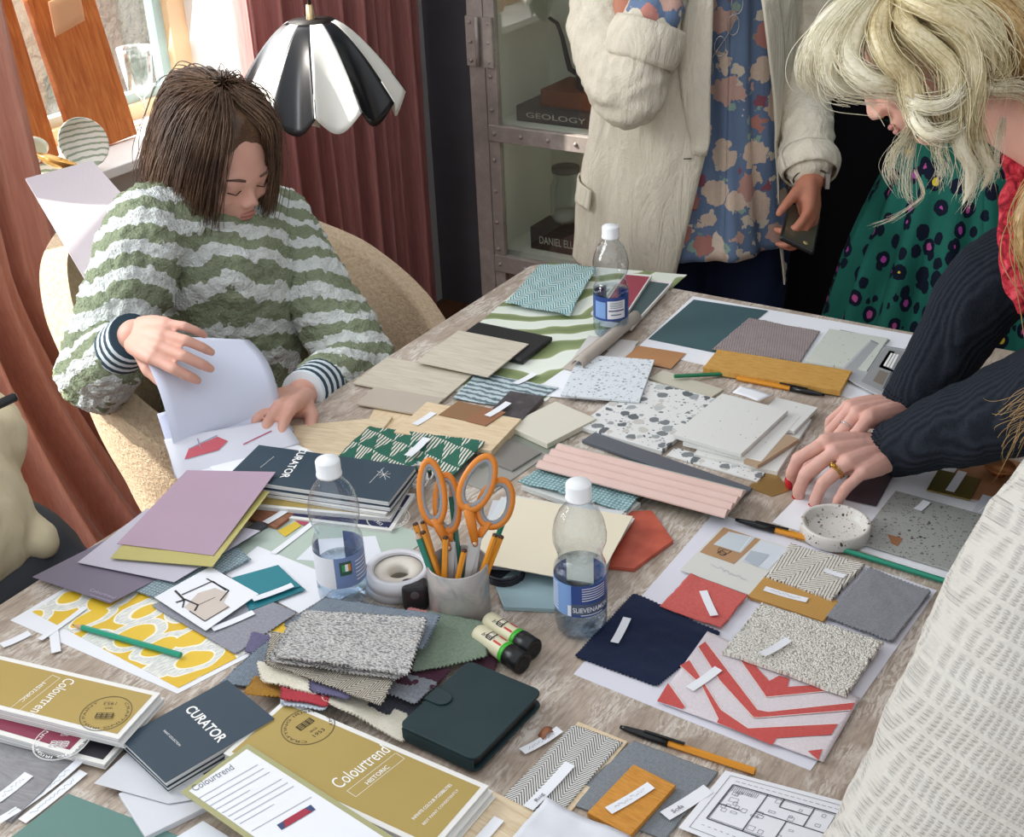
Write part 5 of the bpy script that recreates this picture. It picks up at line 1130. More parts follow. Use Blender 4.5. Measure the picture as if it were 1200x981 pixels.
def bottle(px, py, fill, label, style, turn=0.0, s=1.0, z=0.0):
    g = mm(px, py, z); R_ = 0.0315*s; e = empty('water_bottle', g, label, 'water bottle')
    prof = [(0.0, 0.004), (R_*0.55, 0.001), (R_*0.8, 0.0), (R_*0.97, 0.008), (R_, 0.018), (R_*0.985, 0.021), (R_, 0.024), (R_, 0.036), (R_*0.97, 0.038), (R_*0.97, 0.084), (R_, 0.086), (R_*0.99, 0.092), (R_*0.86, 0.102), (R_*0.82, 0.108), (R_*0.86, 0.114), (R_*0.98, 0.126), (R_*1.0, 0.138), (R_*0.93, 0.152), (R_*0.74, 0.166), (R_*0.50, 0.176), (R_*0.42, 0.181), (R_*0.42, 0.190)]
    prof = [(r, h*s) for r, h in prof]
    foot = lambda a, h: 1-(0.10*max(0, math.cos(5*a))*max(0, 1-h/(0.016*s)) if h < 0.016*s else 0)
    b = B().mat(M_PET); b.lathe(prof, g, 48, fn=lambda a, h: foot(a, h)*(1+0.012*math.sin(6*a+90*h)*(1 if 0.088*s < h < 0.16*s else 0))); b.done('bottle', e)
    H = fill*s; ins = [(max(0, r-0.0012), h+0.0012) for r, h in prof if h < H]
    def rat(h):
        for (r0, h0), (r1, h1) in zip(prof, prof[1:]):
            if h0 <= h <= h1: return r0+(r1-r0)*(h-h0)/max(1e-9, h1-h0)
        return R_
    ins += [(rat(H)-0.0012, H), (0, H)]
    b = B().mat(M_WATER); b.lathe(ins, g, 48, fn=lambda a, h: foot(a, h)); b.done('water', e)
    b = B().mat(plain('#e9ecee', 0.4, var=0)); cz = 0.183*s
    b.lathe([(R_*0.45, cz), (R_*0.49, cz), (R_*0.49, cz+0.003), (R_*0.465, cz+0.0035), (R_*0.475, cz+0.019*s), (R_*0.44, cz+0.021*s), (0, cz+0.0215*s)], g, 60, fn=lambda a, h: 1+0.012*(1 if math.sin(30*a) > 0 else -1)*(1 if h < cz+0.017*s else 0)); b.done('cap', e)
    # wrap label
    rl = R_*0.985; z0, z1 = 0.039*s, 0.083*s
    def lab(a0, a1, y0, y1, m_, rr=rl):
        q = B().mat(m_); return q
    mb = plain('#2f4a8c', 0.35, var=0); mlb = plain('#7fa3d8', 0.35, var=0); mw = plain('#e6e9f0', 0.4, var=0); mgr = plain('#4d5b74', 0.35, var=0); mdk = plain('#1f2f66', 0.35, var=0)
    view = math.atan2(-g.y, -g.x)+turn      # the side that faces the room's near end
    b = B()
    def patch(a0, a1, f0, f1, m_, dr=0.0):
        b.mat(m_); n = max(2, int(abs(a1-a0)/0.12))
        for i in range(n):
            u0 = view+a0+(a1-a0)*i/n; u1 = view+a0+(a1-a0)*(i+1)/n; r_ = rl+0.0004+dr
            b.f([g+Vector((r_*math.cos(a), r_*math.sin(a), z_)) for a, z_ in ((u0, z0+(z1-z0)*f0), (u1, z0+(z1-z0)*f0), (u1, z0+(z1-z0)*f1), (u0, z0+(z1-z0)*f1))])
    def ltext(txt, ac, f, hgt, width, m_):
        cu = bpy.data.curves.new('t', 'FONT'); cu.body = txt; cu.offset = 0.01; ob = bpy.data.objects.new('t', cu); COL.objects.link(ob)
        me = bpy.data.meshes.new_from_object(ob.evaluated_get(bpy.context.evaluated_depsgraph_get())); bpy.data.objects.remove(ob)
        wv = max(v.co.x for v in me.vertices); b.mat(m_); r_ = rl+0.0012; vs = []
        for v in me.vertices:
            a = view+ac+(v.co.x/wv-0.5)*width; vs.append(b.bm.verts.new(g+Vector((r_*math.cos(a), r_*math.sin(a), z0+(z1-z0)*f+v.co.y*hgt))))
        for p in me.polygons: b.fv([vs[i] for i in p.vertices])
    if style == 'front':
        patch(-2.6, 2.6, 0, 1, mlb); patch(-0.35, 1.6, 0.0, 1.0, mb, 0.0003); patch(-0.35, 1.6, 0.08, 0.42, mgr, 0.0005); patch(-0.5, -0.36, 0.02, 0.36, mw, 0.0005)
        for k in range(9): patch(-1.5, -0.95, 0.08+0.1*k, 0.12+0.1*k, mw, 0.0005)
        for k in range(6): patch(0.05, 1.05, 0.52+0.075*k, 0.545+0.075*k, mw, 0.0005)
        ltext('SLIEVENAMON', 0.45, 0.16, 0.0095, 1.5, mw); patch(0.0, 0.9, 0.05, 0.075, mw, 0.0005)
    elif style == 'back':
        patch(-2.8, 2.8, 0, 1, mb); patch(-0.1, 0.95, 0.1, 0.86, mw, 0.0004)
        for k in range(4): patch(0.05, 0.8, 0.56+0.07*k, 0.58+0.07*k, mgr, 0.0007)
        patch(-0.02, 0.88, 0.42, 0.47, mdk, 0.0007); patch(0.1, 0.7, 0.25, 0.29, mgr, 0.0007); patch(-0.9, -0.2, 0.1, 0.8, mlb, 0.0003)
    else:
        patch(-2.6, 2.6, 0, 1, plain('#7489b4', 0.35, var=0)); patch(-1.8, -0.55, 0, 1, mw, 0.0002); patch(-0.35, 0.12, 0.42, 0.86, plain('#3b5a4d', 0.4), 0.0004); patch(-0.26, -0.14, 0.55, 0.78, plain('#3c9a5c', 0.4), 0.0006); patch(-0.14, -0.02, 0.55, 0.78, mw, 0.0006); patch(-0.02, 0.08, 0.55, 0.78, plain('#dd8a2c', 0.4), 0.0006)
        for k in range(6): patch(0.3, 1.3, 0.15+0.12*k, 0.18+0.12*k, mw, 0.0004)
    b.done('wrap_label', e)
    return e
bottle(681, 736, 0.092, 'small water bottle with blue label standing between the cup and the front board', 'front', 0.0)
bottle(716, 392, 0.088, 'far water bottle with blue label by the crimson brochure', 'back', -0.1)
bottle(404, 703, 0.060, 'nearly empty water bottle, leftmost, behind the heap of swatches', 'left', 0.3)

# ============ tape rolls
def tape(px, py, z, label, R_=0.041, ri=0.013, top=True):
    c = mm(px, py, z); e = empty('tape_roll', c, label, 'tape roll'); h = 0.018
    b = B().mat(plain('#dfe0e6', 0.45)); b.lathe([(R_*0.76, 0.0005), (R_, 0), (R_, h), (R_*0.80, h), (R_*0.76, h-0.003)], c, 56); b.done('tape', e)
    b = B().mat(plain('#b9b4b0', 0.6)); b.lathe([(R_*0.795, h-0.0008), (R_*0.78, h-0.0008), (R_*0.78, h-0.003)], c, 56); b.done('liner', e)
    b = B().mat(plain('#e2dcd0', 0.5)); b.lathe([(ri*1.0, 0.0), (R_*0.76, 0.0), (R_*0.76, h-0.004), (ri*1.25, h-0.006), (ri, h-0.009), (ri, 0)], c, 48); b.done('core', e)
tape(466, 686, 1, 'white tape roll underneath, behind the black tape measure')
tape(468, 678, 19.4, 'white tape roll stacked on top, beside the cup')
def tape_measure():
    c = mm(488, 710, 1); a = math.atan2(_R.y, _R.x); Rz = Matrix.Rotation(a+0.05, 3, 'Z')
    b = B().mat(plain('#2b2a2c', 0.35)); b.box(c+Vector((0, 0, 0.018)), (0.032, 0.024, 0.036), Rz); o = b.done('tape_measure', label='small black square tape measure in front of the tape rolls', cat='tape measure', bevel=0.005, origin=c)
    M_ = Rz @ Matrix.Rotation(math.radians(90), 3, 'X'); b = B().mat(plain('#56555a', 0.3)); b.lathe([(0.0, 0.0), (0.005, 0.0), (0.006, -0.0006), (0.006, -0.002), (0, -0.002)], c+Rz @ Vector((0, -0.0125, 0.024))*1.0, 20, axis=M_); b.done('button', o)
    b = B().mat(plain('#3f3e42', 0.4)); b.lathe([(0, 0.0362), (0.004, 0.0362), (0.005, 0.0358)], c, 16); b.done('screw', o)
tape_measure()

# ============ cup with scissors and pencils
def cup():
    c = mm(540, 716, 0); R_ = 0.0375; H = 0.074
    t = MT('mottled_glaze', 0.35); n_ = t.noise(t.obj(), 30, 4, 0.6, 1.0); t.col(t.ramp(n_, [(0.3, '#8e8c89'), (0.5, '#adaba8'), (0.7, '#c4b8b2')])); t.b.inputs['Metallic'].default_value = 0.25
    b = B().mat(t.m); b.lathe([(0, 0.0), (R_-0.003, 0), (R_, 0.003), (R_, H-0.001), (R_-0.0012, H), (R_-0.0028, H-0.001), (R_-0.003, 0.005), (0, 0.004)], c, 56)
    b.done('pencil_cup', label='mottled grey cup holding scissors and pencils', cat='cup', origin=c)
    dc = (c+Vector((0, 0, 0.04))-CAM).dot(_FW)
    fx = lambda px, py, dd=0.0: dep(px, py, dc+dd)
    OR = plain('#d9822b', 0.35, var=0.02); GR = plain('#8f9296', 0.5, var=0.02); STL = plain('#a9a6a4', 0.3, 0.8)
    def loop(cx_, cy_, w_, h_, rot, dd, e, orange=True):
        n = 40; P = []
        for i in range(n):
            a = 2*math.pi*i/n; x = w_/2*math.cos(a)*(1+0.12*math.sin(a)); y = h_/2*math.sin(a)
            P.append(fx(cx_+x*math.cos(rot)-y*math.sin(rot), cy_+x*math.sin(rot)+y*math.cos(rot), dd))
        b = B().mat(OR if orange else GR); b.tube(P, 0.0046, 12, True); o = b.done('handle', e)
        cc = sum(P, Vector())/n; Q = [cc+(p-cc)*0.85-_FW*0.0008 for p in P]
        b = B().mat(GR); b.tube(Q, [0.0032+0.0004*(i % 2) for i in range(n)], 10, True); b.done('grip', o)
        return o
    def scissors(label, L1, L2, piv, tip, dd):
        e = empty('scissors', fx(tip[0], tip[1], dd), label, 'scissors')
        for k, (L, og) in enumerate(((L1, True), (L2, False))):
            cx_, cy_, w_, h_, rot = L; d2 = dd+0.007*k-0.0035
            o = loop(cx_, cy_, w_, h_, rot, d2, e, True)
            bx = cx_-h_/2*math.sin(rot)*0.9; by = cy_+h_/2*math.cos(rot)*0.9
            b = B().mat(OR); b.tube([fx(bx, by-3, d2), fx(bx*0.6+piv[0]*0.4, by*0.6+piv[1]*0.4, d2), fx(piv[0], piv[1]+4, d2)], [0.0075, 0.0065, 0.005], 10, flat=0.6); b.done('shank', e)
            s_ = 1 if k else -1
            b = B().mat(STL); A = fx(piv[0], piv[1]-2, d2); T_ = fx(tip[0]+s_*5, tip[1], d2); U = (T_-A).normalized(); V = _CX
            b.f([A-V*0.008, A+V*0.008, T_+V*0.001]); vs = [A-V*0.008, A+V*0.008, T_+V*0.001, T_-V*0.001]
            b.bm.clear(); b.mat(STL); lo = [b.bm.verts.new(v-_FW*0.0008) for v in vs]; hi = [b.bm.verts.new(v+_FW*0.0008) for v in vs]; b.fv(lo); b.fv(hi[::-1])
            for i in range(4): b.fv((lo[i], hi[i], hi[(i+1) % 4], lo[(i+1) % 4]))
            b.done('blade', e)
        b = B().mat(plain('#c0a080', 0.3, 0.7)); b.ell(fx(piv[0], piv[1]+6, dd-0.006), 0.0035, nu=12, nv=8); b.done('pivot', e)
    scissors('orange handled scissors with grey grips, left pair in the cup', (506, 577, 27, 74, -0.10), (524, 590, 26, 66, -0.04), (526, 637), (534, 700), 0.004)
    scissors('orange handled scissors with grey grips, right pair in the cup', (560, 566, 33, 66, 0.42), (581, 590, 36, 56, 0.36), (557, 632), (548, 700), -0.012)
    def st(px0, py0, px1, py1, dd0, dd1, col_, label, sharp=False, name='pencil'):
        A = fx(px0, py0, dd0); C_ = fx(px1, py1, dd1); ax = (A-C_).normalized(); L = (A-C_).length; x = ax.orthogonal().normalized(); M_ = Matrix((x, ax.cross(x), ax)).transposed(); r = 0.0037
        b = B().mat(plain(col_, 0.35)); b.lathe([(0, 0), (r, 0), (r, L*(0.88 if sharp else 1.0)), (0, L*(0.88 if sharp else 1.0))], C_, 6, axis=M_)
        for f_ in b.bm.faces: f_.smooth = False
        o = b.done(name, label=label, cat='pencil', origin=C_)
        if sharp:
            b = B().mat(plain('#c9a58a', 0.6)); b.lathe([(r, L*0.88), (r*0.35, L*0.97)], C_, 12, axis=M_); b.done('sharpened_wood', o)
            b = B().mat(plain('#3a3b3c', 0.5)); b.lathe([(r*0.35, L*0.97), (0, L)], C_, 8, axis=M_); b.done('lead_point', o)
        else:
            b = B().mat(plain('#4a2f26', 0.4)); b.lathe([(0, L-0.001), (r*0.95, L-0.001), (r*0.98, L+0.0015), (r*0.6, L+0.003), (0, L+0.003)], C_, 12, axis=M_); b.done('end_plug', o)
    O_ = '#dc8f25'
    st(487, 615, 516, 700, -0.01, -0.006, O_, 'orange pencil leaning furthest left in the cup')
    st(496, 613, 522, 700, 0.004, 0.006, O_, 'orange pencil second from left in the cup')
    st(496, 625, 524, 704, -0.022, -0.012, O_, 'orange pencil in front of the left scissors')
    st(522, 631, 520, 705, -0.028, -0.02, O_, 'upright orange pencil at the front of the cup')
    st(544, 646, 530, 706, -0.030, -0.02, O_, 'short orange pencil at the front centre of the cup')
    st(580, 628, 552, 706, -0.026, -0.014, O_, 'orange pencil leaning right below the green one')
    st(587, 630, 558, 704, -0.018, -0.008, O_, 'orange pencil leaning furthest right in the cup')
    st(488, 623, 512, 690, -0.026, -0.018, '#1f7a66', 'dull green pencil leaning left over the cup rim', True)
    st(527, 566, 543, 700, 0.014, 0.010, '#1e6b58', 'green pencil standing between the scissor handles', True)
    st(598, 590, 556, 700, 0.010, 0.002, '#17856c', 'sharpened bright green pencil leaning right in the cup', True)
cup()

# ============ glue sticks
def glue(a, c, label):
    A = mm(a[0], a[1], 14); C_ = mm(c[0], c[1], 14); ax = (C_-A).normalized(); L = (C_-A).length; x = Vector((0, 0, 1)); x = (x-ax*x.dot(ax)).normalized(); M_ = Matrix((ax.cross(x)*-1, x, ax)).transposed(); r = 0.0125
    M_ = Matrix((x.cross(ax), x, ax)).transposed()
    b = B().mat(plain('#d9d3b4', 0.4)); b.lathe([(0, 0), (r*0.85, 0.0), (r, 0.004), (r, L*0.62)], A, 28, axis=M_)
    cv = lambda ang, t_: A+ax*t_+(M_ @ Vector((math.cos(ang), math.sin(ang), 0)))*(r+0.0004)
    def pt(a0, a1, t0, t1, m_, k=0.0):
        b.mat(m_); n = 6
        for i in range(n):
            u0 = a0+(a1-a0)*i/n; u1 = a0+(a1-a0)*(i+1)/n; b.f([cv(u0, t0), cv(u0, t1), cv(u1, t1), cv(u1, t0)])
    pt(1.1, 2.2, L*0.28, L*0.40, M_BLACKINK); pt(1.2, 2.1, L*0.30, L*0.38, plain('#e8e0c8', 0.4)); pt(1.0, 1.25, L*0.42, L*0.58, plain('#c43b2c', 0.4)); pt(1.9, 2.1, L*0.44, L*0.60, plain('#c43b2c', 0.4))
    p0 = cv(1.85, L*0.22)+x*0.0008; p1 = cv(1.75, L*0.42)+x*0.0008; b.text('Pritt', p0, p1, None, M_BLACKINK, up=(ax.cross(x)) if False else x.cross(ax)*-1)
    o = b.done('glue_stick', label=label, cat='glue stick', origin=A-Vector((0, 0, 0.0125)))
    b = B().mat(plain('#3fae2e', 0.4)); b.lathe([(r*1.01, L*0.62), (r*1.06, L*0.62), (r*1.06, L*0.69), (r, L*0.70)], A, 28, axis=M_); b.done('green_band', o)
    b = B().mat(plain('#17191a', 0.35)); b.lathe([(r*1.0, L*0.69), (r*1.08, L*0.70), (r*1.08, L*0.985), (r*0.95, L), (r*0.7, L), (r*0.65, L*0.985), (0, L*0.985)], A, 40, axis=M_, fn=lambda a_, z_: 1+0.02*math.cos(20*a_)); b.done('cap', o)
glue((572, 727), (626, 762), 'cream glue stick with green band, the upper of two beside the heap')
glue((560, 742), (613, 778), 'cream glue stick with green band and black cap, the lower one')
def strand():
    b = B().mat(plain('#c9c6c2', 0.8)); 
    for k in range(4):
        rnd = random.Random(k); c = mm(490, 560, 10); P = [c+Vector((0.02*math.cos(a*1.1+k)+rnd.uniform(-.004, .004), 0.028*math.sin(a+k*0.7), 0.004+0.003*math.sin(3*a+k))) for a in [i*0.33 for i in range(20)]]
        b.tube(P, 0.0016, 6, True)
    b.done('twine_loop', label='loose loop of pale twine behind the left scissors', cat='twine')
strand()
def coil():
    c = mm(592, 678, 2); b = B().mat(plain('#23242c', 0.6))
    b.tube([c+Vector((0.024*math.cos(i*0.35), 0.024*math.sin(i*0.35), 0.003+0.0014*(i/18)*3)) for i in range(54)], 0.0022, 8); b.done('cord_coil', label='small coil of black cord behind the cup', cat='cord')
coil()
# ------------------------------------------------------------------ people: continuous bodies grown from joined volumes
def organic(b, name, parent, mat_, voxel=0.006, smooth=6, wr=None, label=None, cat=None, origin=None, mats=None, colorfn=None, frame=None):
    """fuse the volumes in b into one smooth skin"""
    me = bpy.data.meshes.new('tmp'); b.bm.to_mesh(me); b.bm.free(); ob = bpy.data.objects.new('tmp', me); COL.objects.link(ob)
    md = ob.modifiers.new('r', 'REMESH'); md.mode = 'VOXEL'; md.voxel_size = voxel
    m2 = bpy.data.meshes.new_from_object(ob.evaluated_get(bpy.context.evaluated_depsgraph_get())); bpy.data.objects.remove(ob); bpy.data.meshes.remove(me)
    nb = B(frame=frame); nb.bm.from_mesh(m2); bpy.data.meshes.remove(m2); nb.mats = mats or [mat_]
    for _ in range(smooth): bmesh.ops.smooth_vert(nb.bm, verts=nb.bm.verts, factor=0.5, use_axis_x=True, use_axis_y=True, use_axis_z=True)
    nb.bm.normal_update()
    if wr:
        for v in nb.bm.verts: v.co += v.normal*wr(v.co)
    for f_ in nb.bm.faces:
        f_.smooth = True; f_.material_index = colorfn(f_.calc_center_median()) if colorfn else 0
    return nb.done(name, parent, label, cat, origin=origin)
def chain(b, pts, n=18, flat=1.0, up=(0, 0, 1)):
    """tapered tube with round ends through (point, radius)"""
    P = [Vector(p) for p, r in pts]; R_ = [r for p, r in pts]; Q = []; S = []
    for i in range(len(P)-1):
        k = 5
        for j in range(k): t_ = j/k; Q.append(cr(P, i, t_)); S.append(R_[i]+(R_[i+1]-R_[i])*t_)
    Q.append(P[-1]); S.append(R_[-1])
    b.tube(Q, S, n, flat=flat, up=up); b.ell(P[0], R_[0]*0.98); b.ell(P[-1], R_[-1]*0.98)
def cr(P, i, t_):
    p0 = P[max(i-1, 0)]; p1 = P[i]; p2 = P[i+1]; p3 = P[min(i+2, len(P)-1)]
    return 0.5*((2*p1)+(p2-p0)*t_+(2*p0-5*p1+4*p2-p3)*t_*t_+(3*p1-p0-3*p2+p3)*t_**3)
def spline(P, k=8):
    P = [Vector(p) for p in P]; out = []
    for i in range(len(P)-1):
        for j in range(k): out.append(cr(P, i, j/k))
    out.append(P[-1]); return out
def skin(name, c1='#c98f7a', c2='#dba892'):
    t = MT(name, 0.5, 0, 0.35); t.col(t.mix(t.noise(t.obj(), 25, 4), c1, c2)); t.b.inputs['Subsurface Weight'].default_value = 0.12; t.b.inputs['Subsurface Radius'].default_value = (0.012, 0.005, 0.003)
    t.bump(t.noise(t.obj(), 260, 3), 0.15, 0.0006); return t.m
SK_FAIR = skin('fair_skin', '#d09a88', '#dfb09e'); SK_HAND = skin('rosy_skin', '#cd988a', '#e2b6a8'); SK_TAN = skin('warm_skin', '#a96a52', '#bd7f66')
NAIL = plain('#b3122b', 0.2, var=0); GOLD = plain('#c39a45', 0.25, 0.9, var=0); SILV = plain('#c4c4c4', 0.2, 0.9, var=0)
def hand(b, wrist, fdir, back, side, curls, s=1.0, thumb=(20, 20, 10), spread=1.0, tdir=None):
    """joined volumes of a hand; side +1 thumb on fdir x back side; returns finger tips and joints"""
    Y = Vector(fdir).normalized(); Zb = Vector(back); Zb = (Zb-Y*Zb.dot(Y)).normalized(); X = Y.cross(Zb)*side; W = Vector(wrist); out = []
    G = lambda x, y, z: W+X*x*s+Y*y*s+Zb*z*s
    xs = [0.029, 0.0095, -0.010, -0.028]; kn = [0.088, 0.092, 0.087, 0.077]; L = [(0.042, 0.024, 0.018), (0.046, 0.028, 0.019), (0.042, 0.026, 0.018), (0.032, 0.019, 0.016)]; rr = [0.0098, 0.0100, 0.0094, 0.0082]
    for i in range(4):
        k = G(xs[i]*spread, kn[i], 0.004-0.003*(i == 3)); base = G(xs[i]*0.55, 0.012, 0.0)
        chain(b, [(base, 0.0165*s), ((base+k)/2+Zb*0.001*s, 0.0155*s), (k, rr[i]*1.22*s)], 12)
        sp = math.radians([7, 1.5, -4, -10][i]*spread); d0 = (Y*math.cos(sp)+X*math.sin(sp)).normalized(); ax = d0.cross(Zb).normalized(); ang = 0; p = k; js = [k]
        for j in range(3):
            ang += math.radians(curls[i][j]); d = (d0*math.cos(ang)-Zb*math.sin(ang)).normalized(); q_ = p+d*L[i][j]*s
            r0 = rr[i]*(1.02-0.08*j)*s; chain(b, [(p, r0*(1.05 if j == 0 else 1.0)), ((p+q_)/2, r0*0.93), (q_, r0*0.93 if j < 2 else r0*0.78)], 10); p = q_; js.append(q_)
        nd = (Zb*math.cos(ang)+d0*math.sin(ang)).normalized(); out.append((js, d, nd, rr[i]*s))
    # palm body and thumb
    b.ell(G(0.0, 0.05, -0.008), (0.034*s, 0.042*s, 0.015*s), Matrix((X, Y, Zb)).transposed())
    b.ell(G(0.02, 0.035, -0.013), (0.017*s, 0.030*s, 0.016*s), Matrix((X, Y, Zb)).transposed())
    tb = G(0.018, 0.020, -0.008); td = tdir or (0.62, 0.74, -0.28); d = (X*td[0]+Y*td[1]+Zb*td[2]).normalized(); p = tb; js = [tb]; ax = Zb
    for j, (ln_, r_) in enumerate(((0.042, 0.0145), (0.031, 0.0115), (0.025, 0.0100))):
        q_ = p+d*ln_*s; chain(b, [(p, r_*s), (q_, r_*0.88*s)], 12); p = q_; js.append(q_); a = math.radians(thumb[j]); d = (d*math.cos(a)+(-X*0.5-Zb*0.5+Y*0.4).normalized()*math.sin(a)).normalized()
    out.append((js, d, Zb, 0.0095*s)); return out
def nails(parent, tips, col_, idx=(0, 1, 2, 3)):
    for i in idx:
        js, d, nd, r = tips[i]; c = js[-1]+nd*r*0.55-d*0.001; x = d.cross(nd).normalized(); b = B().mat(col_); M_ = Matrix((x, d, nd)).transposed(); b.ell(c, (r*0.85, r*1.15, r*0.42), M_, 12, 8); b.done('fingernail', parent)
def head(b, c, up, fwd, s=1.0):
    """joined volumes of a head with nose, lips, chin, brow, ears; c = centre of the skull"""
    U = Vector(up).normalized(); Fd = Vector(fwd); Fd = (Fd-U*Fd.dot(U)).normalized(); S_ = Fd.cross(U); M_ = Matrix((S_, Fd, U)).transposed(); G = lambda x, y, z: Vector(c)+(S_*x+Fd*y+U*z)*s
    b.ell(G(0, -0.008, 0.020), (0.074*s, 0.094*s, 0.082*s), M_, 28, 18); b.ell(G(0, 0.026, -0.035), (0.060*s, 0.060*s, 0.076*s), M_, 24, 16)
    b.ell(G(0, 0.060, -0.088), (0.026*s, 0.024*s, 0.020*s), M_); chain(b, [(G(-0.052, 0.0, -0.065), 0.017*s), (G(-0.03, 0.045, -0.09), 0.018*s), (G(0, 0.062, -0.094), 0.018*s), (G(0.03, 0.045, -0.09), 0.018*s), (G(0.052, 0.0, -0.065), 0.017*s)])
    b.ell(G(0, 0.072, 0.012), (0.052*s, 0.020*s, 0.018*s), M_)
    chain(b, [(G(0, 0.084, 0.004), 0.0085*s), (G(0, 0.092, -0.014), 0.008*s), (G(0, 0.099, -0.028), 0.0095*s)], 12)
    for q_ in (-1, 1):
        b.ell(G(q_*0.011, 0.094, -0.033), (0.0085*s, 0.010*s, 0.0075*s), M_); b.ell(G(q_*0.038, 0.066, -0.028), (0.022*s, 0.018*s, 0.018*s), M_)
        b.ell(G(q_*0.030, 0.074, -0.002), (0.0145*s, 0.012*s, 0.0105*s), M_)
        b.ell(G(q_*0.074, -0.008, -0.012), (0.009*s, 0.017*s, 0.030*s), M_)
    b.ell(G(0, 0.084, -0.055), (0.022*s, 0.012*s, 0.0065*s), M_); b.ell(G(0, 0.082, -0.066), (0.019*s, 0.012*s, 0.0075*s), M_)
    return G, M_
def face_bits(parent, G, M_, s, lip='#b97c70'):
    for q_ in (-1, 1):
        b = B().mat(plain('#5b4438', 0.8)); b.tube([G(q_*0.016, 0.090, 0.018), G(q_*0.03, 0.090, 0.024), G(q_*0.046, 0.076, 0.019)], [0.002*s, 0.0026*s, 0.0012*s], 6); b.done('eyebrow', parent)
        b = B().mat(plain('#3a2b26', 0.7)); b.tube([G(q_*0.017, 0.084, -0.006), G(q_*0.03, 0.0885, -0.009), G(q_*0.043, 0.080, -0.006)], 0.0011*s, 6); b.done('eyelashes', parent)
    b = B().mat(plain(lip, 0.4)); b.ell(G(0, 0.0935, -0.0555), (0.017*s, 0.0045*s, 0.004*s), M_); b.ell(G(0, 0.092, -0.064), (0.015*s, 0.0048*s, 0.0045*s), M_); b.done('lips', parent)
def hair_mat(name, c1, c2, c3):
    t = MT(name, 0.42, 0, 0.45); n_ = t.noise(t.obj(), 14, 4, 0.6); m_ = t.noise(t.map(t.obj(), (60, 60, 60)), 4, 3)
    t.col(t.ramp(t.ma('ADD', t.ma('MULTIPLY', n_, 0.6), t.ma('MULTIPLY', m_, 0.4)), [(0.3, c1), (0.5, c2), (0.68, c3)])); return t.m
H_BLOND = hair_mat('pale_blonde_hair', '#a8905f', '#d6c79c', '#eee6c9'); H_WHITE = hair_mat('white_blonde_hair', '#cbbf9b', '#e9e2c8', '#f6f2e4'); H_BROWN = hair_mat('brown_hair', '#3b2a22', '#5e4636', '#84684f'); H_SAND = hair_mat('sandy_hair', '#8f7348', '#b3925e', '#d3b683')
def lock(b, pts, n, wide, r, rnd, k=7, wave=0.0):
    base = spline(pts, k); m_ = len(base)
    if n >= 24: b.tube(base, [wide*0.62*(0.55+0.45*math.sin(math.pi*min(1, 0.25+i/(m_-1)*0.9)))*(1 if i < m_*0.75 else max(0.05, (m_-1-i)/(m_*0.25))) for i in range(m_)], 9, caps=False)
    n = int(n*2.2); r *= 0.55
    for j in range(n):
        o = Vector((rnd.gauss(0, 1), rnd.gauss(0, 1), rnd.gauss(0, 1)))*wide*0.5; ph = rnd.uniform(0, 6.28); e_ = rnd.uniform(0.3, 1.6); cut = rnd.randint(int(m_*0.8), m_)
        P = []; R_ = []
        for i, p in enumerate(base[:cut]):
            t_ = i/(m_-1); q_ = p+o*(0.55+0.45*t_*e_)+Vector((math.sin(7*t_+ph), math.cos(6*t_+ph), math.sin(5*t_+2*ph)))*(wave*t_+wide*0.12); P.append(q_); R_.append(r*(0.9 if t_ < 0.75 else max(0.12, (1-t_)/0.25))*(0.6+0.4*math.sin(math.pi*min(1, t_*2+0.15))))
        b.tube(P, R_, 3, caps=False)

def crown_locks(Gh, cap, m_, rnd, n, ln, back=False):
    b = B().mat(m_)
    for i in range(n):
        a = rnd.uniform(1.5, 4.8) if back else rnd.uniform(0.8, 5.5); x = 0.088*math.sin(a); y = 0.105*math.cos(a)
        lock(b, [Gh(x*0.15, y*0.15-0.02, 0.130), Gh(x*0.8, y*0.85-0.02, 0.105), Gh(x*1.12, y*1.1-0.02, 0.03), Gh(x*1.18, y*1.15-0.02, -0.04), Gh(x*1.08, y*1.05-0.01, -0.05-ln*rnd.uniform(0.4, 0.8))], 9, 0.024, 0.0022, rnd, 6, 0.003)
    b.done('hair_lock', cap)

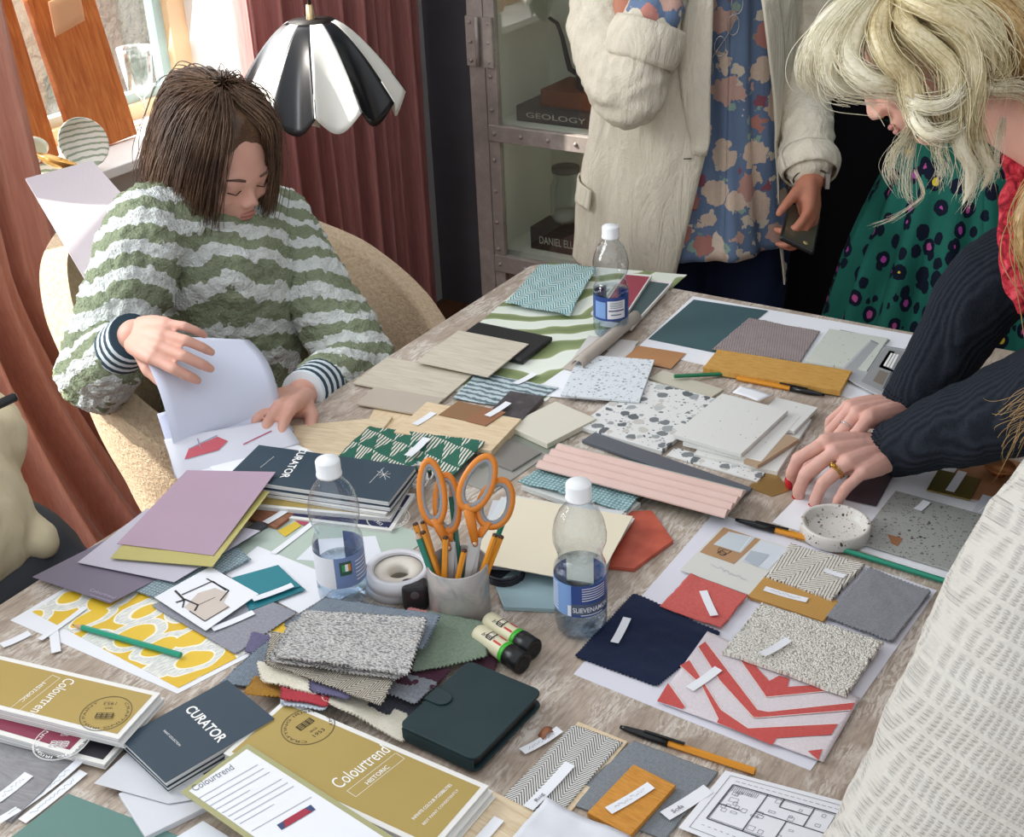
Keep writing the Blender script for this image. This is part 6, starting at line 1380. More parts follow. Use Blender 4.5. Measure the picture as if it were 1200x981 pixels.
# ================= woman in the linen jacket, behind the far end
def linen(name, c1, c2):
    t = MT(name, 0.9, 0, 0.12); o_ = t.obj(); n_ = t.noise(t.map(o_, (1, 1, 0.25)), 30, 5, 0.7); f_ = t.noise(o_, 420, 2)
    t.col(t.ramp(t.ma('ADD', t.ma('MULTIPLY', n_, 0.7), t.ma('MULTIPLY', f_, 0.3)), [(0.3, c1), (0.7, c2)])); cr_ = t.noise(t.map(o_, (1, 1, 0.35), (0.3, 0.2, 0)), 16, 4, 0.6, 1.5)
    t.bump(t.ma('ADD', t.ma('MULTIPLY', cr_, 1.2), t.ma('MULTIPLY', f_, 0.12)), 0.8, 0.012); return t.m
LINEN = linen('cream_linen', '#c9c0ad', '#e0d8c6')
def floral():
    t = MT('blue_floral_cotton', 0.8, 0, 0.15); o_ = t.obj(); od = t.vadd(o_, t.vscale(t.noise(o_, 55, 3, color=True), 0.034))
    v = t.vor(od, 17, rnd=0.8); sp = t.sep(v.outputs['Color']); big = t.lt(v.outputs['Distance'], t.ma('ADD', t.ma('MULTIPLY', sp[0], 0.22), 0.33))
    pet = t.ramp(sp[1], [(0, '#d9c8b4'), (0.45, '#e3d6c3'), (0.62, '#c9a79a'), (0.80, '#b5776f'), (0.9, '#b98f86')], 'CONSTANT')
    shade = t.mix(t.ma('MULTIPLY', t.noise(o_, 120, 4), 0.55), pet, '#b58a7a')
    v2 = t.vor(od, 34, rnd=1.0); s2 = t.sep(v2.outputs['Color']); sm = t.ma('MULTIPLY', t.lt(v2.outputs['Distance'], t.ma('MULTIPLY', s2[0], 0.52)), t.gt(s2[2], 0.25)); leaf = t.ramp(s2[1], [(0, '#8fa99b'), (0.4, '#cfc3b0'), (0.7, '#7f9c8c'), (0.85, '#8e5560')], 'CONSTANT')
    base = t.mix(t.noise(o_, 10, 3), '#5a6c8a', '#7589a5'); t.col(t.mix(big, t.mix(sm, base, leaf), shade)); t.bump(t.noise(t.map(o_, (1, 1, 0.2)), 30, 3), 0.6, 0.008); return t.m
FLORAL = floral()
def denim():
    t = MT('dark_denim', 0.8, 0, 0.2); o_ = t.obj(); t.col(t.mix(t.noise(o_, 12, 4), '#16203a', '#22304e')); t.bump(t.noise(o_, 500, 2), 0.3, 0.0008); return t.m
DENIM = denim()
def loc_frame(px, py, d):
    p = dep(px, py, d); O = Vector((p.x, p.y, 0)); return lambda x, y, z: O+_R*x+_F*y+Vector((0, 0, z))
def jacket_woman():
    G = loc_frame(830, 200, 2.72); e = empty('person', G(0, 0, 0), 'person in cream linen jacket and blue floral blouse standing behind the far bottle', 'person')
    # body: legs, hips, torso, neck, head as one skin
    b = B(); 
    for s_ in (-1, 1): chain(b, [(G(s_*0.08, 0.02, 0.85), 0.095), (G(s_*0.09, 0.0, 0.5), 0.06), (G(s_*0.09, 0.03, 0.12), 0.042), (G(s_*0.09, -0.01, 0.05), 0.038)]); chain(b, [(G(s_*0.09, 0.03, 0.04), 0.036), (G(s_*0.1, -0.14, 0.03), 0.03)])
    chain(b, [(G(0, 0, 0.88), 0.125), (G(0, 0, 1.05), 0.11), (G(0, 0.0, 1.22), 0.12), (G(0, 0.01, 1.34), 0.10)]); chain(b, [(G(-0.15, 0.01, 1.36), 0.055), (G(0, 0.01, 1.38), 0.06), (G(0.15, 0.01, 1.36), 0.055)]); chain(b, [(G(0, 0.01, 1.38), 0.055), (G(0, -0.01, 1.5), 0.048)])
    Gh, Mh = head(b, G(0, -0.02, 1.60), (0, 0, 1), -_F+_R*0.2)
    E1 = dep(738, 112, 2.44); W1 = dep(772, 0, 2.40); E2 = dep(938, 70, 2.62); W2 = dep(950, 212, 2.52)
    chain(b, [(G(-0.16, 0.01, 1.35), 0.05), (E1, 0.040)]); chain(b, [(E1, 0.038), (W1, 0.027)]); chain(b, [(G(0.16, 0.01, 1.35), 0.05), (E2, 0.040), (W2, 0.027)])
    hd = (G(-0.06, -0.16, 1.46)-W1).normalized(); hand(b, W1, hd, -_R-_F*0.5, 1, [(30, 50, 30)]*4)
    fd = (dep(948, 280, 2.47)-W2).normalized(); tips = hand(b, W2, fd, -_F*0.65+_R*0.8, 1, [(28, 55, 35), (22, 50, 35), (20, 48, 35), (18, 50, 38)], s=1.02, thumb=(5, 25, 20), tdir=(0.55, 0.85, -0.3))
    organic(b, 'body', e, SK_TAN, 0.005, 4)
    face_bits(e, Gh, Mh, 1.0)
    b = B().mat(H_BROWN); rnd = random.Random(2)
    for i in range(60):
        a = rnd.uniform(0.9, 5.4); x = 0.082*math.sin(a); y = 0.1*math.cos(a)
        lock(b, [Gh(x*0.3, y*0.3+0.0, 0.105), Gh(x, y-0.01, 0.06), Gh(x*1.18, y*1.15-0.01, -0.04), Gh(x*1.1, y*1.1-0.01, -0.12)], 5, 0.02, 0.004, rnd)
    b.done('hair', e)
    # jeans
    b = B(); chain(b, [(G(-0.03, 0.0, 0.92), 0.125), (G(0.03, 0.0, 0.92), 0.125)]); chain(b, [(G(-0.04, 0.01, 0.82), 0.14), (G(0.04, 0.01, 0.82), 0.14)])
    for s_ in (-1, 1): chain(b, [(G(s_*0.085, 0.01, 0.78), 0.112), (G(s_*0.095, 0.0, 0.5), 0.080), (G(s_*0.095, 0.02, 0.3), 0.062), (G(s_*0.095, 0.03, 0.12), 0.062)])
    organic(b, 'jeans', e, DENIM, 0.007, 5, wr=lambda p: 0.004*mnoise.noise(p*18))
    for s_ in (-1, 1):
        b = B(); chain(b, [(G(s_*0.1, 0.05, 0.045), 0.044), (G(s_*0.1, -0.15, 0.042), 0.038)]); organic(b, 'shoe', e, plain('#3a3632', 0.6), 0.006, 3)
    # blouse
    b = B().mat(FLORAL)
    def bl(u, v):
        a = u*2*math.pi; z = 0.745+0.63*v; k = math.sin(math.pi*min(1, v)); ax = 0.158-0.02*k+0.02*(1-v)**2; ay = 0.135-0.015*k+0.03*(1-v)**2
        fold = 0.010*math.sin(9*a+2*v)*(1-v*0.6)+0.004*math.sin(21*a+5*v); hem = -0.02*math.cos(a*1+0.5)*(1-v)
        return G((ax+fold)*math.sin(a)+0.012, -(ay+fold)*math.cos(a), z+hem)
    b.grid(lambda u, v: bl(1-u, v), 120, 46, 0.0015); b.done('blouse', e)
    b = B().mat(FLORAL); cp = (W1-E1).normalized(); 
    P = [E1+(W1-E1)*t_ for t_ in (0.5, 0.7, 0.85, 1.0, 1.06)]; b.tube(P, [0.05, 0.052, 0.055, 0.050, 0.042], 24); nb = organic(b, 'blouse_cuff', e, FLORAL, 0.004, 2, wr=lambda p: 0.007*mnoise.noise(p*32))
    # jacket shell, open in front
    def lerp(T, z):
        for (z0, a0), (z1, a1) in zip(T, T[1:]):
            if z <= z1: return a0+(a1-a0)*max(0, (z-z0))/(z1-z0)
        return T[-1][1]
    GL = [(0.66, -0.10), (0.72, -0.09), (0.85, -0.060), (1.0, -0.028), (1.1, -0.03), (1.4, -0.03)]; GR = [(0.66, 0.150), (0.74, 0.135), (0.85, 0.125), (1.0, 0.105), (1.1, 0.085), (1.4, 0.03)]
    WL = [(0.66, 0.295), (0.8, 0.28), (0.95, 0.245), (1.1, 0.235), (1.3, 0.21), (1.4, 0.12)]; WR = [(0.66, 0.185), (0.8, 0.165), (0.95, 0.16), (1.1, 0.165), (1.3, 0.18), (1.4, 0.10)]
    b = B().mat(LINEN)
    def jk(u, v):
        z = 0.67+0.72*v; gl, gr, wl, wr_ = lerp(GL, z), lerp(GR, z), lerp(WL, z), lerp(WR, z); p0 = math.asin(min(0.95, gr/wr_)); p1 = 2*math.pi+math.asin(max(-0.95, gl/wl)); a = p0+(p1-p0)*u
        ay = 0.165 if z < 1.25 else 0.165-(z-1.25)*0.35; x = (wr_ if math.sin(a) > 0 else wl)*math.sin(a); y = -ay*math.cos(a)
        q_ = Vector((x*9, y*9, z*2.6)); n_ = 0.016*mnoise.noise(q_)+0.006*mnoise.noise(q_*2.7)+0.0025*mnoise.noise(Vector((x*60, y*60, z*14)))
        edge = min(u, 1-u); n_ += 0.006*max(0, 1-edge*30)
        drop = 0.02*math.sin(a*3)*(1-v)-0.03*max(0, 1-edge*14)*(1-v) 
        return G(x*(1+n_/0.2), y*(1+n_/0.17)-0.004, z+drop*(1-v))
    b.grid(lambda u, v: jk(u, v), 150, 90, 0.0035)
    j = b.done('jacket', e)
    # lapels: folded strips along each front edge
    for uu, nm in ((0.0, 1), (1.0, -1)):
        b = B().mat(LINEN)
        def lp(u, v, uu=uu, nm=nm):
            vv = 0.42+0.55*v; w_ = (0.012+0.05*math.sin(math.pi*min(1, v*0.9+0.1)))*u; A = jk(uu, vv); Bq = jk(uu+nm*0.10, vv); d = (Bq-A).normalized(); return A+d*w_-_F*(0.007+0.004*math.sin(math.pi*u))
        b.grid(lp, 8, 30, 0.003); b.done('lapel', j)
    b = B().mat(LINEN)
    def flap(u, v): A = jk(0.70+0.11*u, 0.27-0.06*v-0.012*u); return A-_F*(0.012+0.006*v)-_R*0.004
    b.grid(lambda u, v: flap(u, v), 14, 8, 0.003); b.done('pocket_flap', j)
    b = B().mat(plain('#3a332c', 0.5)); c_ = jk(0.975, 0.41); b.box(c_-_F*0.006, (0.016, 0.002, 0.002), Matrix.Rotation(YAW, 3, 'Z')); b.done('buttonhole', j)
    b = B().mat(plain('#1f1c1a', 0.3)); c_ = jk(0.02, 0.40)-_F*0.006; b.lathe([(0, 0), (0.007, 0), (0.007, 0.003), (0, 0.004)], c_, 16, axis=Matrix((_R, Vector((0, 0, 1)), -_F)).transposed()); b.done('button', j)
    # sleeves
    wrk = lambda p: 0.007*mnoise.noise(Vector((p.x*16, p.y*16, p.z*34)))+0.0035*mnoise.noise(p*60)
    b = B(); chain(b, [(G(-0.17, 0.0, 1.36), 0.068), (G(-0.225, -0.05, 1.2), 0.072), (E1-_CX*0.012+_CY*0.01, 0.066)], 24); chain(b, [(E1, 0.066), (E1+(W1-E1)*0.35, 0.064), (E1+(W1-E1)*0.66, 0.062)], 24)
    organic(b, 'sleeve', j, LINEN, 0.006, 5, wr=wrk)
    def cuff(A, D_, r, ln, lean):
        b = B().mat(LINEN); D_ = D_.normalized(); x = D_.orthogonal().normalized(); y = D_.cross(x)
        def fn(u, v): a = u*2*math.pi; rr_ = r+0.007*math.sin(math.pi*v)+0.003*mnoise.noise(Vector((math.cos(a)*2, math.sin(a)*2, v*2))); return A+D_*ln*(v-0.5)+(x*math.cos(a)+y*math.sin(a))*rr_
        b.grid(fn, 40, 8, 0.004); return b.done('sleeve_cuff', j)
    cuff(E1+(W1-E1)*0.55, (W1-E1), 0.068, 0.075, 0)
    b = B(); chain(b, [(G(0.17, 0.0, 1.36), 0.066), (G(0.205, 0.0, 1.2), 0.062), (E2, 0.058), (E2+(W2-E2)*0.55, 0.054), (E2+(W2-E2)*0.86, 0.052)], 24); organic(b, 'sleeve', j, LINEN, 0.006, 4, wr=lambda p: 0.007*mnoise.noise(Vector((p.x*12, p.y*12, p.z*46)))+0.003*mnoise.noise(p*60))
    cuff(E2+(W2-E2)*0.86, (W2-E2), 0.0545, 0.05, 0)
    # watch
    ad = (W2-E2).normalized(); x = ad.orthogonal().normalized(); wp = W2-ad*0.006
    b = B().mat(plain('#6b6152', 0.4, 0.4)); b.tube([wp+(x*math.cos(a)+ad.cross(x)*math.sin(a))*0.031 for a in [2*math.pi*i/30 for i in range(30)]], [0.0045]*30, 8, True, flat=0.5); b.done('watch_strap', e)
    b = B().mat(SILV); b.box(wp+_R*0.028-_F*0.014, (0.008, 0.026, 0.030), Matrix.Rotation(YAW, 3, 'Z')); b.done('watch_face', e)
    # necklace
    b = B().mat(SILV); rn = random.Random(4); 
    P = [G(-0.01+0.03*math.sin(t_*2.2), -0.142-0.006*math.sin(3*t_), 1.30-0.10*t_) for t_ in [i*0.1 for i in range(25)]]; b.tube(P, 0.0012, 6)
    for k in (6, 10, 14, 18, 22):
        c_ = P[k]; b.tube([c_-_F*0.003+(_R*math.cos(a)*0.011+Vector((0, 0, 1))*math.sin(a)*0.019) for a in [2*math.pi*i/20 for i in range(20)]], 0.0011, 6, True)
    b.ell(P[-1]-_F*0.004, 0.007); b.done('necklace', e)
    # phone in the hand: own thing
    c_ = dep(938, 268, 2.47); U = (_R*0.86-_Z*0.42-_F*0.2).normalized(); V = (_F*0.93+_Z*0.25+_R*0.15); V = (V-U*V.dot(U)).normalized(); N = U.cross(V)
    M_ = Matrix((U, V, N)).transposed(); b = B().mat(plain('#1c1a1b', 0.3)); b.box(c_, (0.072, 0.135, 0.010), M_); o = b.done('mobile_phone', label='dark phone held low in the hand of the linen jacket wearer', cat='phone', bevel=0.006, origin=c_)
    sgn = 1 if N.dot(-_FW) > 0 else -1
    b = B().mat(plain('#4d4a3e', 0.1)); b.box(c_+N*0.0052*sgn, (0.062, 0.123, 0.0008), M_); b.done('screen', o)
    b = B().mat(plain('#c9b27a', 0.3, 0.4)); b.ell(c_+N*0.006*sgn+U*0.014-V*0.05, (0.005, 0.005, 0.001), M_); b.done('lens', o)
jacket_woman()

# ================= person in the green patterned dress
def dress_woman():
    G = loc_frame(1122, 250, 2.62); e = empty('person', G(0, 0, 0), 'person in green dress with pink and yellow flower dots behind the bowed blonde woman', 'person')
    t = MT('green_flower_print', 0.8, 0, 0.15); o_ = t.map(t.obj(), (1, 1, 0.8)); od = t.vadd(o_, t.vscale(t.noise(o_, 90, 2, color=True), 0.006)); v = t.vor(od, 31, rnd=0.75); sp = t.sep(v.outputs['Color']); d_ = v.outputs['Distance']
    base = t.mix(t.noise(o_, 12, 3), '#1a574c', '#277264'); c = t.mix(t.lt(d_, 0.44), base, '#10192a'); cen = t.ramp(sp[0], [(0, '#a8489a'), (0.5, '#d8c13a'), (0.72, '#b1508c')], 'CONSTANT')
    c = t.mix(t.ma('MULTIPLY', t.lt(d_, 0.20), t.gt(sp[2], 0.25)), c, cen); t.col(c); t.bump(t.noise(t.map(o_, (1, 1, 0.15)), 26, 3), 0.7, 0.01); DR = t.m
    b = B(); chain(b, [(G(0, 0, 0.9), 0.11), (G(0, 0, 1.1), 0.10), (G(0, 0, 1.3), 0.11)]); chain(b, [(G(-0.14, 0, 1.36), 0.05), (G(0.14, 0, 1.36), 0.05)]); chain(b, [(G(0, 0, 1.36), 0.05), (G(0, -0.01, 1.48), 0.045)]); Gh, Mh = head(b, G(0, -0.02, 1.57), (0, 0, 1), -_F-_R*0.3)
    for s_ in (-1, 1): chain(b, [(G(s_*0.08, 0, 0.85), 0.08), (G(s_*0.08, 0, 0.48), 0.055), (G(s_*0.08, 0.02, 0.06), 0.036)]); chain(b, [(G(s_*0.08, 0.03, 0.035), 0.03), (G(s_*0.08, -0.13, 0.03), 0.026)])
    Ea = G(-0.17, 0.12, 1.10); Wa = G(-0.04, 0.17, 0.93); chain(b, [(G(-0.15, 0.0, 1.35), 0.045), (Ea, 0.036), (Wa, 0.026)]); hand(b, Wa, _R-_Z*0.5, -_F, 1, [(20, 30, 20)]*4)
    Eb = G(0.17, 0.12, 1.10); Wb = G(0.12, 0.18, 0.90); chain(b, [(G(0.15, 0.0, 1.35), 0.045), (Eb, 0.036), (Wb, 0.026)]); hand(b, Wb, -_R-_Z*1.5, -_F, -1, [(20, 30, 20)]*4)
    organic(b, 'body', e, SK_FAIR, 0.006, 4); face_bits(e, Gh, Mh, 1.0)
    b = B().mat(H_BROWN); rnd = random.Random(5)
    for i in range(50):
        a = rnd.uniform(0.9, 5.4); x = 0.082*math.sin(a); y = 0.1*math.cos(a); lock(b, [Gh(x*0.3, y*0.3, 0.105), Gh(x, y-0.01, 0.06), Gh(x*1.2, y*1.15-0.01, -0.05), Gh(x*1.2, y*1.2-0.01, -0.15)], 5, 0.02, 0.004, rnd)
    b.done('hair', e)
    b = B().mat(DR)
    def fn(u, v):
        a = u*2*math.pi; z = 0.36+1.04*v
        if z < 0.93: k = (0.93-z)/0.57; r = 0.128+0.14*k**0.75; pl = 0.020*math.sin(15*a+1.5*k)*min(1, k*2.5)
        else: k = (z-0.93)/0.47; r = 0.124+0.025*math.sin(math.pi*min(1, k)); pl = 0.004*math.sin(9*a+3*z)
        if z > 1.3: r *= max(0.5, 1-(z-1.3)*3)
        return G((r*1.05+pl)*math.sin(a), -(r*0.85+pl)*math.cos(a), z)
    b.grid(lambda u, v: fn(1-u, v), 160, 60, 0.002); b.done('dress', e)
    for A, Eq, Wq in ((G(-0.15, 0.0, 1.35), Ea, Wa), (G(0.15, 0.0, 1.35), Eb, Wb)):
        b = B(); chain(b, [(A, 0.064), (Eq, 0.054), (Eq+(Wq-Eq)*0.75, 0.042)]); organic(b, 'sleeve', e, DR, 0.007, 4, wr=lambda p: 0.006*mnoise.noise(p*25))
dress_woman()

# ================= bowed blonde woman in the charcoal jumper
def jumper(name, c1, c2, rib=260, ax='X'):
    t = MT(name, 0.95, 0, 0.1); u = t.obj(); n_ = t.noise(u, 300, 3)
    w_ = t.wave(t.map(t.uv(), (1, 1, 1)), rib/6.28, 0.6, 2, 2, d='X'); t.col(t.mix(t.ma('MULTIPLY', t.ma('ADD', n_, w_), 0.5), c1, c2)); t.bump(t.ma('ADD', t.ma('MULTIPLY', w_, 0.8), n_), 0.6, 0.0025); return t.m
def blonde():
    W1 = onz(1042, 528, 0.795); K1 = onz(962, 543, 0.815); W2 = onz(1062, 478, 0.815); K2 = onz(985, 487, 0.83)
    SL = Vector((-0.02, 1.42, 1.12)); SR = Vector((-0.10, 1.78, 1.16)); HIP = Vector((0.20, 1.62, 0.90)); e = empty('person', (0.18, 1.62, 0), 'person with wavy blonde hair and charcoal jumper bending over the table from the right', 'person')
    up_h = -_CX*0.66+_CY*0.75; fw_h = -_CX*0.73-_CY*0.64+_FW*0.25; HC = dep(1080, 50, 1.62)
    # body under the clothes
    b = B(); chain(b, [(HIP, 0.12), ((HIP+(SL+SR)/2)/2+Vector((0, 0, 0.05)), 0.115), ((SL+SR)/2, 0.105)]); chain(b, [(SL, 0.05), ((SL+SR)/2+Vector((0, 0, 0.03)), 0.06), (SR, 0.05)])
    chain(b, [((SL+SR)/2+Vector((-0.03, 0, 0.04)), 0.058), (HC-up_h*0.10-fw_h*0.02, 0.050), (HC-up_h*0.05-fw_h*0.02, 0.05)])
    for s_ in (-1, 1): chain(b, [(HIP+Vector((0, s_*0.09, -0.05)), 0.10), (Vector((0.2, 1.62+s_*0.1, 0.48)), 0.065), (Vector((0.22, 1.62+s_*0.1, 0.08)), 0.04)]); chain(b, [(Vector((0.24, 1.62+s_*0.1, 0.04)), 0.034), (Vector((0.08, 1.62+s_*0.1, 0.03)), 0.028)])
    E1 = dep(1215, 470, 1.60); E2 = dep(1165, 330, 1.74)
    chain(b, [(SL, 0.05), (E1, 0.038), (W1, 0.0265)]); chain(b, [(SR, 0.05), (E2, 0.038), (W2, 0.0265)])
    Gh, Mh = head(b, HC, up_h, fw_h, 1.0)
    organic(b, 'body', e, SK_FAIR, 0.0045, 4); face_bits(e, Gh, Mh, 1.0, '#c48680')
    # hands, finely modelled
    bk1 = Vector((0, 0, 1))*0.92+Vector((0.1, -0.25, 0)); d1 = K1-W1
    b = B(); chain(b, [(W1+(E1-W1)*0.35, 0.032), (W1+(E1-W1)*0.1, 0.0285), (W1+d1*0.12, 0.0265)], flat=0.9)
    tp1 = hand(b, W1, d1, bk1, 1, [(38, 52, 22), (42, 50, 22), (40, 48, 22), (34, 44, 20)], s=1.06, thumb=(15, 25, 15), spread=1.12, tdir=(0.45, 0.8, -0.45))
    h1 = organic(b, 'hand', e, SK_HAND, 0.0016, 5, wr=lambda p: 0.0005*mnoise.noise(p*120)); nails(h1, tp1, NAIL)
    b = B(); chain(b, [(W2+(E2-W2)*0.35, 0.033), (W2+(E2-W2)*0.1, 0.029), (W2+(K2-W2)*0.12, 0.0265)], flat=0.9)
    tp2 = hand(b, W2, K2-W2, Vector((0.0, 0.25, 0.95)), -1, [(42, 60, 25), (46, 55, 25), (46, 52, 25), (40, 50, 22)], s=1.04, thumb=(10, 25, 15), spread=1.08, tdir=(0.55, 0.75, -0.5))
    h2 = organic(b, 'hand', e, SK_HAND, 0.0016, 5, wr=lambda p: 0.0005*mnoise.noise(p*120)); nails(h2, tp2, NAIL)
    def ringat(js, d, nd, r, t_, label, stone=True, mt=GOLD):
        p = js[0]+(js[1]-js[0])*t_; ax = (js[1]-js[0]).normalized(); x = ax.orthogonal().normalized(); y = ax.cross(x); b = B().mat(mt)
        for o_ in ((-0.0018, 0.0018) if stone else (0,)): b.tube([p+ax*o_+(x*math.cos(a)+y*math.sin(a))*(r*1.06) for a in [2*math.pi*i/26 for i in range(26)]], 0.0011, 8, True)
        n_ = (nd - ax*nd.dot(ax)).normalized()
        if stone: b.ell(p+n_*(r*1.3), (0.0042, 0.0042, 0.003)); [b.ell(p+n_*(r*1.25)+(x*math.cos(a)+y*math.sin(a))*0.0045*0.9, 0.0016, nu=8, nv=6) for a in (0.5, 1.8, 3.0, 4.3, 5.5)]
        b.done('finger_ring', label=label, cat='ring')
    Zup = Vector((0, 0, 1)); ringat(*tp1[2][:2], Zup, 0.0104, 0.42, 'gold cluster ring on the nearer hand'); ringat(*tp2[1][:2], Zup, 0.0106, 0.5, 'plain silver ring on the farther hand', False, SILV)
    # jumper
    JM = jumper('charcoal_ribbed_knit', '#171b22', '#30363f', 330)
    b = B(); chain(b, [(HIP+Vector((0, 0, -0.04)), 0.150), ((HIP+(SL+SR)/2)/2+Vector((0, 0, 0.04)), 0.15), ((SL+SR)/2, 0.135)]); chain(b, [(SL, 0.078), ((SL+SR)/2+Vector((0.02, 0, 0.01)), 0.10), (SR, 0.078)], 24)
    j = organic(b, 'jumper', e, JM, 0.007, 5, wr=lambda p: 0.005*mnoise.noise(p*18))
    for A, Eq, Wq, ra, rb in ((SL, E1, W1, 0.078, 0.066), (SR, E2, W2, 0.075, 0.062)):
        ax = (Wq-Eq); b = B(); chain(b, [(A, ra), (A+(Eq-A)*0.5, (ra+rb)/2), (Eq, rb), (Eq+ax*0.4, rb*0.86), (Eq+ax*0.75, 0.047), (Eq+ax*0.93, 0.040)], 26)
        o = organic(b, 'sleeve', j, JM, 0.005, 4, wr=lambda p: 0.004*mnoise.noise(Vector((p.x*34, p.y*14, p.z*14)))+0.0012*mnoise.noise(p*90), frame=(Wq, ax.cross(_Z).normalized(), ax.normalized()))
        b = B(frame=(Wq, Vector((0, 0, 1)), ax.normalized())).mat(JM); ad = ax.normalized(); x = ad.orthogonal().normalized(); y = ad.cross(x); P0 = Eq+ax*0.90
        def cf(u, v): a = u*2*math.pi; r_ = 0.0385+0.0012*math.sin(44*a)+0.002*math.sin(math.pi*v); return P0+ad*0.045*(v-0.5)+(x*math.cos(a)+y*math.sin(a))*r_
        b.grid(cf, 176, 6, 0.004); b.done('ribbed_cuff', j)
    b = B(); 
    for s_ in (-1, 1): chain(b, [(HIP+Vector((0.0, s_*0.08, -0.08)), 0.125), (Vector((0.2, 1.62+s_*0.1, 0.48)), 0.082), (Vector((0.22, 1.62+s_*0.1, 0.12)), 0.065)])
    organic(b, 'trousers', e, plain('#1c1d22', 0.8), 0.008, 4)
    for s_ in (-1, 1):
        b = B(); chain(b, [(Vector((0.25, 1.62+s_*0.1, 0.045)), 0.04), (Vector((0.06, 1.62+s_*0.1, 0.04)), 0.034)]); organic(b, 'shoe', e, plain('#222', 0.6) if False else plain('#202022', 0.6), 0.007, 3)
    # scarf
    t = MT('red_lace_scarf', 0.8, 0, 0.2); o_ = t.obj(); n_ = t.noise(o_, 60, 4, 0.7, 1.0); t.col(t.ramp(n_, [(0.35, '#6e1420'), (0.5, '#c22f3e'), (0.7, '#e2606a')])); t.bump(n_, 0.9, 0.006); SCF = t.m
    b = B(); P = [dep(1215, 110, 1.66), dep(1196, 160, 1.62), dep(1188, 220, 1.58), dep(1184, 270, 1.56), dep(1190, 320, 1.55), dep(1198, 362, 1.55)]
    chain(b, list(zip(P, [0.024, 0.018, 0.013, 0.015, 0.018, 0.006])), 20, flat=0.7); 
    chain(b, [(dep(1215, 110, 1.66), 0.03), ((SL+SR)/2+Vector((0.05, -0.02, 0.12)), 0.04), ((SL+SR)/2+Vector((-0.02, 0.10, 0.08)), 0.035)]); organic(b, 'scarf', e, SCF, 0.0035, 2, wr=lambda p: 0.007*mnoise.noise(Vector((p.x*60, p.y*60, p.z*18))))
    # hair
    rnd = random.Random(11); b = B(); CP = [(-0.012, -0.03, 0.038)]
    M_ = Mh; b.ell(Gh(0, -0.028, 0.034), (0.093, 0.100, 0.090), M_, 30, 20)
    cap = organic(b, 'hair', e, H_BLOND, 0.004, 2, wr=lambda p: 0.006*mnoise.noise(p*35)+0.003*mnoise.noise(p*90))
    crown_locks(Gh, cap, H_BLOND, rnd, 46, 0.10, True)
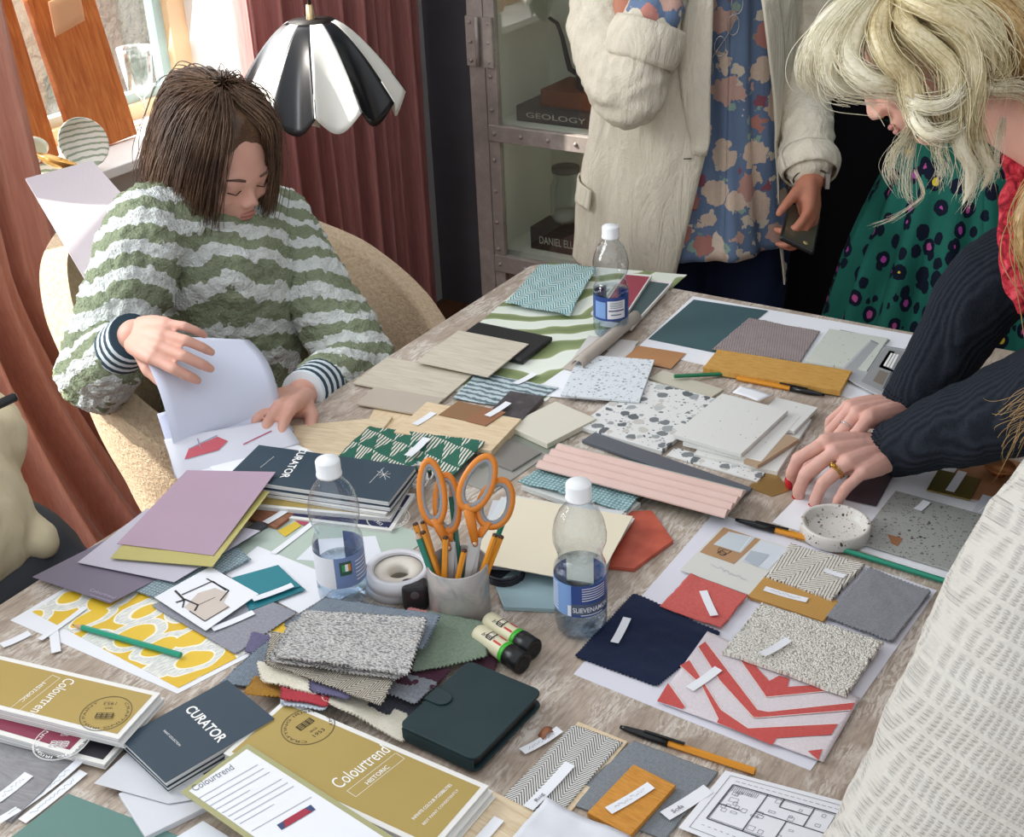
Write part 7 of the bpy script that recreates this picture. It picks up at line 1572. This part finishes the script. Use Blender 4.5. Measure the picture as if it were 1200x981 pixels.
    LK = [([(1030, -12, 1.60), (985, 14, 1.56), (955, 52, 1.56), (957, 88, 1.58), (985, 106, 1.60)], 34, 0.020, 0.0022, H_WHITE),
          ([(1040, -15, 1.56), (995, 22, 1.52), (972, 62, 1.52), (980, 96, 1.53), (1018, 104, 1.53), (1052, 104, 1.52)], 34, 0.019, 0.0022, H_WHITE),
          ([(1046, -12, 1.54), (1008, 30, 1.50), (995, 70, 1.49), (1020, 95, 1.48), (1058, 100, 1.49), (1078, 120, 1.50), (1090, 148, 1.50)], 36, 0.018, 0.0022, H_WHITE),
          ([(1052, -10, 1.52), (1030, 32, 1.48), (1040, 68, 1.47), (1064, 92, 1.47), (1074, 120, 1.47), (1092, 152, 1.48), (1112, 150, 1.49)], 34, 0.018, 0.0023, H_BLOND),
          ([(1060, -10, 1.52), (1060, 28, 1.47), (1086, 52, 1.46), (1112, 78, 1.46), (1120, 112, 1.46), (1122, 150, 1.47), (1135, 182, 1.49)], 34, 0.018, 0.0024, H_BLOND),
          ([(1074, -12, 1.53), (1098, 22, 1.47), (1130, 52, 1.46), (1142, 95, 1.46), (1136, 140, 1.47), (1146, 176, 1.49), (1158, 205, 1.51)], 34, 0.018, 0.0024, H_BLOND),
          ([(1090, -12, 1.54), (1130, 8, 1.48), (1162, 36, 1.47), (1170, 74, 1.48), (1158, 96, 1.49), (1150, 122, 1.50)], 32, 0.020, 0.0024, H_BLOND),
          ([(1040, -12, 1.52), (1085, 8, 1.46), (1130, 26, 1.45), (1160, 58, 1.46), (1165, 88, 1.47)], 30, 0.020, 0.0024, H_BLOND),
          ([(1110, -15, 1.54), (1160, 5, 1.49), (1192, 35, 1.48), (1205, 80, 1.50), (1196, 110, 1.52)], 30, 0.022, 0.0024, H_SAND),
          ([(1150, -20, 1.53), (1196, 5, 1.50), (1222, 50, 1.50), (1215, 100, 1.52)], 26, 0.024, 0.0024, H_BLOND),
          ([(1176, 70, 1.52), (1150, 92, 1.50), (1160, 104, 1.48), (1190, 104, 1.49), (1215, 118, 1.51)], 18, 0.009, 0.0019, H_WHITE),
          ([(1060, 108, 1.49), (1072, 122, 1.46), (1100, 124, 1.45), (1122, 112, 1.45), (1130, 90, 1.46)], 20, 0.010, 0.002, H_WHITE),
          ([(1070, 118, 1.48), (1076, 144, 1.46), (1094, 158, 1.45), (1118, 150, 1.46), (1126, 130, 1.47)], 20, 0.012, 0.002, H_WHITE),
          ([(1074, 134, 1.49), (1064, 158, 1.48), (1050, 176, 1.48), (1044, 200, 1.48), (1056, 224, 1.49)], 14, 0.009, 0.0010, H_WHITE),
          ([(1078, 140, 1.49), (1068, 168, 1.48), (1062, 196, 1.48), (1064, 226, 1.49), (1072, 240, 1.49)], 10, 0.008, 0.0009, H_WHITE),
          ([(1100, 150, 1.47), (1098, 176, 1.47), (1104, 196, 1.48), (1100, 218, 1.48)], 14, 0.011, 0.0010, H_WHITE),
          ([(1122, 146, 1.47), (1126, 172, 1.47), (1138, 196, 1.48), (1136, 222, 1.49), (1128, 240, 1.49)], 18, 0.012, 0.0012, H_WHITE),
          ([(1140, 150, 1.48), (1150, 178, 1.48), (1160, 200, 1.49), (1150, 224, 1.50)], 16, 0.009, 0.0011, H_WHITE),
          ([(1176, 138, 1.52), (1172, 162, 1.51), (1166, 190, 1.51), (1158, 212, 1.51)], 8, 0.006, 0.0009, H_WHITE),
          ([(1072, 200, 1.49), (1082, 226, 1.49), (1070, 240, 1.50), (1046, 256, 1.50), (1014, 268, 1.50)], 4, 0.003, 0.0006, H_WHITE),
          ([(975, 20, 1.58), (950, 60, 1.58), (954, 96, 1.59), (975, 108, 1.60)], 14, 0.012, 0.0009, H_WHITE)]
    for pts, n, wd, r, mt in LK:
        b = B().mat(mt); lock(b, [dep(*p) for p in pts], int(n*1.5), wd*1.15, r*0.8, rnd, 7, 0.002); b.done('hair_lock', cap)
blonde()

# ================= person in the white knitted jumper, front right
def knit():
    t = MT('white_cable_knit', 0.95, 0, 0.1); u = t.uv(); ud = t.vadd(u, t.vscale(t.noise(u, 30, 2, color=True), 0.002)); s_ = t.sep(ud)
    st = t.ma('FRACT', t.ma('DIVIDE', s_[0], 0.030)); blk = t.ma('FRACT', t.ma('DIVIDE', s_[1], 0.024)); rows = t.wave(ud, 78, 0, 0, 0, d='Y'); cols = t.wave(ud, 60, 0, 0, 0, d='X'); n_ = t.noise(u, 260, 3)
    ridge = t.gt(st, 0.90); gap = t.gt(blk, 0.82); tex = t.ma('MULTIPLY', t.ma('MULTIPLY', rows, cols), t.ma('SUBTRACT', 1.0, gap)); h_ = t.ma('ADD', t.ma('ADD', t.ma('MULTIPLY', tex, 1.0), t.ma('MULTIPLY', n_, 0.5)), t.ma('MULTIPLY', ridge, 0.9))
    t.col(t.mix(t.ma('MULTIPLY', tex, 0.5), '#cbc8c0', '#dedcd6')); t.bump(h_, 0.9, 0.0024); KN = t.m
    t = MT('white_plain_knit', 0.95, 0, 0.1); u = t.uv(); n_ = t.noise(u, 320, 3); t.col(t.mix(n_, '#c6c4bc', '#d8d6cf')); t.bump(n_, 0.5, 0.002); KP = t.m
    t = MT('white_eyelet_knit', 0.95, 0, 0.1); u = t.uv(); v = t.vor(t.map(u, (1, 0.5, 1), 0.5), 85, rnd=0.05); hole = t.lt(v.outputs['Distance'], 0.24); n_ = t.noise(u, 300, 3)
    t.col(t.mix(hole, '#c9c7bf', '#a3a097')); t.bump(t.ma('ADD', t.ma('MULTIPLY', t.ma('SUBTRACT', 1.0, hole), 0.8), t.ma('MULTIPLY', n_, 0.4)), 0.8, 0.003); KE = t.m
    S_ = dep(1305, 650, 1.02); E_ = dep(1090, 1022, 1.06); Wr = Vector((-0.24, 0.56, 0.80)); e = empty('person', (0.16, 0.98, 0), 'person in white textured knit jumper with fair hair at the lower right corner', 'person')
    T0 = Vector((0.17, 1.0, 0.86)); T1 = Vector((0.10, 1.02, 1.08)); T2 = Vector((0.02, 1.03, 1.24)); NK = Vector((-0.01, 1.06, 1.36)); HC = dep(1352, 300, 1.14)
    b = B(); chain(b, [(T0, 0.13), (T1, 0.12), (T2, 0.11)]); chain(b, [(T2, 0.06), (HC-Vector((0, 0, 0.09)), 0.05)]); S2 = Vector((0.02, 1.22, 1.18)); E2 = Vector((-0.04, 1.30, 0.95)); W2 = Vector((-0.16, 1.16, 0.81))
    chain(b, [(S_, 0.05), (E_, 0.038), (Wr, 0.026)]); chain(b, [(T2, 0.06), (S2, 0.05), (E2, 0.036), (W2, 0.026)]); hand(b, Wr, Vector((-0.8, -0.4, -0.15)), (0, 0, 1), 1, [(15, 25, 15)]*4)
    hand(b, W2, Vector((-0.3, -0.9, -0.1)), (0, 0, 1), -1, [(15, 25, 15)]*4)
    for s_ in (-1, 1): chain(b, [(T0+Vector((0, s_*0.09, -0.05)), 0.10), (Vector((0.19, 1.0+s_*0.1, 0.47)), 0.062), (Vector((0.2, 1.0+s_*0.1, 0.08)), 0.04)]); chain(b, [(Vector((0.22, 1.0+s_*0.1, 0.04)), 0.034), (Vector((0.06, 1.0+s_*0.1, 0.03)), 0.028)])
    Gh, Mh = head(b, HC, Vector((-0.3, 0, 1)), Vector((-0.8, -0.1, -0.5)), 0.98); organic(b, 'body', e, SK_FAIR, 0.006, 4); face_bits(e, Gh, Mh, 0.98)
    wr_ = lambda p: 0.007*mnoise.noise(p*16)
    b = B(); chain(b, [(T0+Vector((0, 0, -0.06)), 0.165), (T1, 0.16), (T2+Vector((0.02, 0, -0.02)), 0.135)]); chain(b, [(T2, 0.10), (S2, 0.085), (E2, 0.062), (E2+(W2-E2)*0.8, 0.045)]); chain(b, [(T2, 0.10), (S_+Vector((0.02, 0.02, 0)), 0.10)])
    ad = (E_-S_).normalized(); j = organic(b, 'jumper', e, KE, 0.008, 5, wr=wr_, frame=(S_, ad.cross(_FW).normalized(), ad))
    b = B(); chain(b, [(S_, 0.105), (S_+(E_-S_)*0.5+_CX*0.004, 0.100), (E_, 0.088), (E_+(Wr-E_)*0.5, 0.060), (E_+(Wr-E_)*0.88, 0.045)], 28)
    uu_ = _CX-ad*_CX.dot(ad); uu_.normalize()
    def cf_(p): x = (p-S_).dot(uu_); return 0 if x < 0.018 else (1 if x < 0.050 else 2)
    def wk(p): x = (p-S_).dot(uu_); return 0.005*mnoise.noise(p*22)+0.0015*mnoise.noise(p*70)+(0.002*math.exp(-((x-0.050)/0.004)**2))
    organic(b, 'sleeve', j, KN, 0.004, 4, wr=wk, frame=(S_, uu_, ad), mats=[KN, KP, KE], colorfn=cf_)
    for s_ in (-1, 1):
        pass
    b = B()
    for s_ in (-1, 1): chain(b, [(T0+Vector((0.0, s_*0.08, -0.08)), 0.125), (Vector((0.19, 1.0+s_*0.1, 0.47)), 0.08), (Vector((0.2, 1.0+s_*0.1, 0.12)), 0.062)])
    organic(b, 'trousers', e, plain('#3a4252', 0.8), 0.008, 4)
    rnd = random.Random(6); b = B(); b.ell(Gh(0, -0.028, 0.034), (0.090, 0.097, 0.088), Mh, 30, 20); cap = organic(b, 'hair', e, H_SAND, 0.005, 2, wr=lambda p: 0.005*mnoise.noise(p*35))
    crown_locks(Gh, cap, H_SAND, rnd, 60, 0.20)
    for pts, n in (([(1320, 150, 1.10), (1250, 190, 1.08), (1212, 240, 1.08), (1205, 285, 1.08), (1222, 330, 1.08), (1245, 380, 1.08)], 40), ([(1330, 180, 1.06), (1290, 230, 1.04), (1262, 300, 1.04), (1255, 380, 1.04), (1262, 460, 1.05), (1250, 520, 1.06)], 30), ([(1340, 200, 1.02), (1310, 260, 1.0), (1290, 360, 1.0), (1280, 470, 1.02), (1270, 540, 1.03)], 30), ([(1260, 400, 1.02), (1225, 455, 1.03), (1186, 480, 1.04), (1176, 488, 1.04)], 9), ([(1260, 420, 1.03), (1225, 480, 1.04), (1190, 505, 1.05), (1176, 540, 1.05)], 8)):
        b = B().mat(H_SAND); lock(b, [dep(*p) for p in pts], n, 0.022 if n > 20 else 0.012, 0.0018 if n > 20 else 0.0008, rnd, 7, 0.003); b.done('hair_lock', cap)
knit()

# ================= person in beige at the left edge
def beige():
    t = MT('beige_linen_shirt', 0.9, 0, 0.1); o_ = t.obj(); t.col(t.mix(t.noise(o_, 10, 3), '#cabd9b', '#ddd2b4')); t.bump(t.noise(t.map(o_, (1, 1, 0.4)), 12, 4, 0.6, 1), 0.7, 0.012); SH = t.m
    C0 = dep(-52, 662, 1.80); e = empty('person', (C0.x, C0.y, 0), 'person in loose beige shirt and dark trousers cut off by the left picture edge', 'person'); hz = C0.z-0.06; G = lambda x, y, z: Vector((C0.x+x, C0.y+y, z))-_R*0.85*max(0, z-hz-0.10)*(1 if z > hz else 0)
    b = B(); chain(b, [(G(0, 0, hz), 0.12), (G(0, 0, hz+0.2), 0.11), (G(0.0, 0.0, hz+0.4), 0.11)]); chain(b, [(G(0.0, -0.15, hz+0.44), 0.05), (G(0.0, 0.15, hz+0.44), 0.05)]); chain(b, [(G(0, 0, hz+0.44), 0.05), (G(0.02, 0, hz+0.55), 0.045)])
    Gh, Mh = head(b, G(0.04, 0.0, hz+0.64), (0, 0, 1), (1, -0.2, -0.3))
    EL = G(0.02, 0.17, hz+0.2); WP = dep(-150, 520, 1.60); chain(b, [(G(0, 0.15, hz+0.42), 0.045), (EL, 0.036), (WP, 0.026)]); hand(b, WP, (dep(-60, 500, 1.6)-WP), (0, 0, 1), -1, [(40, 50, 30)]*4)
    ER = G(0.05, -0.2, hz+0.2); WR_ = G(-0.12, -0.34, 0.90); chain(b, [(G(0, -0.15, hz+0.42), 0.045), (ER, 0.036), (WR_, 0.026)]); hand(b, WR_, (1, 0.1, -0.1), (0, 0, 1), 1, [(15, 25, 15)]*4)
    for s_ in (-1, 1): chain(b, [(G(0.0, s_*0.08, hz-0.05), 0.08), (G(0.33, s_*0.10, hz-0.12), 0.05), (G(0.38, s_*0.10, 0.08), 0.04)]); chain(b, [(G(0.36, s_*0.1, 0.035), 0.032), (G(0.50, s_*0.1, 0.03), 0.026)])
    organic(b, 'body', e, SK_FAIR, 0.006, 4); face_bits(e, Gh, Mh, 1.0)
    b = B().mat(H_BROWN); rnd = random.Random(8)
    for i in range(50):
        a = rnd.uniform(0.9, 5.4); x = 0.082*math.sin(a); y = 0.1*math.cos(a); lock(b, [Gh(x*0.3, y*0.3, 0.105), Gh(x, y-0.01, 0.06), Gh(x*1.15, y*1.1-0.01, -0.03)], 5, 0.02, 0.004, rnd)
    b.done('hair', e)
    A = dep(20, 575, 1.78)
    b = B(); chain(b, [(G(0, 0, hz+0.13), 0.150), (G(0, 0, hz+0.24), 0.125), (G(0, 0, hz+0.38), 0.115)], 28); chain(b, [(G(0, -0.14, hz+0.42), 0.07), (G(0, 0.14, hz+0.42), 0.07)]); chain(b, [(G(0, 0.15, hz+0.42), 0.07), (EL, 0.065), (EL+(WP-EL)*0.7, 0.048)]); chain(b, [(G(0, -0.15, hz+0.42), 0.07), (ER, 0.065), (ER+(WR_-ER)*0.7, 0.048)])
    chain(b, [(dep(12, 625, 1.80), 0.05), (dep(48, 632, 1.80), 0.028)])
    organic(b, 'shirt', e, SH, 0.007, 5, wr=lambda p: 0.010*mnoise.noise(Vector((p.x*12, p.y*12, p.z*5)))+0.003*mnoise.noise(p*40))
    TR = plain('#3b3f46', 0.8); b = B(); chain(b, [(G(-0.01, -0.04, hz-0.02), 0.155), (G(-0.01, 0.04, hz-0.02), 0.155)])
    for s_ in (-1, 1): chain(b, [(G(0.0, s_*0.08, hz-0.05), 0.115), (G(0.33, s_*0.10, hz-0.10), 0.082), (G(0.37, s_*0.10, hz-0.2), 0.075), (G(0.37, s_*0.10, 0.12), 0.06)])
    organic(b, 'trousers', e, TR, 0.008, 5)
    # stool beneath
    b = B(); zt_ = hz-0.185; b.mat(plain('#7a5a3f', 0.6)); b.lathe([(0, zt_-0.03), (0.17, zt_-0.03), (0.175, zt_-0.01), (0.17, zt_), (0, zt_)], (C0.x, C0.y, 0), 36)
    st = b.done('stool', label='round wooden stool under the person in beige', cat='stool')
    for k in range(4):
        a = math.pi/4+k*math.pi/2; b = B().mat(plain('#6b4d35', 0.6)); b.tube([(C0.x+0.12*math.cos(a), C0.y+0.12*math.sin(a), zt_-0.02), (C0.x+0.16*math.cos(a), C0.y+0.16*math.sin(a), 0)], 0.014, 10); b.done('leg', st)
    p0 = dep(-70, 506, 1.60); p1 = dep(18, 465, 1.62); ax = (p1-p0).normalized(); x = ax.orthogonal().normalized(); M_ = Matrix((x, ax.cross(x), ax)).transposed(); L = (p1-p0).length
    b = B().mat(plain('#17181a', 0.3)); b.lathe([(0, 0), (0.006, 0), (0.006, L), (0.004, L+0.002), (0, L+0.002)], p0, 20, axis=M_); o = b.done('marker_pen', label='black marker with white rim held up at the left picture edge', cat='pen', origin=p0)
    b = B().mat(plain('#e8e8ea', 0.3)); b.lathe([(0.0062, L*0.2), (0.0072, L*0.2), (0.0072, L*0.32), (0.0062, L*0.32)], p0, 20, axis=M_); b.done('collar', o)
beige()

# ================= fleece covered chair and the person sitting in it
def tub_chair():
    cx_, cy_ = -1.60, 1.63; e = empty('tub_chair', (cx_, cy_, 0), 'tan fleece covered tub chair beside the velvet curtain', 'chair')
    t = MT('tan_fleece', 0.95, 0, 0.1); o_ = t.obj(); n_ = t.noise(o_, 120, 4, 0.7); t.col(t.ramp(n_, [(0.3, '#b89f82'), (0.7, '#d6c3a8')])); t.bump(n_, 0.8, 0.006); FL = t.m
    b = B().mat(FL)
    def sh(u, v):
        a = math.radians(-125+250*u); top = 0.60+0.34*max(0, math.cos(a*0.62))**1.5; z = 0.26+(top-0.26)*v; r = 0.19+0.15*v**0.75+0.006*mnoise.noise(Vector((u*12, v*6, 1)))
        return Vector((cx_-r*math.cos(a), cy_-r*math.sin(a), z))
    b.grid(lambda u, v: sh(1-u, v), 90, 34, 0.05); b.done('shell', e)
    b = B(); b.ell((cx_, cy_, 0.36), (0.30, 0.29, 0.07)); organic(b, 'seat', e, FL, 0.012, 3, wr=lambda p: 0.004*mnoise.noise(p*40))
    for k in range(4):
        a = math.pi/4+k*math.pi/2; b = B().mat(plain('#4b382a', 0.5)); b.tube([(cx_+0.17*math.cos(a), cy_+0.17*math.sin(a), 0.31), (cx_+0.22*math.cos(a), cy_+0.22*math.sin(a), 0)], [0.018, 0.012], 10); b.done('leg', e)
tub_chair()
def striped_woman():
    t = MT('green_white_fluffy_stripe', 0.95, 0, 0.1); o_ = t.obj(); od = t.vadd(o_, t.vscale(t.noise(o_, 60, 3, color=True), 0.025)); w_ = t.wave(t.map(od, (1, 1, 1), (0.6, 0.5, 0.2)), 6.6, 4.5, 2, 1.2, d='Z'); n_ = t.noise(o_, 220, 3)
    t.col(t.mix(t.gt(w_, 0.52), t.mix(n_, '#7d866b', '#9aa48a'), '#d9dedb')); t.bump(t.ma('ADD', n_, t.noise(o_, 40, 3)), 0.9, 0.008); SW = t.m
    t = MT('navy_white_cuff', 0.8); w_ = t.wave(t.uv(), 16, 0, 0, 0, d='Y'); t.col(t.mix(t.gt(w_, 0.5), '#26404f', '#d5dee4')); CU = t.m
    e = empty('person', (-1.62, 1.60, 0), 'seated person with brown hair in fluffy green and white striped jumper holding papers', 'person')
    HC = dep(258, 186, 2.22); HP = Vector((-1.68, 1.62, 0.50)); SLn = dep(176, 268, 2.20); SRn = dep(318, 262, 2.42); Ms = (SLn+SRn)/2
    E1 = dep(112, 440, 2.16); W1 = dep(158, 392, 1.98); E2 = dep(420, 425, 2.34); W2 = dep(352, 462, 2.10)
    b = B(); chain(b, [(HP, 0.13), ((HP+Ms)/2, 0.12), (Ms-_Z*0.05, 0.12)]); chain(b, [(SLn, 0.05), (Ms, 0.06), (SRn, 0.05)]); chain(b, [(Ms, 0.055), (HC-_Z*0.06, 0.048)]); fw = Vector((0.8, -0.15, -0.55)); Gh, Mh = head(b, HC, Vector((0.45, -0.08, 1)), fw, 0.98)
    chain(b, [(SLn, 0.048), (E1, 0.036), (W1, 0.026)]); chain(b, [(SRn, 0.048), (E2, 0.036), (W2, 0.026)])
    for s_ in (-1, 1): chain(b, [(HP+Vector((0, s_*0.09, 0)), 0.09), (Vector((-1.28, 1.62+s_*0.10, 0.50)), 0.06), (Vector((-1.24, 1.62+s_*0.1, 0.08)), 0.038)]); chain(b, [(Vector((-1.26, 1.62+s_*0.1, 0.035)), 0.03), (Vector((-1.12, 1.62+s_*0.1, 0.03)), 0.025)])
    organic(b, 'body', e, SK_FAIR, 0.006, 4); face_bits(e, Gh, Mh, 0.98)
    b = B(); hand(b, W1, (dep(190, 400, 1.92)-W1), -_FW+_Z*0.2, 1, [(25, 45, 25)]*4, s=1.0); organic(b, 'hand', e, SK_FAIR, 0.0028, 3)
    b = B(); hand(b, W2, (dep(300, 490, 1.96)-W2), _Z, -1, [(20, 35, 20)]*4, s=1.0); organic(b, 'hand', e, SK_FAIR, 0.0028, 3)
    fz = lambda p: 0.008*mnoise.noise(p*20)+0.006*mnoise.noise(p*70)+0.003*mnoise.noise(p*160)
    b = B(); chain(b, [(HP, 0.165), ((HP+Ms)/2, 0.155), (Ms-_Z*0.06, 0.145)]); chain(b, [(SLn, 0.075), (Ms, 0.09), (SRn, 0.075)]); j = organic(b, 'jumper', e, SW, 0.006, 4, wr=fz)
    for A, Eq, Wq in ((SLn, E1, W1), (SRn, E2, W2)):
        b = B(); chain(b, [(A, 0.078), ((A+Eq)/2, 0.072), (Eq, 0.064), (Eq+(Wq-Eq)*0.55, 0.054)], 24); organic(b, 'sleeve', j, SW, 0.005, 3, wr=fz)
        ad = (Wq-Eq).normalized(); b = B(frame=(Eq, ad.orthogonal().normalized(), ad)).mat(CU); b.tube([Eq+(Wq-Eq)*t_ for t_ in (0.55, 0.7, 0.85, 0.97)], [0.046, 0.043, 0.040, 0.037], 24); b.done('striped_cuff', j)
    TRm = plain('#38435a', 0.8); b = B(); chain(b, [(HP+Vector((0, -0.03, -0.02)), 0.15), (HP+Vector((0, 0.03, -0.02)), 0.15)])
    for s_ in (-1, 1): chain(b, [(HP+Vector((0.02, s_*0.085, -0.01)), 0.11), (Vector((-1.29, 1.62+s_*0.10, 0.49)), 0.078), (Vector((-1.25, 1.62+s_*0.1, 0.4)), 0.07), (Vector((-1.25, 1.62+s_*0.1, 0.12)), 0.058)])
    organic(b, 'trousers', e, TRm, 0.008, 4)
    b = B(); b.ell(Gh(0, -0.028, 0.034), (0.090, 0.100, 0.088), Mh, 30, 20); cap = organic(b, 'hair', e, H_BROWN, 0.005, 2, wr=lambda p: 0.003*mnoise.noise(p*50))
    b = B().mat(H_BROWN); rnd = random.Random(15)
    for i in range(150):
        a = rnd.uniform(0.55, 5.75); x = 0.085*math.sin(a); y = 0.102*math.cos(a)
        lock(b, [Gh(x*0.25, y*0.25-0.02, 0.128), Gh(x*0.85, y*0.92-0.02, 0.10), Gh(x*1.12, y*1.08-0.018, 0.02), Gh(x*1.15, y*1.12-0.02, -0.06), Gh(x*1.02, y*1.0-0.01, -0.13)], 7, 0.022, 0.0022, rnd)
    b.done('hair_lock', cap)
striped_woman()
def held_papers():
    def lines(b, W, z_, rnd, red):
        K = plain('#a9a6b4', 0.7, var=0)
        return
    # large curved sheet rising from the table edge to the hand
    def bent(label, TL, TR, BR, BL, curv, col_, draw=None, thick=0.0004):
        q = [dep(*BL), dep(*BR), dep(*TR), dep(*TL)]; N = (q[1]-q[0]).cross(q[3]-q[0]).normalized(); N = N if N.z > 0 else -N
        b = B(frame=(q[0], (q[1]-q[0]))).mat(col_); f_ = lambda u, v: bil(q, u, v)+N*curv*math.sin(math.pi*v)
        b.grid(f_, 12, 16, thick)
        if draw:
            for poly, mt in draw:
                b.mat(mt)
                if len(poly) == 2:
                    n_ = 8; (u0, v0), (u1, v1) = poly; P = [f_(u0+(u1-u0)*i/n_, v0+(v1-v0)*i/n_)+N*0.0012 for i in range(n_+1)]
                    for p, q2 in zip(P, P[1:]):
                        d = (q2-p).cross(N).normalized()*0.0009; b.f([p-d, q2-d, q2+d, p+d])
                else: b.f([f_(*p)+N*0.0012 for p in poly])
        return b.done('paper_sheet', label=label, cat='paper', group=None)
    PK = plain('#c9606c', 0.7); LG = plain('#9c99aa', 0.7, var=0); P1 = plain('#d3d8ea', 0.7, var=0.01)
    sw = [((0.10, 0.30), (0.14, 0.60)), ((0.14, 0.45), (0.45, 0.62)), ((0.45, 0.55), (0.47, 0.7)), ((0.2, 0.28), (0.5, 0.42)), ((0.1, 0.6), (0.18, 0.62))]
    bent('large pale sheet curving up from the table edge into the hand', (154, 392, 1.97), (292, 398, 2.12), (330, 500, 2.02), (210, 558, 1.93), 0.05, P1)
    bent('second pale sheet with faint furniture sketches below the curved one', (184, 485, 1.94), (300, 452, 2.04), (345, 505, 2.00), (205, 560, 1.90), 0.006, plain('#c9cde2', 0.7, var=0.01), [(x, LG) for x in sw])
    bent('printed sheet with a pink bench drawing at the table edge', (192, 515, 1.915), (330, 490, 1.99), (352, 520, 1.955), (208, 563, 1.885), 0.003, plain('#dadbe6', 0.7, var=0.01), [([(0.10, 0.40), (0.16, 0.62), (0.42, 0.78), (0.48, 0.60), (0.38, 0.42)], PK), (((0.16, 0.62), (0.42, 0.82)), LG), (((0.25, 0.55), (0.26, 0.85)), LG), (((0.58, 0.40), (0.85, 0.60)), plain('#b8506a', 0.7))])
    b, W = None, None
    for k in range(4):
        sheet('paper_sheet', ['white printed sheet lowest in the fan at the table edge', 'white printed sheet second in the fan at the table edge', 'pale sheet third in the fan at the table edge', 'white sheet fourth in the fan by the mauve card'][k], 'paper', [(205+12*k, 548-2*k), (300+14*k, 512+2*k), (350+8*k, 524+3*k), (225+14*k, 572-k)], 6.5+1.2*k, 0.3, M_PAPER if k % 2 else M_PAPER2)
    # stiff board held behind
    q = [dep(30, 209, 2.34), dep(108, 188, 2.44), dep(165, 252, 2.30), dep(104, 335, 2.18)]; N = (q[1]-q[0]).cross(q[3]-q[0]).normalized()
    b = B().mat(plain('#b9b0b4', 0.7)); b.grid(lambda u, v: bil(q, u, 1-v), 12, 12, 0.004, smooth=False)
    b.done('mount_board', label='large blank lilac grey board propped on the tub chair by the sill', cat='board', recalc=True)
held_papers()
